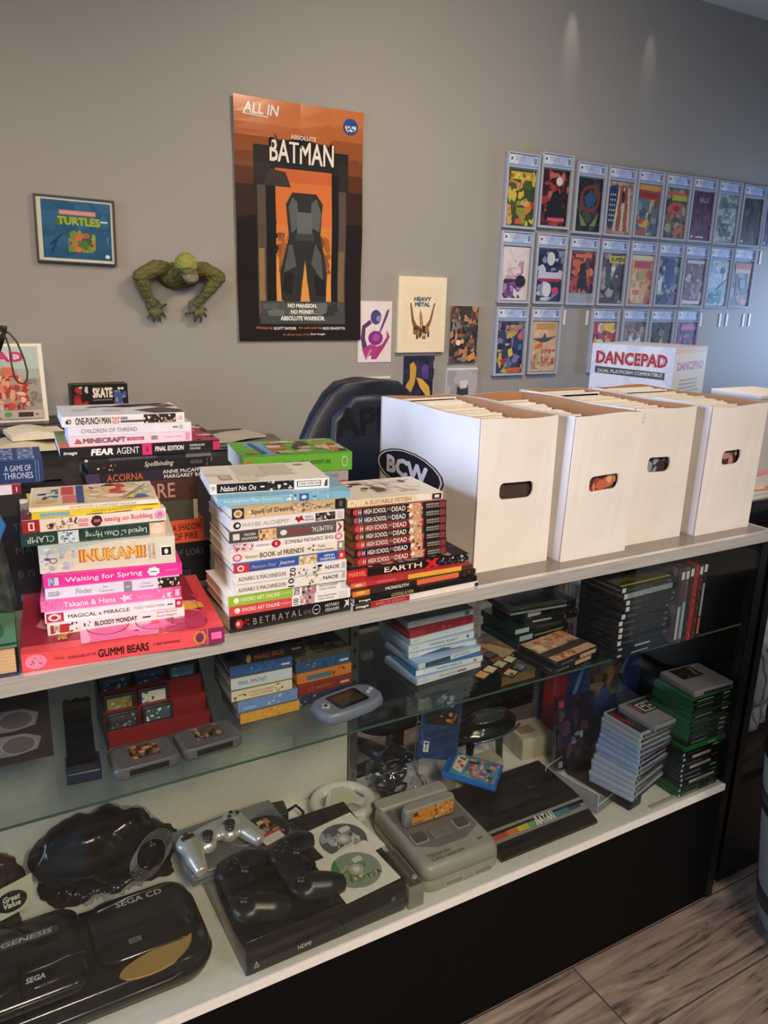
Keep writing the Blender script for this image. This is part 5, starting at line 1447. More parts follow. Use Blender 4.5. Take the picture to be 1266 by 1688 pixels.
# ------------------------------------------------------------------ stock table at the back right and the dance mat carton
t = thing('stock_table', 'long dark table under the carton and the bagged comics at the back right', 'table', (2.25, 1.06, -1.023))
m = M()
m.rbox(0, 0, .938, 3.3, 1.0, .972, .01, '#4a4642', 'plastic')
m.build('tabletop', t)
for x, y in ((.05, .05), (3.2, .05), (.05, .9), (3.2, .9)):
    m = M()
    m.box(x, y, 0, x + .05, y + .05, .938, '#24211f', 'plastic')
    m.build('leg', t)
t = thing('dance_mat_carton', 'tall white and cream carton with red bubble lettering behind the comic boxes', 'box', (2.665, 1.20, CT + .003), D(-72))
m = M()
m.box(-.38, 0, 0, 0, .35, .375, '#dfe4ee', 'card')
m.build('carton', t)
m = M()
m.art((-.38, 0, 0), (.38, 0, 0), (0, 0, .375), [('r', 0, 0, 1, 1, '#d6dcec'), ('b', 0, .3, 1, 1, ['#dce2f0', '#ccd4e8'], 12, 3, .3), tx('DANCEPAD', .05, .76, .93, .93, '#3b2230', .10), tx('DANCEPAD', .05, .76, .93, .93, '#e9e1e4', .075), tx('DANCEPAD', .06, .77, .925, .92, '#a82c40', .04), ('p', [(.06, .66), (.91, .64), (.91, .72), (.06, .74)], '#4b5058'), tx('DUAL PLATFORM COMPATIBLE', .10, .67, .88, .71, '#d7d9c8', .02), ('p', [(.28, .30), (.30, .47), (.4, .47), (.46, .50), (.56, .48), (.58, .30)], '#22222e'), ('e', .76, .24, .18, .25, '#26284e'), ('ring', .76, .24, .18, .25, .12, '#3c3f6a')], 'card')  # blue tint of the white front is cool daylight put into its colour
m.build('front_print', t)
m = M()
m.art((0, 0, 0), (0, .35, 0), (0, 0, .375), [('r', 0, 0, 1, 1, '#ecdab2'), ('r', 0, .93, 1, 1, '#e5b544'), tx('DANCEPAD', .1, .74, .92, .84, '#b43a3c', .05), ('lines', .2, .42, .85, .64, 5, '#a08c66', .45)], 'card')
m.build('side_print', t)
R = random.Random(5)
for i in range(22):
    x, y = 3.13 + .215 * (i % 8) + R.uniform(-.006, .006), 1.10 + .315 * (i // 8) + R.uniform(-.004, .004)
    h = R.uniform(.03, .075)
    t = thing('bagged_comic_stack', 'low stack of white backed bagged comics among those on the back right table', 'comics', (x, y, CT), R.uniform(-.07, .07), 'bagged comics on the back right table')
    m = M()
    k = max(3, int(h / .012))
    for j in range(k):
        dx, dy = R.uniform(-.008, .008), R.uniform(-.008, .008)
        m.box(dx, dy, h * j / k, .15 + dx, .24 + dy, h * (j + .8) / k, R.choice(['#e4e6ea', '#d3d8de', '#c5ccd6', '#e9e4da']), 'card')
    m.build('comics', t)
    m = M()
    m.rbox(-.012, -.012, h, .162, .252, h + .002, .004, '#dfe6f0', 'gloss', .0008)
    m.build('plastic_bag', t)

# ------------------------------------------------------------------ what stands right of the counter
t = thing('side_display_case', 'lower black display case continuing right of the main counter', 'display case', (1.70, .025, -1.023))
m = M()
m.box(0, 0, 0, 1.5, .62, .30, '#0f0e10', 'plastic')
m.build('base_cabinet', t)
m = M()
m.box(0, 0, .93, 1.5, .62, .965, '#141316', 'plastic')
m.box(0, -.002, .957, 1.5, 0, .963, '#c8b894', 'metal')
m.build('case_top', t)
m = M()
m.box(0, .60, .30, 1.5, .62, .93, '#141316', 'plastic')
m.build('back_panel', t)
for x in (0, 1.475):
    m = M()
    m.box(x, 0, .30, x + .025, .03, .93, '#141316', 'plastic')
    m.build('corner_post', t)
m = M()
m.add([(.025, .012, .30), (1.475, .012, .30), (1.475, .012, .93), (.025, .012, .93)], [(0, 1, 2, 3)], '#ffffff', 'cabinet_glass')
m.build('front_glass', t)
t = thing('storage_bag', 'pale crumpled bag with black straps inside the side display case', 'bag', (2.02, .24, -.7226))
m = M()
m.ell((0, 0, .18), (.115, .085, .165), '#b9bcc2')
m.ell((.03, .0, .30), (.07, .06, .10), '#b9bcc2')
m.box(-.10, -.07, .012, .10, .07, .07, '#b9bcc2')
fuse(m, 'bag_body', .008, '#b4b8c0', 'card', t, smooth=2, noise=lump(.014, 22, .0, 50))
m = M()
for k in range(4):
    m.tube([(-.06 + .02 * k, -.098, .30), (-.03 + .022 * k, -.112, .2), (-.05 + .03 * k, -.108, .1), (-.02 + .02 * k, -.10, .01)], .004, '#1c1d20', seg=6)
m.build('straps', t)
m = M()
m.rbox(0, 0, 0, .33, .3, .066, .006, '#151416', 'gloss')
o = m.build('display_riser', None, (1.79, .17, -.0576))
tag(o, 'glossy black riser on the side display case', 'riser')
for i, (x, y, z, w, d_, th, c1, lb) in enumerate(((1.80, .18, .0088, .19, .26, .012, '#8fb0ac', 'teal covered comic lowest on the glossy black riser'), (1.81, .19, .021, .18, .25, .01, '#c8744c', 'orange comic in the middle of the pile on the glossy black riser'), (1.79, .20, .031, .19, .25, .016, '#c8ccd4', 'white bagged comic above the orange one on the glossy riser'), (1.80, .20, .047, .18, .25, .016, '#d8829c', 'pink covered comic on top of the pile on the glossy riser'))):
    t = thing('comic_book', lb, 'comic', (x, y, z), D((3, -5, 4, 8)[i]), 'comics on the glossy black riser')
    m = M()
    m.rbox(0, 0, 0, w, d_, th, .003, '#dcd8d0', 'paper', .001)
    m.build('pages', t)
    m = M()
    m.art((0, 0, th), (w, 0, 0), (0, d_, 0), [('r', 0, 0, 1, 1, c1), ('b', 0, 0, 1, 1, [c1, '#e8dcd0', '#5c4a54', '#d8a8a0'], 20, i, .15)], 'gloss')
    m.build('cover', t)
t = thing('comic_box', 'white comic box standing on the side display case at the right edge', 'box', (2.135, .42, -.0576), 0, 'white comic boxes on the counter')
m = M()
m.box(0, 0, 0, .20, .17, .29, '#e6e4e4', 'corrugated')
m.build('carton', t)
m = M()
m.rbox(-.004, -.004, .2905, .204, .174, .305, .004, '#ece9e8', 'corrugated', .002)
m.build('lid', t)
m = M()
m.art((0, 0, .15), (.2, 0, 0), (0, 0, .05), [('p', rrect(.04, .15, .16, .85, .02), '#3a342e')], 'matte')
m.build('hand_hole', t)

# grey bin at the right edge, on the floor in front
t = thing('waste_bin', 'tall grey bin with dark bands widening upward on the plank floor, right edge', 'bin', (1.738, -.235, -1.023))
m = M()
m.lathe([(.09, 0), (.11, .006), (.138, .05), (.15, .12), (.163, .25), (.178, .40), (.186, .50), (.182, .50), (.16, .25), (.10, .03)], 0, 0, '#74716c', 'matte', 36)
m.build('bin_body', t)
for z, r in ((.10, .1475), (.36, .1745)):
    m = M()
    m.lathe([(r - .002, z), (r + .003, z + .002), (r + .0085, z + .05), (r + .004, z + .052)], 0, 0, '#2c2b2b', 'plastic', 36)
    m.build('band', t)
m = M()
m.lathe([(.187, .501), (.190, .505), (.186, .56), (.15, .60), (.05, .612), (.01, .613)], 0, 0, '#1e1d1e', 'plastic', 36)
m.build('lid', t)
t = thing('paper_sack', 'pale paper sack with green oval label on the grey bin lid', 'sack', (1.738, -.235, -.4096))
m = M()
rings = []
for i in range(9):
    f = i / 8
    rx, ry = .17 + .010 * math.sin(f * 7), .11 + .02 * f
    rings.append([(rx * abs(math.cos(2 * PI * k / 24)) ** .6 * (1 if math.cos(2 * PI * k / 24) > 0 else -1), ry * abs(math.sin(2 * PI * k / 24)) ** .6 * (1 if math.sin(2 * PI * k / 24) > 0 else -1), .26 * f) for k in range(24)])
m.loft(rings, '#8d8a80', 'paper', True)
m.build('sack_body', t)
m = M()
m.art((-.166, -.128, .09), (.13, 0, 0), (0, 0, .12), [('e', .5, .5, .5, .5, '#23241c'), ('e', .5, .5, .44, .45, '#b9bf98'), ('lines', .25, .3, .8, .7, 3, '#3a3c2c', .5)], 'card')
m.build('oval_label', t)

# ------------------------------------------------------------------ low shelf seen through the open back of the right case
t = thing('low_shelf', 'low black perforated shelf with a tan board top behind the glass case', 'shelf', (1.42, .72, -1.023))
m = M()
m.box(0, 0, .30, .62, .28, .318, '#b08f62', 'card')
m.build('shelf_board', t)
m = M()
m.box(0, -.002, .225, .62, .01, .30, '#1a1c18', 'plastic')
for k in range(9):
    m.lathe([(.0045, 0), (.0045, .0012)], 0, 0, '#8a8c86', 'metal', 8)
    n_ = len(m.v) - 16
    for q in range(n_, len(m.v)):
        p = m.v[q]
        m.v[q] = (.05 + .065 * k + p[0], -.0033 + p[2] * .9, .262 + p[1])
m.build('perforated_rail', t)
for x in (.0, .59):
    m = M()
    m.box(x, .012, 0, x + .03, .27, .30, '#1a1c18', 'plastic')
    m.build('side_leg', t)
m = M()
m.box(.03, .02, .03, .59, .26, .045, '#d8cdb4', 'card')
m.build('bottom_board', t)
t = thing('round_tin', 'round pink tin with cream folded corners on the low shelf', 'tin', (1.52, .84, -.7046))
m = M()
m.lathe([(.072, 0), (.074, .004), (.074, .055), (.07, .06)], 0, 0, '#c0625c', 'card', 28)
m.build('tin_body', t)
m = M()
m.prism([(.0, -.072), (.07, -.03), (.02, .05), (-.01, 0)], .0605, .0625, '#e8c9a0', 'card')
m.prism([(-.01, 0), (.02, .05), (-.02, .07)], .0605, .0622, '#e0b88c', 'card')
m.build('folded_corners', t)
t = thing('white_carton', 'small white carton with a dark printed line on the low shelf', 'box', (1.72, .80, -.7046), D(-14))
m = M()
m.rbox(0, 0, 0, .16, .10, .08, .003, '#cfcbbf', 'card', .001)
m.build('carton', t)
m = M()
m.art((.02, 0, .02), (.12, 0, 0), (0, 0, .04), [('r', .2, .5, .7, .75, '#6a5a48')], 'card')
m.build('label', t)

# ------------------------------------------------------------------ inside the glass cases
SH = -.2371                      # top of the glass shelf
BD = -.6719                      # top of the white deck


def case(label, x, y, z, ang, L, DP, T, shell, spine, top, group, name='game_case', left=None, fin='gloss'):
    """a plastic game case lying down: shell, printed sleeve"""
    t = thing(name, label, 'game case', (x, y, z + .0001), D(ang), group)
    T -= .0003
    m = M()
    m.rbox(0, 0, 0, L, DP, T, .002, left or shell, fin, .0008, 2)
    m.box(-.0004, .004, T * .46, L + .0004, DP + .0004, T * .54, '#101012' if shell[1] in '012' else '#b8c0c8', fin)
    m.build('shell', t)
    m = M()
    m.art((.0012, 0, .0012), (L - .0024, 0, 0), (0, 0, T - .0024), [('r', 0, 0, 1, 1, shell)] + list(spine), fin)
    if top:
        m.art((.002, .003, T), (L - .004, 0, 0), (0, DP - .006, 0), top, fin)
    m.build('printed_sleeve', t)
    return t


# ---- left shelf: handheld game boxes in two columns
GL = 'small game boxes in the left column on the glass shelf'
z = SH
for i, (x, y, a, T, col, sp, lb) in enumerate((
        (.392, .131, 0, .022, '#d9a13c', [('b', 0, 0, 1, 1, ['#e0ae4c', '#cc9032'], 10, 1, .2), ('b', .35, .1, .65, .9, ['#8c7a3c', '#c8c08c', '#6c8a5c'], 10, 2, .1)], 'yellow game box at the bottom of the left column on the shelf'),
        (.389, .133, 0, .024, '#6f92cc', [('b', .5, .1, .85, .9, ['#a8b8d8', '#4c6aa8', '#d8ccb0'], 12, 1, .12), ('r', .08, .2, .3, .4, '#93aedd')], 'light blue game box, second from the bottom of the left column'),
        (.378, .134, -1, .022, '#e0d4b8', [('b', .02, .1, .25, .6, ['#6c5c3c', '#4c4434', '#a08c5c'], 12, 2, .1), tx('KINGDOM HEARTS', .28, .5, .70, .72, '#a8853c', .012), tx('CHAIN OF MEMORIES', .28, .2, .68, .4, '#8c7a54', .0), ('b', .72, .1, .97, .9, ['#5c4c38', '#8c7448', '#3c342c'], 12, 4, .1)], 'cream game box with brown sketches, third from the bottom of the left column'),
        (.378, .135, -2, .024, '#c9d2dc', [tx('FINAL FANTASY', .12, .3, .58, .7, '#6c7884', .012)], 'white game box with thin grey title, fourth from the bottom of the left column'),
        (.378, .138, -4, .022, '#3a5f9c', [('b', .2, .1, .8, .9, ['#4c74b0', '#2c4c84', '#6c8cb8'], 14, 3, .14), ('r', .82, .3, .96, .5, '#c8ccd8')], 'blue game box, second from the top of the left column'),
        (.404, .134, 1, .020, '#2b2220', [('e', .06, .5, .04, .45, '#c8a080'), tx('MARIO BROS.', .16, .2, .66, .75, '#b8643c', .03), ('r', .78, .4, .94, .6, '#a8a4a0')], 'dark brown game box with orange title, topmost of the left column'))):
    case(lb, x, y, z, a, .116, .105, T, col, sp, [('r', 0, 0, 1, 1, '#2c2826'), ('b', 0, 0, 1, 1, ['#3a3430', '#5c4a40', '#221e1c'], 20, 2, .14)] if i == 5 else (), GL, 'game_box', left='#7c6c5c' if i < 4 else '#3c3c44', fin='card')
    z += T
GR = 'small game boxes in the right column on the glass shelf'
z = SH
for i, (x, y, a, T, col, sp, lb) in enumerate((
        (.5095, .142, 1, .020, '#2c3050', [('b', 0, 0, .5, 1, ['#5c5c6c', '#3c4060', '#8c8c98'], 18, 1, .14)], 'dark blue game box at the bottom of the right column'),
        (.509, .143, 1, .022, '#7c3228', [('b', 0, 0, .4, 1, ['#a85c3c', '#8c3c2c'], 10, 1, .14), tx('GOLDEN SUN', .32, .35, .6, .65, '#b8784c', .01), ('r', .78, .3, .95, .55, '#c8a8a0')], 'dark red game box, second from the bottom of the right column'),
        (.509, .147, 0, .021, '#c87a34', [('r', .17, .2, .62, .75, '#4c7484'), ('b', .62, .1, .9, .95, ['#8c4c24', '#3c2c24', '#e09c54'], 12, 2, .12)], 'orange game box with a teal panel in the right column'),
        (.508, .151, 0, .021, '#2f527c', [('b', .1, .2, .4, .8, ['#a8a44c', '#3c5c5c'], 10, 3, .12), ('b', .45, .1, .75, .95, ['#3c6490', '#24426c'], 8, 3, .2), ('r', .8, .3, .96, .55, '#c0c8d4')], 'dark blue game box with olive lettering, second from the top of the right column'),
        (.508, .151, 0, .013, '#4c4c44', [('b', 0, 0, 1, 1, ['#6c6c5c', '#8c8a74', '#34342e'], 20, 4, .2)], 'grey box with a moonlit cover, topmost of the right column'))):
    case(lb, x, y, z, a, .114, .105, T, col, sp, [('r', 0, 0, 1, 1, '#4a4a40'), ('b', 0, 0, 1, 1, ['#6c6c5c', '#3a3a34', '#8c8a78', '#2c2c28'], 30, 2, .14)] if i == 4 else (), GR, 'game_box', fin='card')
    z += T
# lilac handheld
t = thing('handheld_console', 'pale blue handheld game console lying on the glass shelf', 'game console', (.588, .094, SH + .0002), D(10))
m = M()
pts = [(-.070, -.012), (-.060, -.030), (-.03, -.037), (.03, -.037), (.060, -.030), (.070, -.012), (.070, .02), (.055, .034), (.03, .038), (-.03, .038), (-.055, .034), (-.070, .02)]
m.loft([[(a * s, b * s, z) for a, b in pts] for s, z in ((.94, 0), (1, .003), (1, .015), (.96, .020), (.9, .0215))], '#7b8498', 'plastic', True)
m.build('body', t)
m = M()
m.prism(rrect(-.034, -.024, .034, .026, .005), .0216, .0226, '#1b1a1c', 'gloss')
m.prism(rrect(-.026, -.017, .026, .019, .002), .0226, .0228, '#3a352a', 'gloss')
m.build('screen', t)
m = M()
m.box(-.058, -.003, .0214, -.042, .003, .0245, '#b8bccc', 'plastic')
m.box(-.053, -.008, .0214, -.047, .008, .0245, '#b8bccc', 'plastic')
m.build('d_pad', t)
for x, y in ((.046, -.002), (.057, .004)):
    m = M()
    m.lathe([(.005, .0212), (.005, .024), (.003, .0248)], x, y, '#b8bccc', 'plastic', 12)
    m.build('button', t)
# gamepad cartridge pouch (dark blue cradle)
t = thing('charging_cradle', 'black and navy cradle with a ribbed lid lying left of the cartridge rack', 'cradle', (.097, .082, SH + .0002), D(-6))
m = M()
m.rbox(0, 0, 0, .052, .055, .020, .003, '#1c2640', 'plastic')
m.build('base', t)
m = M()
m.loft([[(.003, .012, .0202), (.046, .012, .0202), (.046, .15, .0202), (.003, .15, .0202)], [(.003, .012, .026), (.046, .012, .026), (.046, .15, .046), (.003, .15, .046)]], '#16161c', 'plastic')
m.rbox(.002, .13, .0002, .047, .152, .02, .003, '#16161c', 'plastic')
m.build('body', t)
m = M()
m.prism([(.002, .026), (.047, .026), (.047, .058), (.04, .062), (.034, .058), (.025, .062), (.015, .058), (.008, .062), (.002, .058)], .152, .166, '#2a2620', 'plastic', 'y')
m.build('ribbed_lid', t)
# red cartridge rack with small cartridges
t = thing('cartridge_rack', 'dark red stepped rack holding small game cartridges', 'rack', (.1735, .153, SH + .0002), D(-1.5))
m = M()
for k in range(4):
    y0 = .006 + k * .026
    m.box(0, y0, 0, .172, y0 + .008, .028 + k * .024, '#7c1f22', 'plastic')
    m.box(0, y0 + .008, 0, .172, y0 + .026, .004 + k * .022, '#5c1618', 'plastic')
for x in (-.003, .172):
    m.prism([(.0, 0), (.118, 0), (.118, .105), (.10, .105), (.0, .02)], x, x + .003, '#1d1a1a', 'plastic', 'x')
m.build('rack_body', t)
lab = [['#3c3c40', '#40545c', None], ['#8c8648', '#d8d4cc', '#9c2428'], ['#34446c', '#2c4c7c', '#5c9cb0'], ['#2c3a44', '#8c3c38', '#5c4a34']]
cols = ['#8a8a88', '#a8bcc0', '#c8ccd0', '#4a4a4a', '#6c8ca8', '#b8a888']
nm = [['dark cartridge with pale droplets, front row left', 'blue labelled cartridge, front row middle', ''], ['yellow green labelled cartridge, second row left', 'white labelled cartridge with black sketch, second row middle', ''], ['dark blue cartridge, third row left', 'navy labelled cartridge, third row middle', 'sky blue labelled cartridge, third row right'], ['dark labelled cartridge, back row left', 'dull red labelled cartridge, back row middle', 'brown labelled cartridge, back row right']]
for r in range(4):
    for c in range(3):
        if not nm[r][c]:
            continue
        g = thing('game_cartridge', nm[r][c] + ' of the red rack', 'game cartridge', (.1755 + c * .0575, .1685 + r * .026 - c * .0015, SH + .006 + r * .022), D(-1.5), 'small cartridges in the red rack')
        m = M()
        m.rbox(0, 0, 0, .052, .008, .05, .002, '#24252a', 'plastic', .001)
        m.build('shell', g)
        m = M()
        m.art((.006, 0, .022 if r else .024), (.04, 0, 0), (0, 0, .022), [('r', 0, 0, 1, 1, lab[r][c] or '#3c3c40'), ('b', 0, 0, 1, 1, [lab[r][c] or '#3c3c40', cols[(r * 3 + c) % 6], cols[(r + c * 2) % 6]], 14, r * 3 + c, .14)], 'gloss')
        m.build('label', g)
# two grey console cartridges lying in front
for x, y, a, lb, pal in ((.165, .0585, 1, 'grey console cartridge with a dark fiery label, left one of two', ['#5c3c30', '#c86a3c', '#2c2420', '#8c6c54', '#e09c6c']), (.274, .0635, 3, 'grey console cartridge with a brown label, right one of two', ['#5c4c44', '#8c7c6c', '#2c2826', '#a89078', '#6c5c5c'])):
    t = thing('console_cartridge', lb, 'game cartridge', (x, y, SH + .0002), D(a), 'grey console cartridges on the glass shelf')
    m = M()
    m.loft([[(u, v, z) for u, v in rrect(0 + i, 0, .104 - i, .07 - i, .012, 4)] for i, z in ((.002, 0), (0, .003), (0, .014), (.003, .018), (.008, .0195))], '#626066', 'plastic', True)
    m.build('shell', t)
    m = M()
    m.box(.022, -.0006, .004, .084, .002, .014, '#1b1a18', 'plastic')
    m.build('connector', t)
    m = M()
    m.art((.030, .018, .0196), (.046, 0, 0), (0, .040, 0), [('r', 0, 0, 1, 1, pal[0]), ('b', 0, 0, 1, 1, pal, 30, 4, .16)], 'gloss')
    m.build('label', t)
# dark retro console carton at the left
t = thing('console_carton', 'dark console carton with two printed gamepads and a yellow round sticker', 'box', (-.135, .193, SH + .0002), D(-3))
m = M()
m.box(0, 0, 0, .226, .075, .175, '#33292a', 'card')
m.build('carton', t)
m = M()
pad = lambda y: [('p', [(.05, y), (.1, y + .1), (.55, y + .13), (.83, y + .12), (.93, y + .06), (.9, y - .06), (.75, y - .09), (.45, y - .07), (.12, y - .09)], '#77747a'), ('e', .78, y + .015, .12, .095, '#5c5458'), ('ring', .78, y + .015, .12, .095, .12, '#86838a'), ('r', .5, y - .015, .6, y + .02, '#4a464a'), ('r', .34, y - .04, .38, y + .06, '#3c3838'), ('r', .31, y - .008, .41, y + .03, '#3c3838')]
m.art((0, 0, 0), (.226, 0, 0), (0, 0, .175), [('r', 0, 0, 1, 1, '#352b2b')] + pad(.42) + pad(.17) + [('r', .1, .72, .62, .92, '#5c2630'), tx('-87', .40, .74, .60, .88, '#7c2c38', .04), ('r', .34, .67, .60, .70, '#8a7c7c'), ('e', .80, .82, .09, .10, '#b8a63c'), ('ring', .80, .82, .09, .10, .12, '#8f7f2c'), ('r', .74, .80, .86, .84, '#8f8230')], 'card')
m.build('front_print', t)

# ---- right shelf
GW = 'white game cases stacked on the glass shelf'
z = SH
W = '#dfe6ea'
for i, (x, y, a, T, sh, sp, lf, lb) in enumerate((
        (.749, .110, 3.5, .0150, W, [tx('Wii', .06, .25, .15, .75, '#a8adb4', 0), tx('SUPER SMASH BROS', .32, .3, .6, .7, '#7c848c', .012), ('r', .62, .25, .76, .6, '#b8606c')], '#a9c4ea', 'white game case at the very bottom of the white stack'),
        (.751, .120, -1, .0150, W, [('r', .0, .05, .1, .9, '#f0f2f2'), tx('MARIO PARTY', .3, .3, .68, .7, '#2f6f94', .02), ('r', .86, .2, .9, .7, '#c86a6c')], '#2f76bc', 'game case with a bright blue edge, second from the bottom of the white stack'),
        (.756, .118, 5, .0125, W, [('r', .1, .0, .5, 1, '#4a5660'), tx('JUST DANCE', .55, .3, .82, .7, '#4c6470', .02)], '#a9c4ea', 'white game case turned a little clockwise, third from the bottom of the white stack'),
        (.750, .147, -2, .0120, W, [tx('Wii', .04, .25, .13, .75, '#a8adb4', 0), ('p', [(.15, 0), (.85, 0), (.5, .9)], '#54606a'), ('r', .6, .2, .85, .5, '#c8ccc4')], '#9fbde6', 'white game case with dark triangle, fourth from the bottom of the white stack'),
        (.749, .147, .7, .0160, W, [tx('Wii', .06, .25, .15, .75, '#a8adb4', 0), tx('MARIO KART', .32, .3, .75, .7, '#4c7c9c', .02), ('e', .9, .5, .02, .25, '#3c5c7c')], '#a9c4ea', 'white game case with blue title, fifth from the bottom of the white stack'),
        (.753, .147, 3.5, .0150, W, [tx('Wii', .04, .25, .13, .75, '#a8adb4', 0), ('b', .5, .2, .75, .9, ['#3c4c54', '#6c8088'], 6, 3, .08)], '#a9c4ea', 'white game case with dark smudge title, third from the top of the white stack'),
        (.751, .148, 3.5, .0155, '#a83040', [('r', .0, 0, .24, 1, '#c03c4c'), ('b', .4, .2, .9, .9, ['#8c2434', '#c8606c', '#d8b8b8'], 12, 3, .14)], '#a8222e', 'translucent red game case, second from the top of the white stack'),
        (.755, .161, .7, .0150, W, [tx('Wii', .06, .25, .17, .75, '#a8adb4', 0), ('b', .4, .3, .7, .7, ['#b8c0c0', '#c8c8bc'], 6, 2, .1), ('r', .86, .1, .93, .9, '#6c9464')], '#b4c8e8', 'white game case with green patch, topmost of the white stack'))):
    case(lb, x, y, z, a, .164, .118, T, sh, sp, [('r', 0, 0, 1, 1, '#b7c2b8'), ('r', 0, 0, .22, 1, '#e0d2ac'), ('r', .35, .2, .62, .9, '#e4d4a8'), ('r', .24, 0, .33, 1, '#a8b0a8'), ('b', .4, .4, .6, .7, ['#8c846c', '#c8bc98'], 8, 2, .08)] if i == 7 else (), GW, left=lf)
    z += T
GD2 = 'dark game cases stacked behind the cards'
z = SH
for i, (x, y, a, T, sh, sp, lf, lb) in enumerate((
        (1.030, .150, 2, .0145, '#1a2226', [('r', .02, .15, .25, .85, '#8fa0a8'), ('r', .5, .2, .95, .8, '#3c4444')], '#103834', 'dark case at the bottom of the stack behind the cards'),
        (1.038, .152, 3, .0180, '#14181a', [('r', .0, .1, .26, .9, '#9fb0b8'), ('r', .3, .35, .9, .6, '#8c8a5c')], '#0f3430', 'dark case with pale label and olive title, behind the cards'),
        (1.028, .156, 0, .0160, '#181c1e', [('r', .0, .1, .26, .9, '#a8b4bc'), ('r', .4, .2, .9, .8, '#34383a')], '#103834', 'dark case with pale label, third up behind the cards'),
        (1.052, .156, -3, .0190, '#16181a', [('r', .15, .35, .5, .6, '#a8a8a4'), ('b', .72, .0, 1, 1, ['#c87c5c', '#a85440', '#e0b498'], 10, 2, .14)], '#0f2c2c', 'dark case with a reddish portrait at its end, behind the cards'),
        (1.056, .155, 2, .0180, '#141618', [('r', .02, .1, .28, .95, '#a4a8a4'), ('r', .5, .3, .9, .6, '#4c3434')], '#123a36', 'dark case with grey label, second from the top behind the cards'),
        (1.006, .150, -5, .0135, '#242a28', [('r', .0, 0, 1, .4, '#8c948c')], '#4c5450', 'tilted grey bordered case on top of the dark stack behind the cards'))):
    case(lb, x, y, z, a, .150, .125, T, sh, sp, [('r', 0, 0, 1, 1, '#5a605a'), ('r', .12, .1, .92, .94, '#2c332e'), ('b', .12, .1, .92, .94, ['#343c36', '#262c28', '#3c443c'], 12, 2, .2)] if i == 5 else (), GD2, left=lf)
    z += T
# small cards lying on the glass
GK = 'small game cards lying on the glass shelf'
for i, (x, y, a, pal, lb) in enumerate(((.876, .079, 28, ['#e0a868', '#c86a3c', '#f0d8b0'], 'orange labelled game card, front end of the long row'), (.905, .091, 28, ['#e8dcb4', '#d8c898', '#c8b478'], 'cream labelled game card, second in the long row'), (.9385, .101, 28, ['#c8c8a0', '#8c8c6c', '#e0d8b8'], 'olive and cream labelled game card, third in the long row'), (.971, .110, 28, ['#d8d4b0', '#6c7c6c', '#e8e0c0'], 'cream labelled game card with grey marks, fourth in the long row'), (1.003, .120, 28, ['#e0dcae', '#a8b484', '#f0e8c8'], 'pale yellow labelled game card, back end of the long row'), (.934, .060, 28, ['#d0c88c', '#4c4c38', '#e8e4b8'], 'yellow labelled game card lying in front of the row'), (.967, .073, 28, ['#6c7c80', '#34444a', '#a0acac'], 'slate labelled game card lying in front of the row'), (.945, .150, 14, ['#5c5850', '#6c685c', '#504c46'], 'plain grey game card lying behind the row'))):
    t = thing('game_card', lb, 'game card', (x, y, SH + .0002), D(a), GK)
    m = M()
    m.rbox(0, -.013, 0, .031, .012, .0036, .002, '#1c1d1c', 'plastic', .0006)
    m.build('shell', t)
    m = M()
    m.art((.002, -.012, .0036), (.027, 0, 0), (0, .021, 0), [('r', 0, 0, 1, 1, pal[0]), ('b', 0, 0, 1, 1, pal, 9, i, .2)], 'card')
    m.build('label', t)
t = thing('clear_card_case', 'empty clear plastic card case on the shelf beside the orange film cases', 'case', (.985, .047, SH + .0002), D(25))
m = M()
m.rbox(0, 0, 0, .066, .045, .011, .003, '#ffffff', 'clear_plastic', .001)
m.build('shell', t)
m = M()
m.box(.004, .004, .001, .062, .041, .003, '#6f7c7c', 'clear_plastic')
m.build('tray', t)
# two flat cases with an orange cover
GO = 'flat film cases at the shelf edge'
for i, (x, y, z, a, pal, lb) in enumerate(((1.020, .022, SH, 9, ['#2c2826', '#4c3c34', '#1c1a1a'], 'dark flat case under the orange covered one'), (1.030, .020, SH + .0142, 9, ['#e0b090', '#d87a4c', '#f0d8bc', '#5c4a44', '#c89a7c'], 'flat case with orange and cream cover at the shelf edge'))):
    case(lb, x, y, z, a, .136, .105, .014, '#2a2624', [('r', .55, .1, .95, .9, '#c8a880'), ('r', .1, .3, .4, .6, '#6c6460')], [('r', 0, 0, 1, 1, pal[0]), ('b', 0, .3, 1, 1, pal, 36, 3, .14), ('r', 0, .22, 1, .45, '#4a4440'), ('b', .1, .02, .95, .22, ['#d8a070', '#e8c898', '#c86a4c'], 14, 4, .1)] if i else (), GO, 'film_case')
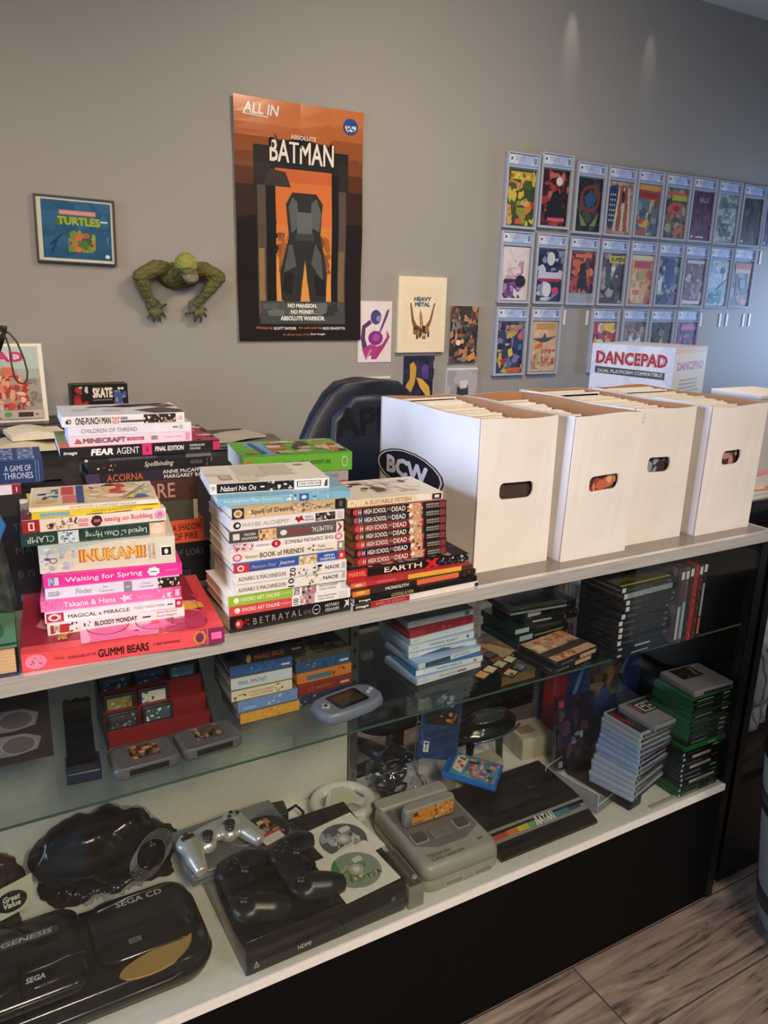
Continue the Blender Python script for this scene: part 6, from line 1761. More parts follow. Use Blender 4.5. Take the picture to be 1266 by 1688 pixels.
# stack of dark cases
GP2 = 'dark game cases in the tall stack on the right shelf'
z = SH
pal = [('#1c2438', '#8c94a8'), ('#1a2236', '#b8bcc8'), ('#1b1d20', '#6c6c4c'), ('#181a1c', '#5c5c4c'), ('#1a1c18', '#6c6a3c'), ('#16181a', '#7cae4c'), ('#1c1e20', '#4c5c54'), ('#2a2422', '#6c5c48'), ('#2c2624', '#8c7c64'), ('#8c9aa0', '#c8a85c'), ('#3a3630', '#c8c85c')]
od = ('lowest', 'second from the bottom', 'third from the bottom', 'fourth from the bottom', 'fifth from the bottom', 'middle', 'fifth from the top', 'fourth from the top', 'third from the top', 'second from the top', 'topmost')
for i in range(11):
    sh, ac = pal[i]
    dx = (0, .002, -.001, .001, 0, -.002, .003, .014, .012, .004, -.004)[i]
    sp = [('r', .0, .12, .07, .92, '#d8dadc')] if i > 1 else [('r', .02, .3, .1, .7, '#b0b8c8'), ('r', .3 + .05 * i, .3, .65, .6, ac)]
    if i > 1:
        sp += [('r', .10, .3, .3, .6, '#4a4c50'), ('b', .35, .1, .85, .9, [ac, sh, '#4a4640'], 8, i, .12), ('r', .9, .3, .97, .7, '#5c6070')]
    if i == 9:
        sp = [('b', 0, 0, 1, 1, ['#a8b4b8', '#c8b070', '#8c9ca8', '#d0c890'], 18, 3, .2), ('r', .0, .12, .07, .92, '#d8dadc')]
    case('dark case with %s spine accent, %s of the tall dark stack' % (('slate', 'silver', 'olive', 'khaki', 'mustard', 'green', 'teal', 'brown', 'tan', 'gold', 'yellow')[i], od[i]), 1.191 + dx, .014 + .001 * (i % 2), z, 2.5 - (i % 3), .158, .120, .0152, sh, sp,
         [('r', 0, 0, 1, 1, '#5c5446'), ('b', 0, 0, 1, 1, ['#6a5f4c', '#4c463c', '#5f584a'], 12, 2, .25), ('r', .0, .0, 1, .06, '#b8b84c')] if i == 10 else (), GP2, left='#141926' if i < 7 else '#2e2926')
    z += .0152
# cases standing upright
GV = 'game cases standing upright on the right shelf'
x = 1.366
for i, (w, sh, sp, lb) in enumerate(((.0145, '#4a4048', [('r', .1, .86, .9, .96, '#d8dadc'), ('r', .1, .05, .9, .5, '#b8b4ac'), ('r', .1, .55, .9, .84, '#5c4438')], 'upright case with a grey lower spine, first beside the tall dark stack'),
                                     (.0145, '#5a5450', [('r', .1, .86, .9, .96, '#d8dadc'), ('r', .1, .05, .9, .55, '#8fb0c8'), ('r', .2, .6, .8, .84, '#6c5c4c')], 'upright case with a light blue lower spine'),
                                     (.0145, '#3a2c28', [('r', .1, .88, .9, .98, '#d8dadc'), ('b', 0, 0, 1, .85, ['#6c3c2c', '#8c5c44', '#2c2422'], 14, 3, .3)], 'upright case with a dark brown spine'),
                                     (.0145, '#a8342c', [('b', 0, 0, 1, 1, ['#c8442c', '#8c2824', '#d8743c', '#5c2420'], 20, 4, .3)], 'upright case with a bright red spine'),
                                     (.0145, '#4c2a24', [('r', .1, .88, .9, .98, '#d8dadc'), ('b', 0, 0, 1, .85, ['#8c3c2c', '#3c2420', '#a85c3c'], 14, 6, .3)], 'upright case with a rust coloured spine'),
                                     (.0145, '#201c1c', [('r', .1, .90, .9, 1, '#d8dadc'), ('r', .2, .3, .8, .75, '#a8a098'), ('r', .2, .05, .8, .28, '#c86a3c')], 'upright case with a black spine, last in the row'))):
    t = thing('game_case', lb, 'game case', (x, .013, SH + .0002), 0, GV)
    m = M()
    m.rbox(0, 0, 0, w - .0006, .13, .182, .002, sh, 'gloss', .001, 2)
    m.build('shell', t)
    m = M()
    m.art((.001, 0, .002), (w - .003, 0, 0), (0, 0, .178), [('r', 0, 0, 1, 1, sh)] + sp, 'gloss')
    if i == 0:
        m.art((0, .128, .002), (0, -.126, 0), (0, 0, .178), [('r', 0, 0, 1, 1, '#7c6878'), ('b', 0, 0, 1, 1, ['#a08c9c', '#5c4c58', '#b8a8b0', '#3a3038', '#8c5c7c'], 40, 3, .14)], 'gloss')
    m.build('printed_sleeve', t)
    x += w + .0002

# ------------------------------------------------------------------ consoles on the white deck
BK = '#1a1716'


def gamepad(label, x, y, z, a, col, stick, scale, style, tilt=0.0, group=None):
    t = thing('gamepad', label, 'gamepad', (x, y, z), 0, group, (D(tilt), 0, D(a)))
    s = scale
    m = M()
    if style == 'horns':
        m.ell((0, .012, .020), (.070, .024, .014), col)
        m.ell((-.048, .012, .021), (.026, .026, .015), col)
        m.ell((.048, .012, .021), (.026, .026, .015), col)
        for q in (-1, 1):
            m.tube([(q * .050, .006, .020), (q * .058, -.030, .018), (q * .064, -.062, .014)], [.020, .018, .012], col, seg=14)
            m.tube([(q * .023, .0, .020), (q * .023, -.016, .021)], [.016, .017], col, seg=14)
            m.ell((q * .024, -.014, .022), (.018, .017, .015), col)
        sticks, pads = ((-.024, -.014, .036), (.024, -.014, .036)), ((-.050, .014), (.050, .014))
    else:
        m.ell((0, .008, .022), (.062, .032, .017), col)
        m.ell((-.045, .010, .022), (.034, .032, .018), col)
        m.ell((.045, .010, .022), (.034, .032, .018), col)
        for q in (-1, 1):
            m.tube([(q * .050, .004, .021), (q * .063, -.030, .018), (q * .066, -.058, .014)], [.026, .024, .015], col, seg=14)
        sticks, pads = ((-.046, .016, .037), (.024, -.008, .036)), ((-.022, -.010), (.046, .014))
    m.xf(Matrix.Scale(s, 4))
    body = fuse(m, 'body', .0032, col, 'silver_paint' if style == 'horns' else 'plastic', t, smooth=4)
    for q, (px, py, pz) in enumerate(sticks):
        m = M()
        m.lathe([(.009, pz - .004), (.009, pz + .002), (.006, pz + .003), (.006, pz + .008), (.010, pz + .009), (.0105, pz + .013), (.007, pz + .0125)], px, py, stick, 'plastic', 16)
        m.xf(Matrix.Scale(s, 4))
        m.build('thumbstick', t)
    m = M()
    px, py = pads[0]
    hz = .0375 if style == 'horns' else .0405
    m.box(px - .012, py - .004, .028, px + .012, py + .004, hz, '#2a2829' if style == 'horns' else '#0d0d0e', 'plastic')
    m.box(px - .004, py - .012, .028, px + .004, py + .012, hz, '#2a2829' if style == 'horns' else '#0d0d0e', 'plastic')
    m.xf(Matrix.Scale(s, 4))
    m.build('d_pad', t)
    px, py = pads[1]
    for q, (dx, dy) in enumerate(((0, .009), (.009, 0), (0, -.009), (-.009, 0))):
        m = M()
        m.lathe([(.0042, .026), (.0042, hz - .001), (.003, hz)], px + dx, py + dy, '#2a2829' if style == 'horns' else '#1d1d20', 'plastic', 10)
        m.xf(Matrix.Scale(s, 4))
        m.build('face_button', t)
    return t


# black disc drive base with the console that sits on its left half
t = thing('disc_console', 'wide black disc console with rounded right end and a front bar coloured with golden reflection', 'game console', (0, 0, BD))
m = M()
o1 = [(p[0], p[1]) for p in rrect(-.30, .05, .318, .262, .062, 8)]
cx_, cy_ = .009, .156


def sc_(pts, i):
    return [(cx_ + (a - cx_) * (1 - i / .30), cy_ + (b - cy_) * (1 - i / .105)) for a, b in pts]


m.loft([[(a, b, z) for a, b in sc_(o1, i)] for i, z in ((.006, .0001), (.002, .012), (0, .022), (.002, .026), (.004, .028), (.004, .036), (.007, .047), (.012, .052))], '#171413', 'gloss', True)
m.build('base_unit', t)
m = M()
m.loft([[(a, b, z) for a, b in rrect(.118 + i, .096 + i, .302 - i, .252 - i, .04, 6)] for i, z in ((0, .0515), (0, .057), (.006, .0615), (.03, .0635))], '#1a1715', 'gloss', True)
m.build('disc_lid', t)
m = M()
m.art((.172, .218, .0637), (.085, 0, 0), (0, .014, 0), [tx('SEGA CD', 0, 0, 1, 1, '#a8a39a', .02)], 'card')
m.build('lettering', t)
m = M()
m.tube([(.140, .226, .0625), (.20, .236, .064), (.282, .238, .0625)], .0014, '#a8a29a', 'metal', 6)
m.build('trim_line', t)
m = M()
m.art((.176, .122, .0637), (.022, 0, 0), (0, .012, 0), [('p', rrect(0, 0, 1, 1, .2), '#6c6862'), tx('CD', .15, .2, .85, .8, '#2a2826', .03)], 'card')
m.build('badge', t)
m = M()
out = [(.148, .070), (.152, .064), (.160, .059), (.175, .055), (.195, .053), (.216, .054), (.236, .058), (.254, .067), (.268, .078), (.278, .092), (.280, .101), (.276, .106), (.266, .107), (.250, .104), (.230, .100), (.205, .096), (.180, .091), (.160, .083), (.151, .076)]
m.loft([[(a, b, .050 + (b - .05) * .06) for a, b in out], [(a, b, .0535 + (b - .05) * .09) for a, b in out]], '#d8ae62', 'silver_paint')  # golden tone is the warm lamp's reflection put into the colour
m.build('golden_reflection', t)
m = M()
m.tube([(.04, .0488, .030), (.23, .0488, .030), (.285, .066, .030), (.312, .104, .030)], .0012, '#8a857e', 'metal', 6)
m.build('seam_line', t)

t = thing('cartridge_console', 'black cartridge console sitting on the left half of the disc console', 'game console', (0, 0, BD + .0523))
m = M()
m.loft([[(a, b, z) for a, b in rrect(-.29 + i, .066 + i, .106 - i, .255 - i, .03, 6)] for i, z in ((.002, 0), (0, .006), (0, .018), (.006, .026), (.02, .030))], '#191615', 'gloss', True)
m.build('body', t)
m = M()
m.lathe([(.088, .0295), (.088, .034), (.080, .038), (.03, .040)], -.06, .168, '#1c1917', 'gloss', 36)
m.build('round_deck', t)
m = M()
m.prism(rrect(-.03, .178, .070, .196, .008), .0395, .0412, '#3a3733', 'plastic')
m.art((-.022, .181, .0413), (.082, 0, 0), (0, .011, 0), [tx('GENESIS', 0, 0, 1, 1, '#a09a92', .03, shear=.15)], 'card')
m.build('name_plate', t)
m = M()
m.prism([(-.02, .085), (.055, .088), (.062, .112), (-.018, .115)], .0295, .0315, '#14110f', 'gloss')
m.art((.008, .096, .0316), (.030, 0, 0), (0, .012, 0), [tx('SEGA', 0, 0, 1, 1, '#b4aea6', .04, shear=.15)], 'card')
m.build('maker_plate', t)
for pts in ([(-.06, .118, .031), (.05, .121, .0312), (.075, .126, .031), (.103, .127, .026)], [(-.08, .066, .020), (.0, .066, .021), (.095, .067, .02)], [(.02, .082, .031), (.07, .084, .031)]):
    m = M()
    m.tube(pts, .0011, '#8a857d', 'metal', 6)
    m.build('trim_line', t)

# bags of accessories behind the black consoles
t = thing('accessory_bag', 'clear plastic bag stuffed with black controllers and cables behind the black consoles', 'bag', (.171, .338, BD + .0005))
m = M()
m.ell((-.01, .02, .115), (.12, .048, .062), '#1c1817')
m.ell((.07, .02, .07), (.085, .042, .055), '#1c1817')
m.ell((-.07, .02, .07), (.055, .04, .055), '#1c1817')
m.box(-.10, -.01, .006, .13, .055, .06, '#1c1817')
fuse(m, 'dark_contents', .006, lambda p: '#1c2530' if (p.x < -.03 and p.z > .06 and p.y < .0) else '#1b1512', 'matte', t, smooth=2, noise=lump(.016, 26, .006, 70, .085))
m = M()
m.ell((-.01, .012, .115), (.128, .060, .068), '#d8d8d0')
m.ell((.05, .0, .085), (.09, .055, .045), '#d8d8d0')
fuse(m, 'bag_film', .009, '#b8b8b0', 'bag_film', t, smooth=1, noise=lump(.014, 24, .007, 60, .085))
m = M()
pts = []
for k in range(30):
    f = k / 29
    pts.append((-.085 + .16 * f, -.062 - .035 * math.sin(f * 3.0), .085 + .006 * math.sin(f * 21) + .004 * f))
m.tube(pts, [.012 + .006 * math.sin(k * 1.9) for k in range(30)], '#8f8870', 'bag_film', 9)
m.build('knotted_edge', t)
m = M()
for k in range(5):
    m.tube([(.075 + .035 * math.cos(q * PI / 8) + .003 * k, -.066 + .02 * math.sin(q * PI / 8), .105 + .03 * math.sin(q * PI / 8 + .6) + .004 * k) for q in range(17)], .0017, '#4a463f', 'plastic', 6)
m.build('cable_loop', t)
t = thing('shopping_bag', 'dark shopping bag with white panel and black oval store mark, at the left', 'bag', (-.045, .318, BD + .0005))
m = M()
m.ell((-.04, .01, .115), (.115, .045, .08), '#2b2021')
m.box(-.14, -.02, .006, .06, .05, .10, '#2b2021')
fuse(m, 'bag_body', .006, lambda p: '#3d2a2c' if p.z > .13 else '#1f1a18', 'gloss', t, smooth=2, noise=lump(.012, 24, .005, 60, .085))
m = M()
vs, n_ = [], 9
for i in range(n_):
    u = i / (n_ - 1)
    for j in range(4):
        v = j / 3
        vs.append((-.14 + .225 * u, -.062 - .012 * math.sin(u * 3) + .012 * v, .100 + .052 * v + .006 * math.sin(u * 7)))
for i in range(n_):
    u = i / (n_ - 1)
    for j in range(4):
        v = j / 3
        vs.append((-.14 + .225 * u, -.058 - .012 * math.sin(u * 3) + .012 * v, .100 + .052 * v + .006 * math.sin(u * 7)))
fs = []
N4 = n_ * 4
for i in range(n_ - 1):
    for j in range(3):
        q = i * 4 + j
        fs += [(q, q + 4, q + 5, q + 1), (N4 + q, N4 + q + 1, N4 + q + 5, N4 + q + 4)]
m.add(vs, fs, '#bdb8a4', 'card', True)
m.build('white_panel', t)
m = M()
m.art((.022, -.0745, .1065), (.052, .0055, .0), (0, .0095, .036), [('e', .5, .5, .5, .5, '#1b1a18'), tx('Great', .24, .52, .78, .8, '#d8d4c4', .03, shear=.2), tx('Value', .24, .22, .78, .5, '#d8d4c4', .03, shear=.2)], 'card')
m.build('store_mark', t)

# large black console with slot front, and what lies on it
t = thing('black_console', 'large black rectangular disc console with slot front and small white marks', 'game console', (.352, .0145, BD + .0002), D(.6))
m = M()
m.rbox(0, 0, .004, .332, .272, .0775, .003, '#151312', 'gloss', .001, 2)
m.box(.01, .012, 0, .322, .26, .004, '#0d0c0c', 'plastic')
m.build('body', t)
m = M()
m.box(.001, -.0008, .044, .165, .002, .053, '#5a544b', 'metal')
m.box(.03, -.0012, .028, .165, .002, .0335, '#0a0909', 'plastic')
m.box(.10, -.0014, .030, .165, .0, .0315, '#5a544b', 'metal')
m.build('disc_slot', t)
m = M()
m.art((0, -.0001, .004), (.332, 0, 0), (0, 0, .073), [tx('HDMI', .30, .16, .38, .29, '#c8c4bc', .03), ('p', [(.04, .16), (.075, .16), (.0575, .36)], '#c8c4bc'), ('p', [(.047, .19), (.068, .19), (.0575, .31)], '#151312'), ('l', .0575, .22, .0575, .28, .001, '#c8c4bc')], 'card')
m.build('front_marks', t)
m = M()
m.lathe([(.0055, 0), (.0055, .0012), (.004, .0016)], 0, 0, '#4a4845', 'plastic', 18)
m.art((-.004, -.004, .0016), (.008, 0, 0), (0, .008, 0), [('l', .1, .1, .9, .9, .0012, '#8a8680'), ('l', .1, .9, .9, .1, .0012, '#8a8680')], 'plastic')
m.xf(Matrix.Translation((.302, -.0001, .042)) @ Matrix.Rotation(PI / 2, 4, 'X'))
m.build('power_button', t)
m = M()
for k in range(26):
    m.box(.17, .010 + k * .0098, .0776, .322, .0155 + k * .0098, .0788, '#1f1b18', 'plastic')
m.build('vent_grille', t)
XT = BD + .079
gamepad('black gamepad lying on the black console, left one of the two', .388, .112, XT + .0045, 88, '#161413', '#1a1a1b', 1.06, 'wide', 0, 'black gamepads on the black console')
gamepad('black gamepad lying on the black console, right one of the two', .4955, .112, XT + .0045, 92, '#171615', '#1a1a1b', 1.06, 'wide', 0, 'black gamepads on the black console')
t = thing('silver_console', 'slim silver disc console lying behind the black gamepads', 'game console', (.308, .185, XT + .0005), D(3))
m = M()
m.rbox(0, 0, 0, .222, .142, .026, .004, '#8f8f90', 'silver_paint', .002, 3)
m.box(.002, -.0006, .009, .220, .001, .012, '#4a4a4a', 'plastic')
m.box(.06, -.0008, .014, .12, .001, .016, '#3a3a3a', 'plastic')
m.build('body', t)
m = M()
m.lathe([(.05, .026), (.05, .0266), (.047, .0268)], .135, .075, '#9a999a', 'silver_paint', 32)
m.build('disc_lid', t)
gamepad('silver gamepad with two dark thumbsticks, lying on the silver console', .372, .248, XT + .0285, 14, '#d2cfc8', '#2a2828', 1.04, 'horns', 3)
t = thing('sleeved_disc', 'game disc with dark portrait picture in a clear sleeve on the silver console', 'disc', (.478, .240, XT + .0285), D(14))
m = M()
m.box(-.055, -.052, 0, .055, .052, .0012, '#d8d8d8', 'clear_plastic')
m.build('clear_sleeve', t)
m = M()
m.lathe([(.008, .0014), (.047, .0014), (.047, .0026), (.008, .0026)], 0, 0, '#2a2422', 'gloss', 32)
m.art((-.046, -.046, .0026), (.092, 0, 0), (0, .092, 0), [('e', .5, .5, .5, .5, '#2a2321'), ('b', .2, .15, .8, .85, ['#4a3a34', '#c87a54', '#2a2220', '#8a5a44', '#d8a88c'], 20, 3, .12), ('r', .2, .05, .7, .3, '#d8cfc8'), ('r', .3, .3, .55, .4, '#b8443c'), ('r', .45, .72, .6, .84, '#c8c4bc'), ('e', .5, .5, .08, .08, '#8a8684')], 'gloss')
m.build('disc', t)
for i, (x, y, z, a, pal, word, lb) in enumerate(((.6215, .172, XT + .0006, 8, ['#8f8f94', '#b8b8bc', '#5c5c64', '#d4d4d4'], 'MADDEN', 'white paper sleeve with grey picture disc, rear one of the two sleeves'), (.6035, .078, XT + .0032, 5, ['#7c8a54', '#a8b07c', '#8c9a8c', '#4c7a4c', '#c8c8b0'], 'FIFA', 'white paper sleeve with green disc, front one of the two sleeves'))):
    t = thing('disc_sleeve', lb, 'disc', (x, y, z), D(a), 'white disc sleeves on the black console')
    m = M()
    m.box(-.062, -.064, 0, .062, .064, .002, '#eae4d8', 'paper')
    m.build('paper_sleeve', t)
    m = M()
    m.lathe([(.007, .002), (.050, .002), (.050, .0024), (.007, .0024)], 0, .0, '#9a9a94', 'gloss', 36)
    m.art((-.050, -.050, .0024), (.1, 0, 0), (0, .1, 0), [('e', .5, .5, .5, .5, pal[2]), ('b', .18, .18, .82, .82, pal, 26, i, .16), ('p', [(.04, .62), (.1, .8), (.26, .95), (.2, .6)], '#3f8a44' if i else '#a8a8b0'), ('r', .56, .66, .76, .80, '#d8d4c8'), tx(word, .60, .16, .9, .28, '#2a3a20' if i else '#4a4a50', .02), ('e', .5, .5, .17, .17, '#b8b6ae'), ('ring', .5, .5, .17, .17, .12, '#8a8882'), ('e', .5, .5, .07, .07, '#e6e2da')], 'gloss')
    m.build('disc', t)
# narrow grey console part between the black console and the pale one
t = thing('grey_adapter', 'narrow grey slotted console unit between the black and the pale console', 'console unit', (.6895, .0150, BD + .0002))
m = M()
m.rbox(0, 0, 0, .036, .118, .050, .003, '#8b887f', 'plastic', .0015)
m.build('body', t)
m = M()
m.box(.004, .006, .0501, .032, .112, .0518, '#4e4a46', 'plastic')
m.box(.014, .010, .0518, .018, .108, .053, '#6c6862', 'plastic')
m.lathe([(.006, .0518), (.006, .056), (.004, .057)], .024, .022, '#a5a29a', 'plastic', 12)
m.build('slotted_top', t)
# charger brick and white steering wheel at the back
t = thing('power_adapter', 'black power adapter brick with its cable behind the silver console', 'power adapter', (.452, .372, BD + .0002), D(-8))
m = M()
m.rbox(0, 0, 0, .125, .05, .042, .006, '#1b1816', 'plastic', .004)
m.build('brick', t)
m = M()
m.tube([(.124, .02, .03), (.145, .015, .045), (.158, .0, .035), (.15, -.02, .012), (.12, -.03, .005), (.06, -.04, .005)], .0036, '#161312', 'plastic', 8)
m.build('cable', t)
t = thing('wheel_controller', 'white plastic steering wheel controller lying at the back of the deck', 'steering wheel', (.708, .345, BD + .001), D(-8))
m = M()
R0 = .066
m.tube([(R0 * math.cos(2 * PI * k / 28), R0 * .92 * math.sin(2 * PI * k / 28), .030) for k in range(29)], .0135, '#cfcbc3', 'plastic', 12)
m.prism([(-.058, -.03), (-.02, .055), (.022, .055), (.058, -.03), (.03, -.07), (-.03, -.07)], .018, .036, '#cfcbc3', 'plastic')
fuse(m, 'rim', .003, '#d4d0c8', 'plastic', t, smooth=6)
m = M()
m.prism([(-.036, -.02), (-.012, .046), (.016, .046), (.034, -.02)], .036, .0385, '#c6c7ac', 'paper')
m.build('paper_insert', t)
m = M()
m.lathe([(.03, .0362), (.029, .0378), (.01, .038)], .002, -.045, '#b5b0a4', 'plastic', 24)
m.build('hub_cap', t)
for k in range(3):
    m = M()
    a = D(70 + 110 * k)
    m.lathe([(.006, 0), (.006, .017)], .045 * math.cos(a), .045 * math.sin(a), '#bdb9b1', 'plastic', 10)
    m.build('foot', t)

# pale grey cartridge console
t = thing('pale_console', 'pale grey cartridge console with two lilac grey buttons and brand lettering', 'game console', (.735, .030, BD + .0002), D(-1))
m = M()
m.loft([[(a, b, z) for a, b in rrect(0 + i, 0 + j, .192 - i, .235, .022, 5)] for i, j, z in ((.006, .004, 0), (.003, .001, .006), (.001, .0, .010), (.0, .0, .026), (.003, .003, .028), (.003, .003, .031), (.0, .0, .033), (.001, .001, .046), (.004, .006, .058), (.012, .016, .064))], '#a39e93', 'plastic', True)
m.rbox(.006, .20, .06, .186, .238, .073, .008, '#a6a196', 'plastic', .004)
m.build('body', t)
m = M()
m.prism([(.018, .072), (.060, .048), (.132, .048), (.176, .072), (.178, .198), (.016, .198)], .0635, .0655, '#726d6a', 'plastic')
m.build('dark_top_panel', t)
m = M()
for a, b in ((.022, .072), (.130, .075)):
    m.prism(rrect(a, b, a + .034, b + .032, .004), .0656, .0662, '#b5b0a6', 'plastic')
    m.prism(rrect(a + .003, b + .003, a + .031, b + .029, .003), .0662, .0705, '#4b4646', 'plastic')
m.build('buttons', t)
m = M()
m.loft([[(a, b, z) for a, b in rrect(.066 + i, .070 + i, .118 - i, .100 - i, .003, 3)] for i, z in ((0, .0655), (0, .068), (.003, .0695))], '#75716f', 'plastic')
m.build('eject_lever', t)
m = M()
m.art((.028, .012, .0642), (.085, 0, 0), (0, .028, .0), [tx('Nintendo', 0, .55, .62, 1, '#55504a', .02), tx('SUPER FAMICOM', 0, .1, .95, .42, '#55504a', .02)], 'card')
m.art((.150, .030, .0642), (.014, 0, 0), (0, .006, 0), [('r', 0, 0, 1, 1, '#6a655e')], 'card')
m.build('lettering', t)
m = M()
for a in (.045, .118):
    m.prism(rrect(a, .008, a + .052, .022, .007), -.0022, .003, '#b7b2a8', 'plastic', 'y')
    m.prism(rrect(a + .005, .011, a + .047, .019, .004), -.0034, -.001, '#8b8680', 'plastic', 'y')
m.build('controller_ports', t)
t = thing('console_cartridge', 'grey cartridge with an orange illustrated label plugged into the pale console', 'game cartridge', (.763, .154, BD + .0659), D(-1))
m = M()
m.loft([[(a, b, z) for a, b in rrect(0 + i, 0, .128 - i, .020, .008, 4)] for i, z in ((0, 0), (0, .040), (.003, .046))], '#9b968c', 'plastic', True)
for k in range(5):
    m.box(-.0008, .002, .006 + k * .007, .012, .018, .009 + k * .007, '#8b867c', 'plastic')
m.build('shell', t)
m = M()
m.art((.016, -.0004, .006), (.106, 0, 0), (0, 0, .034), [('r', 0, 0, 1, 1, '#d8913c'), ('b', .5, 0, 1, 1, ['#b8483c', '#d8a884', '#e0b068', '#8c3c34', '#e8c8a0'], 26, 4, .12), ('b', .15, .1, .6, .95, ['#e0a44c', '#8c5c34', '#c87c34', '#4c3424'], 12, 6, .09), ('r', .03, .6, .13, .9, '#4a3a34'), ('r', .03, .08, .25, .2, '#8c5428')], 'gloss')
m.build('label', t)

# crumpled clear bag with leads
t = thing('clear_bag', 'crumpled clear plastic bag with black leads and silver plugs behind the pale console', 'bag', (.845, .352, BD + .001))
m = M()
R = random.Random(8)
for k in range(7):
    a0, rr, zz = R.uniform(0, 6), R.uniform(.022, .042), R.uniform(.02, .075)
    m = M()
    m.tube([((rr + .006 * math.sin(q * 1.7 + k)) * math.cos(a0 + q * .42), .006 + (rr * .62) * math.sin(a0 + q * .42), zz + .018 * math.sin(a0 + q * .3 + k)) for q in range(18)], .0034, R.choice(['#191716', '#22201f', '#2c2a2c']), 'plastic', 7)
    m.build('black_lead', t)
for k in range(3):
    m = M()
    m.rbox(-.03 + .024 * k, -.02 + .012 * k, .004 + .02 * k, -.002 + .024 * k, .012 + .01 * k, .022 + .02 * k, .004, ('#141312', '#2b2550', '#1d1b1b')[k], 'plastic', .002)
    m.build('plug_housing', t)
m = M()
m.ell((0, 0, .068), (.066, .054, .056), '#d8dce0')
m.ell((.035, -.03, .035), (.036, .034, .022), '#d8dce0')
fuse(m, 'bag_film', .006, '#d8dce0', 'clear_plastic', t, smooth=1, noise=lump(.014, 34, .010, 80, .075))
for k, (x, y) in enumerate(((.02, -.078), (.045, -.064))):
    m = M()
    m.tube([(x - .025, y - .004, .012), (x + .01, y + .012, .013)], .008, '#b0a894', 'metal', 10)
    m.build('plug', t)

# black console with rainbow strip
t = thing('black_wedge_console', 'flat black wedge console with silver strip and rainbow stripe', 'game console', (.938, .033, BD + .0002))
m = M()
m.prism([(0, .004), (.004, 0), (.215, 0), (.215, .046), (.16, .043), (.085, .040), (.055, .034), (.0, .011)], 0, .277, '#171513', 'plastic', 'x')
m.build('body', t)
m = M()
m.art((.001, .032, .0244), (.275, 0, 0), (0, .030, .0120), [('r', 0, 0, 1, 1, '#8b8781'), ('r', 0, .22, .18, .62, '#b8443c'), ('r', .16, .22, .27, .62, '#c8743c'), ('r', .27, .22, .38, .62, '#c8b44c'), ('r', .38, .22, .47, .62, '#6c9a5c'), ('r', .62, .22, .82, .62, '#3c7c84'), ('r', .82, .3, .95, .55, '#3c4c6c'), tx('ATARI', .50, .18, .66, .82, '#e4e0d8', .02), ('p', [(.455, .2), (.47, .2), (.476, .85), (.471, .85)], '#e4e0d8'), ('p', [(.477, .2), (.482, .2), (.482, .85), (.477, .85)], '#e4e0d8'), ('p', [(.489, .2), (.504, .2), (.488, .85), (.483, .85)], '#e4e0d8')], 'plastic')
m.build('silver_strip', t)
m = M()
for k in range(4):
    m.box(.05 + k * .06, .10, .0405, .08 + k * .06, .112, .0425, '#23201e', 'plastic')
m.lathe([(.03, .041), (.03, .0435), (.026, .044)], .20, .165, '#1c1a18', 'plastic', 20)
m.build('switches', t)

# small white cartons, blue case, wire easel with leaning case, glossy oval handheld
t = thing('beige_carton', 'long beige carton lying under the blue game case', 'box', (.965, .254, BD + .0002), D(3))
m = M()
m.rbox(0, 0, 0, .150, .055, .070, .003, '#b5ad93', 'card', .001)
m.build('carton', t)
t = thing('white_carton', 'small white carton standing beside the red and blue box', 'box', (1.222, .318, BD + .0002), D(-6))
m = M()
m.rbox(0, 0, 0, .10, .09, .062, .003, '#c2b69e', 'card', .001)
m.build('carton', t)
m = M()
m.art((0, 0, .062), (.1, 0, 0), (0, .09, 0), [('r', .1, .3, .6, .7, '#9c8074')], 'card')
m.build('top_label', t)
t = thing('blue_game_case', 'bright blue game case with a crowded cartoon cover lying tilted', 'game case', (.930, .262, BD + .0795), 0, None, (D(-3), D(5), D(-48)))
m = M()
m.rbox(-.005, .0, 0, .128, .105, .013, .004, '#2468b8', 'gloss', .002)
m.build('shell', t)
m = M()
m.art((.004, .004, .013), (.118, 0, 0), (0, .097, 0), [('r', 0, 0, 1, 1, '#4a9ab8'), ('r', 0, 0, .06, 1, '#1c58a8'), ('b', .35, .05, .98, .95, ['#d87a8c', '#e0b84c', '#4c8a5c', '#c8c8d4', '#8c5c9c', '#5cb0c8', '#3c3c4c', '#e8a07c'], 60, 3, .1), ('p', [(.1, .2), (.3, .1), (.34, .8), (.2, .95), (.1, .8)], '#e8dccc'), ('b', .14, .25, .3, .85, ['#b8443c', '#c8743c'], 8, 3, .08)], 'gloss')
m.build('printed_sleeve', t)
t = thing('wire_easel', 'clear wire easel holding the dark blue game case', 'easel', (.972, .378, BD + .0015), D(-15))
m = M()
for x in (-.03, .03):
    m.tube([(x, -.035, .012), (x, -.04, .003), (x, .04, .003), (x, .028, .12), (x, .02, .21), (x + .004, .022, .216)], .0018, '#c8d0d0', 'metal', 6)
m.tube([(-.03, .026, .14), (.03, .026, .14)], .0018, '#c8d0d0', 'metal', 6)
m.build('wire_frame', t)
t = thing('dark_blue_game_case', 'dark blue game case with orange lettering band leaning on the wire easel', 'game case', (.950, .318, BD + .088), 0, None, (D(-20), D(12), D(-16)))
m = M()
m.rbox(-.052, 0, 0, .052, .012, .165, .003, '#24406c', 'gloss', .001)
m.build('shell', t)
m = M()
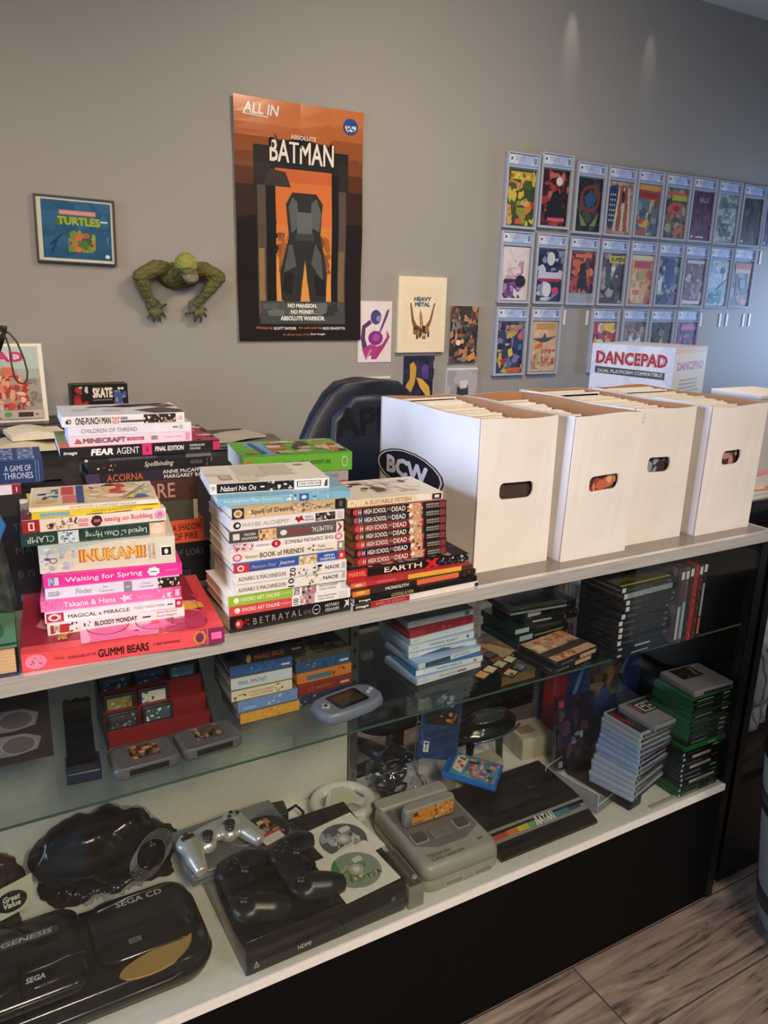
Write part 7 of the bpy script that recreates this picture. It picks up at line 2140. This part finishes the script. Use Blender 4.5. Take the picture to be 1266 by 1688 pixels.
m.art((-.050, 0, .003), (.1, 0, 0), (0, 0, .159), [('r', 0, 0, 1, 1, '#1c3458'), ('b', 0, 0, 1, 1, ['#24406c', '#2c5080', '#3c3a74', '#183050', '#5c4a84'], 30, 2, .2), ('r', .08, .50, .92, .72, '#2a1f18'), ('b', .1, .52, .9, .70, ['#c88a3c', '#8c5a28', '#3a2a1c'], 14, 3, .07), ('b', .3, .78, .8, .96, ['#d8d8dc', '#8c94a4'], 6, 3, .1), ('p', [(.1, .08), (.24, .08), (.24, .24), (.1, .24)], '#c8ccd4'), tx('T', .13, .1, .21, .22, '#22304a', .04)], 'gloss')
m.build('printed_sleeve', t)
t = thing('oval_handheld', 'glossy black oval visor console on a black bipod stand', 'game console', (1.122, .353, BD + .117), D(8))
m = M()
m.ell((0, 0, .0), (.100, .060, .030), '#121614', 'gloss')
m.ell((0, -.004, .012), (.085, .048, .026), '#121614', 'gloss')
fuse(m, 'visor', .004, '#10130f', 'gloss', t, smooth=6)
m = M()
m.ell((0, -.008, .029), (.060, .030, .0105), '#2c3a2e', 'gloss')
m.build('lens', t)
m = M()
m.tube([(-.082, -.042, -.004), (-.05, -.056, .0), (0, -.063, .0), (.05, -.056, .0), (.082, -.042, -.004)], .003, '#7f9aa4', 'metal', 8)
m.build('rim_trim', t)
for q in (-1, 1):
    m = M()
    m.tube([(q * .045, .0, -.02), (q * .052, -.0, -.045), (q * .056, -.004, -.1145)], [.013, .011, .009], '#121110', 'plastic', 10)
    m.build('bipod_leg', t)

# tall red and blue box, clear cased game, acrylic tray, stacks at the right
t = thing('red_blue_box', 'tall box with red side and dark blue front with a brown dragon shape', 'box', (1.345, .305, BD + .0002), D(-1))
m = M()
m.box(0, 0, 0, .272, .085, .385, '#1c3468', 'card')
m.build('carton', t)
m = M()
m.art((0, .085, 0), (0, -.085, 0), (0, 0, .385), [('r', 0, 0, 1, 1, '#c4202f'), ('r', .3, .3, .7, .9, '#cc2c3a'), ('r', .45, .4, .55, .85, '#c8606a')], 'card')
m.art((0, 0, 0), (.272, 0, 0), (0, 0, .385), [('r', 0, 0, 1, 1, '#1b3468'), ('b', 0, 0, 1, 1, ['#1f3c78', '#182c5c', '#24488a'], 20, 2, .25), ('b', .3, .35, .75, .95, ['#5c4434', '#3c2c28', '#7c6048', '#2c2220', '#4c5c3c'], 50, 4, .1), ('l', .08, .4, .35, .95, .014, '#5c88b8'), ('l', .7, .5, .95, .85, .012, '#4c70a4')], 'card')
m.build('printing', t)
t = thing('cased_game', 'upright dark game in a clear protective case behind the acrylic tray', 'game case', (1.262, .232, BD + .0025), 0, None, (D(-6), 0, D(-6)))
m = M()
m.box(0, 0, 0, .125, .016, .205, '#dfe4ec', 'clear_plastic')
m.build('protector', t)
m = M()
m.rbox(.004, .003, .003, .121, .013, .20, .002, '#20182c', 'gloss', .001)
m.art((.005, .003, .005), (.115, 0, 0), (0, 0, .193), [('r', 0, 0, 1, 1, '#1d1628'), ('b', 0, 0, 1, 1, ['#2c1f3c', '#241a2c', '#3c2a4c', '#5c3a4c'], 34, 3, .16), ('r', .02, .88, .16, .98, '#b82838'), ('b', .4, .3, .7, .5, ['#8c94b4', '#5c6490', '#c8ccd8'], 8, 2, .08), ('r', .05, .03, .16, .12, '#c8c8cc')], 'gloss')
m.build('game_case', t)
t = thing('acrylic_tray', 'open clear acrylic tray in front of the stack of grey cartridges', 'tray', (1.240, .060, BD + .0002), D(14))
m = M()
CA = 'clear_plastic'
m.box(0, 0, 0, .07, .150, .003, '#ffffff', CA)
m.box(0, 0, .003, .003, .150, .055, '#ffffff', CA)
m.box(.003, .147, .003, .07, .150, .055, '#ffffff', CA)
m.box(.003, 0, .003, .07, .003, .026, '#ffffff', CA)
m.build('tray_body', t)
m = M()
for p in ([(0, 0, .055), (0, .15, .055)], [(0, .15, .055), (.07, .15, .055)], [(0, 0, .0), (0, 0, .055)], [(.0, 0, .026), (.07, 0, .026)], [(0, .15, 0), (0, .15, .055)]):
    m.tube(p, .0009, '#d8dce0', 'gloss', 5)
m.build('bright_edges', t)
m = M()
m.rbox(0, 0, 0, .05, .19, .030, .006, '#131112', 'plastic', .004)
o = m.build('cartridge_block', None, (1.3185, .0325, BD + .0002), D(9))
tag(o, 'flat black block lying under the cased cartridges', 'block')
GS2 = 'cased cartridges in the leaning grey stack'
z = BD + .0306
R = random.Random(4)
N = 13
for i in range(N):
    f = i / (N - 1)
    x = 1.318 + .040 * f + R.uniform(-.003, .003)
    y = .026 + .030 * f + R.uniform(-.002, .002)
    a = 15 - 12 * f + R.uniform(-2, 2)
    lb = 'cased grey cartridge, number from the bottom'
    names = ['lowest cased cartridge of the leaning grey stack', 'second lowest cased cartridge of the leaning grey stack', 'third lowest cased cartridge of the leaning grey stack', 'fourth cased cartridge up in the leaning grey stack', 'fifth cased cartridge up in the leaning grey stack', 'sixth cased cartridge up in the leaning grey stack', 'middle cased cartridge of the leaning grey stack', 'sixth cased cartridge from the top of the leaning stack', 'fifth cased cartridge from the top of the leaning stack', 'fourth cased cartridge from the top of the leaning stack', 'third cased cartridge from the top of the leaning stack', 'second cased cartridge from the top of the leaning stack', 'topmost cased cartridge lid of the leaning grey stack']
    T = .0118
    t = thing('cased_cartridge', names[i], 'game cartridge', (x, y, z + .0001), D(a), GS2)
    m = M()
    blue = '#93a8c8' if 4 < i < 10 else '#a7b2c2'
    m.rbox(0, 0, 0, .158, .122, T - .0003, .008, blue, 'gloss', .001)
    m.box(.006, -.0004, .0015, .152, .003, T - .002, R.choice(['#2a2422', '#1f1c1f', '#34302c', '#3c2c2a']), 'gloss')
    m.build('clear_case', t)
    m = M()
    pl = R.choice([['#c87c3c', '#3c2a22', '#8c5c3c'], ['#4c4448', '#6c6468', '#2c2628'], ['#a8a49c', '#5c5854', '#3c3836'], ['#8c3c34', '#3c2a2a', '#c8a08c']])
    m.art((.010, -.0005, .002), (.138, 0, 0), (0, 0, T - .0045), [('r', 0, 0, 1, 1, pl[1]), ('b', 0, 0, 1, 1, pl, 16, i, .2), ('e', .03, .5, .03, .3, '#c84c44' if i > 7 else '#b8b4b0')], 'gloss')
    if i == N - 1:
        m.art((.006, .008, T), (.146, 0, 0), (0, .108, 0), [('r', 0, 0, 1, 1, '#3a3634'), ('r', .02, .3, .12, .9, '#8c2c3c'), ('r', .1, .55, .62, .95, '#2a2625')], 'gloss')
    m.build('end_label', t)
    z += T
t = thing('grey_cartridge', 'large grey cartridge with black and white label on top of the leaning stack', 'game cartridge', (1.392, .048, z + .0002), D(2))
m = M()
m.rbox(0, 0, 0, .132, .118, .017, .004, '#8f8b92', 'plastic', .002)
m.box(.004, -.0006, .003, .128, .004, .007, '#3a373a', 'plastic')
m.box(.012, .002, .0165, .124, .006, .0178, '#6f6b72', 'plastic')
m.build('shell', t)
m = M()
m.art((.02, .055, .0171), (.075, 0, 0), (0, .055, 0), [('r', 0, 0, 1, 1, '#2a2426'), ('r', .2, .1, .85, .75, '#d8d2bc'), ('r', .26, .16, .5, .68, '#1d1b1c'), ('r', .55, .16, .8, .68, '#1d1b1c'), ('e', .38, .5, .06, .1, '#d8d2bc'), ('e', .67, .4, .06, .1, '#d8d2bc'), ('r', .02, .1, .12, .9, '#a83c4c')], 'card')
m.art((.095, .022, .0171), (.024, 0, 0), (0, .022, 0), [('r', 0, 0, 1, 1, '#d4d0d0'), ('r', .3, .25, .7, .75, '#8a868c')], 'card')
m.build('label', t)
t = thing('leaning_case', 'thin white edged case leaning under the front of the cartridge stack', 'game case', (1.335, .0115, BD + .0002), D(1))
m = M()
m.rbox(.04, 0, 0, .150, .010, .006, .002, '#b8b4a8', 'gloss', .001)
m.build('shell', t)

GX = 'game cases in the tall green and black stack'
z = BD
R = random.Random(9)
od = ['lowest', 'second from the bottom', 'third from the bottom', 'fourth from the bottom', 'fifth from the bottom', 'sixth from the bottom', 'seventh from the bottom', 'eighth from the bottom', 'ninth from the bottom', 'tenth from the bottom', 'ninth from the top', 'eighth from the top', 'seventh from the top', 'sixth from the top', 'fifth from the top', 'fourth from the top', 'third from the top', 'second from the top', 'topmost']
for i in range(19):
    T = .0142
    green = i in (9,) or i > 10
    sh = '#1d6a2c' if i == 9 else ('#17191a')
    sp = [('r', 0, .2, .05, .8, '#c8ccd0')] if i < 9 else []
    acc = R.choice(['#6c5a4c', '#8c8a84', '#5c2c2a', '#a8a49c', '#3c4a3c', '#7c6c5c'])
    if i == 9:
        sp = [('b', .3, .1, .95, .9, ['#2c8a3c', '#4c9a44', '#1d5a28'], 10, 2, .14), ('r', .55, .3, .75, .7, '#8cb84c')]
    elif i in (2, 5, 7):
        sp += [('r', .22, .2, .95 - .04 * i, .85, '#c4c0b4'), ('r', .4, .4, .7, .65, '#8c7c5c')]
    else:
        sp += [('b', .12, .1, .95, .9, [acc, '#2a2826', '#4a4644', '#1d1c1c'], 14, i, .12), ('r', .1, .35, .5, .6, acc), ('r', .75, .3, .9, .7, R.choice(['#a8a4a0', '#8c3434', '#6c6a66']))]
    case('%s edged case, %s in the stack at the deck\'s right end' % ('green' if green else 'black', od[i]), 1.463 + R.uniform(-.003, .003) + (.004 if i > 9 else 0), .0125 + R.uniform(0, .002), z, 0 + R.uniform(-1, 1), .148, .118, T, sh, sp, (), GX, left='#1c5e28' if (green or i in (0, 1)) else '#16201a')
    z += T
t = thing('grey_cartridge', 'grey cartridge with dark label on top of the green and black stack', 'game cartridge', (1.478, .018, z + .0002), D(-3))
m = M()
m.rbox(0, 0, 0, .132, .112, .017, .004, '#85818a', 'plastic', .002)
m.box(.03, -.0006, .003, .124, .004, .010, '#2a282a', 'plastic')
m.build('shell', t)
m = M()
m.art((.022, .055, .0171), (.07, 0, 0), (0, .05, 0), [('r', 0, 0, 1, 1, '#26221f'), ('b', .1, .1, .9, .9, ['#4c4440', '#8c847c', '#3a3430'], 10, 3, .14)], 'card')
m.build('label', t)
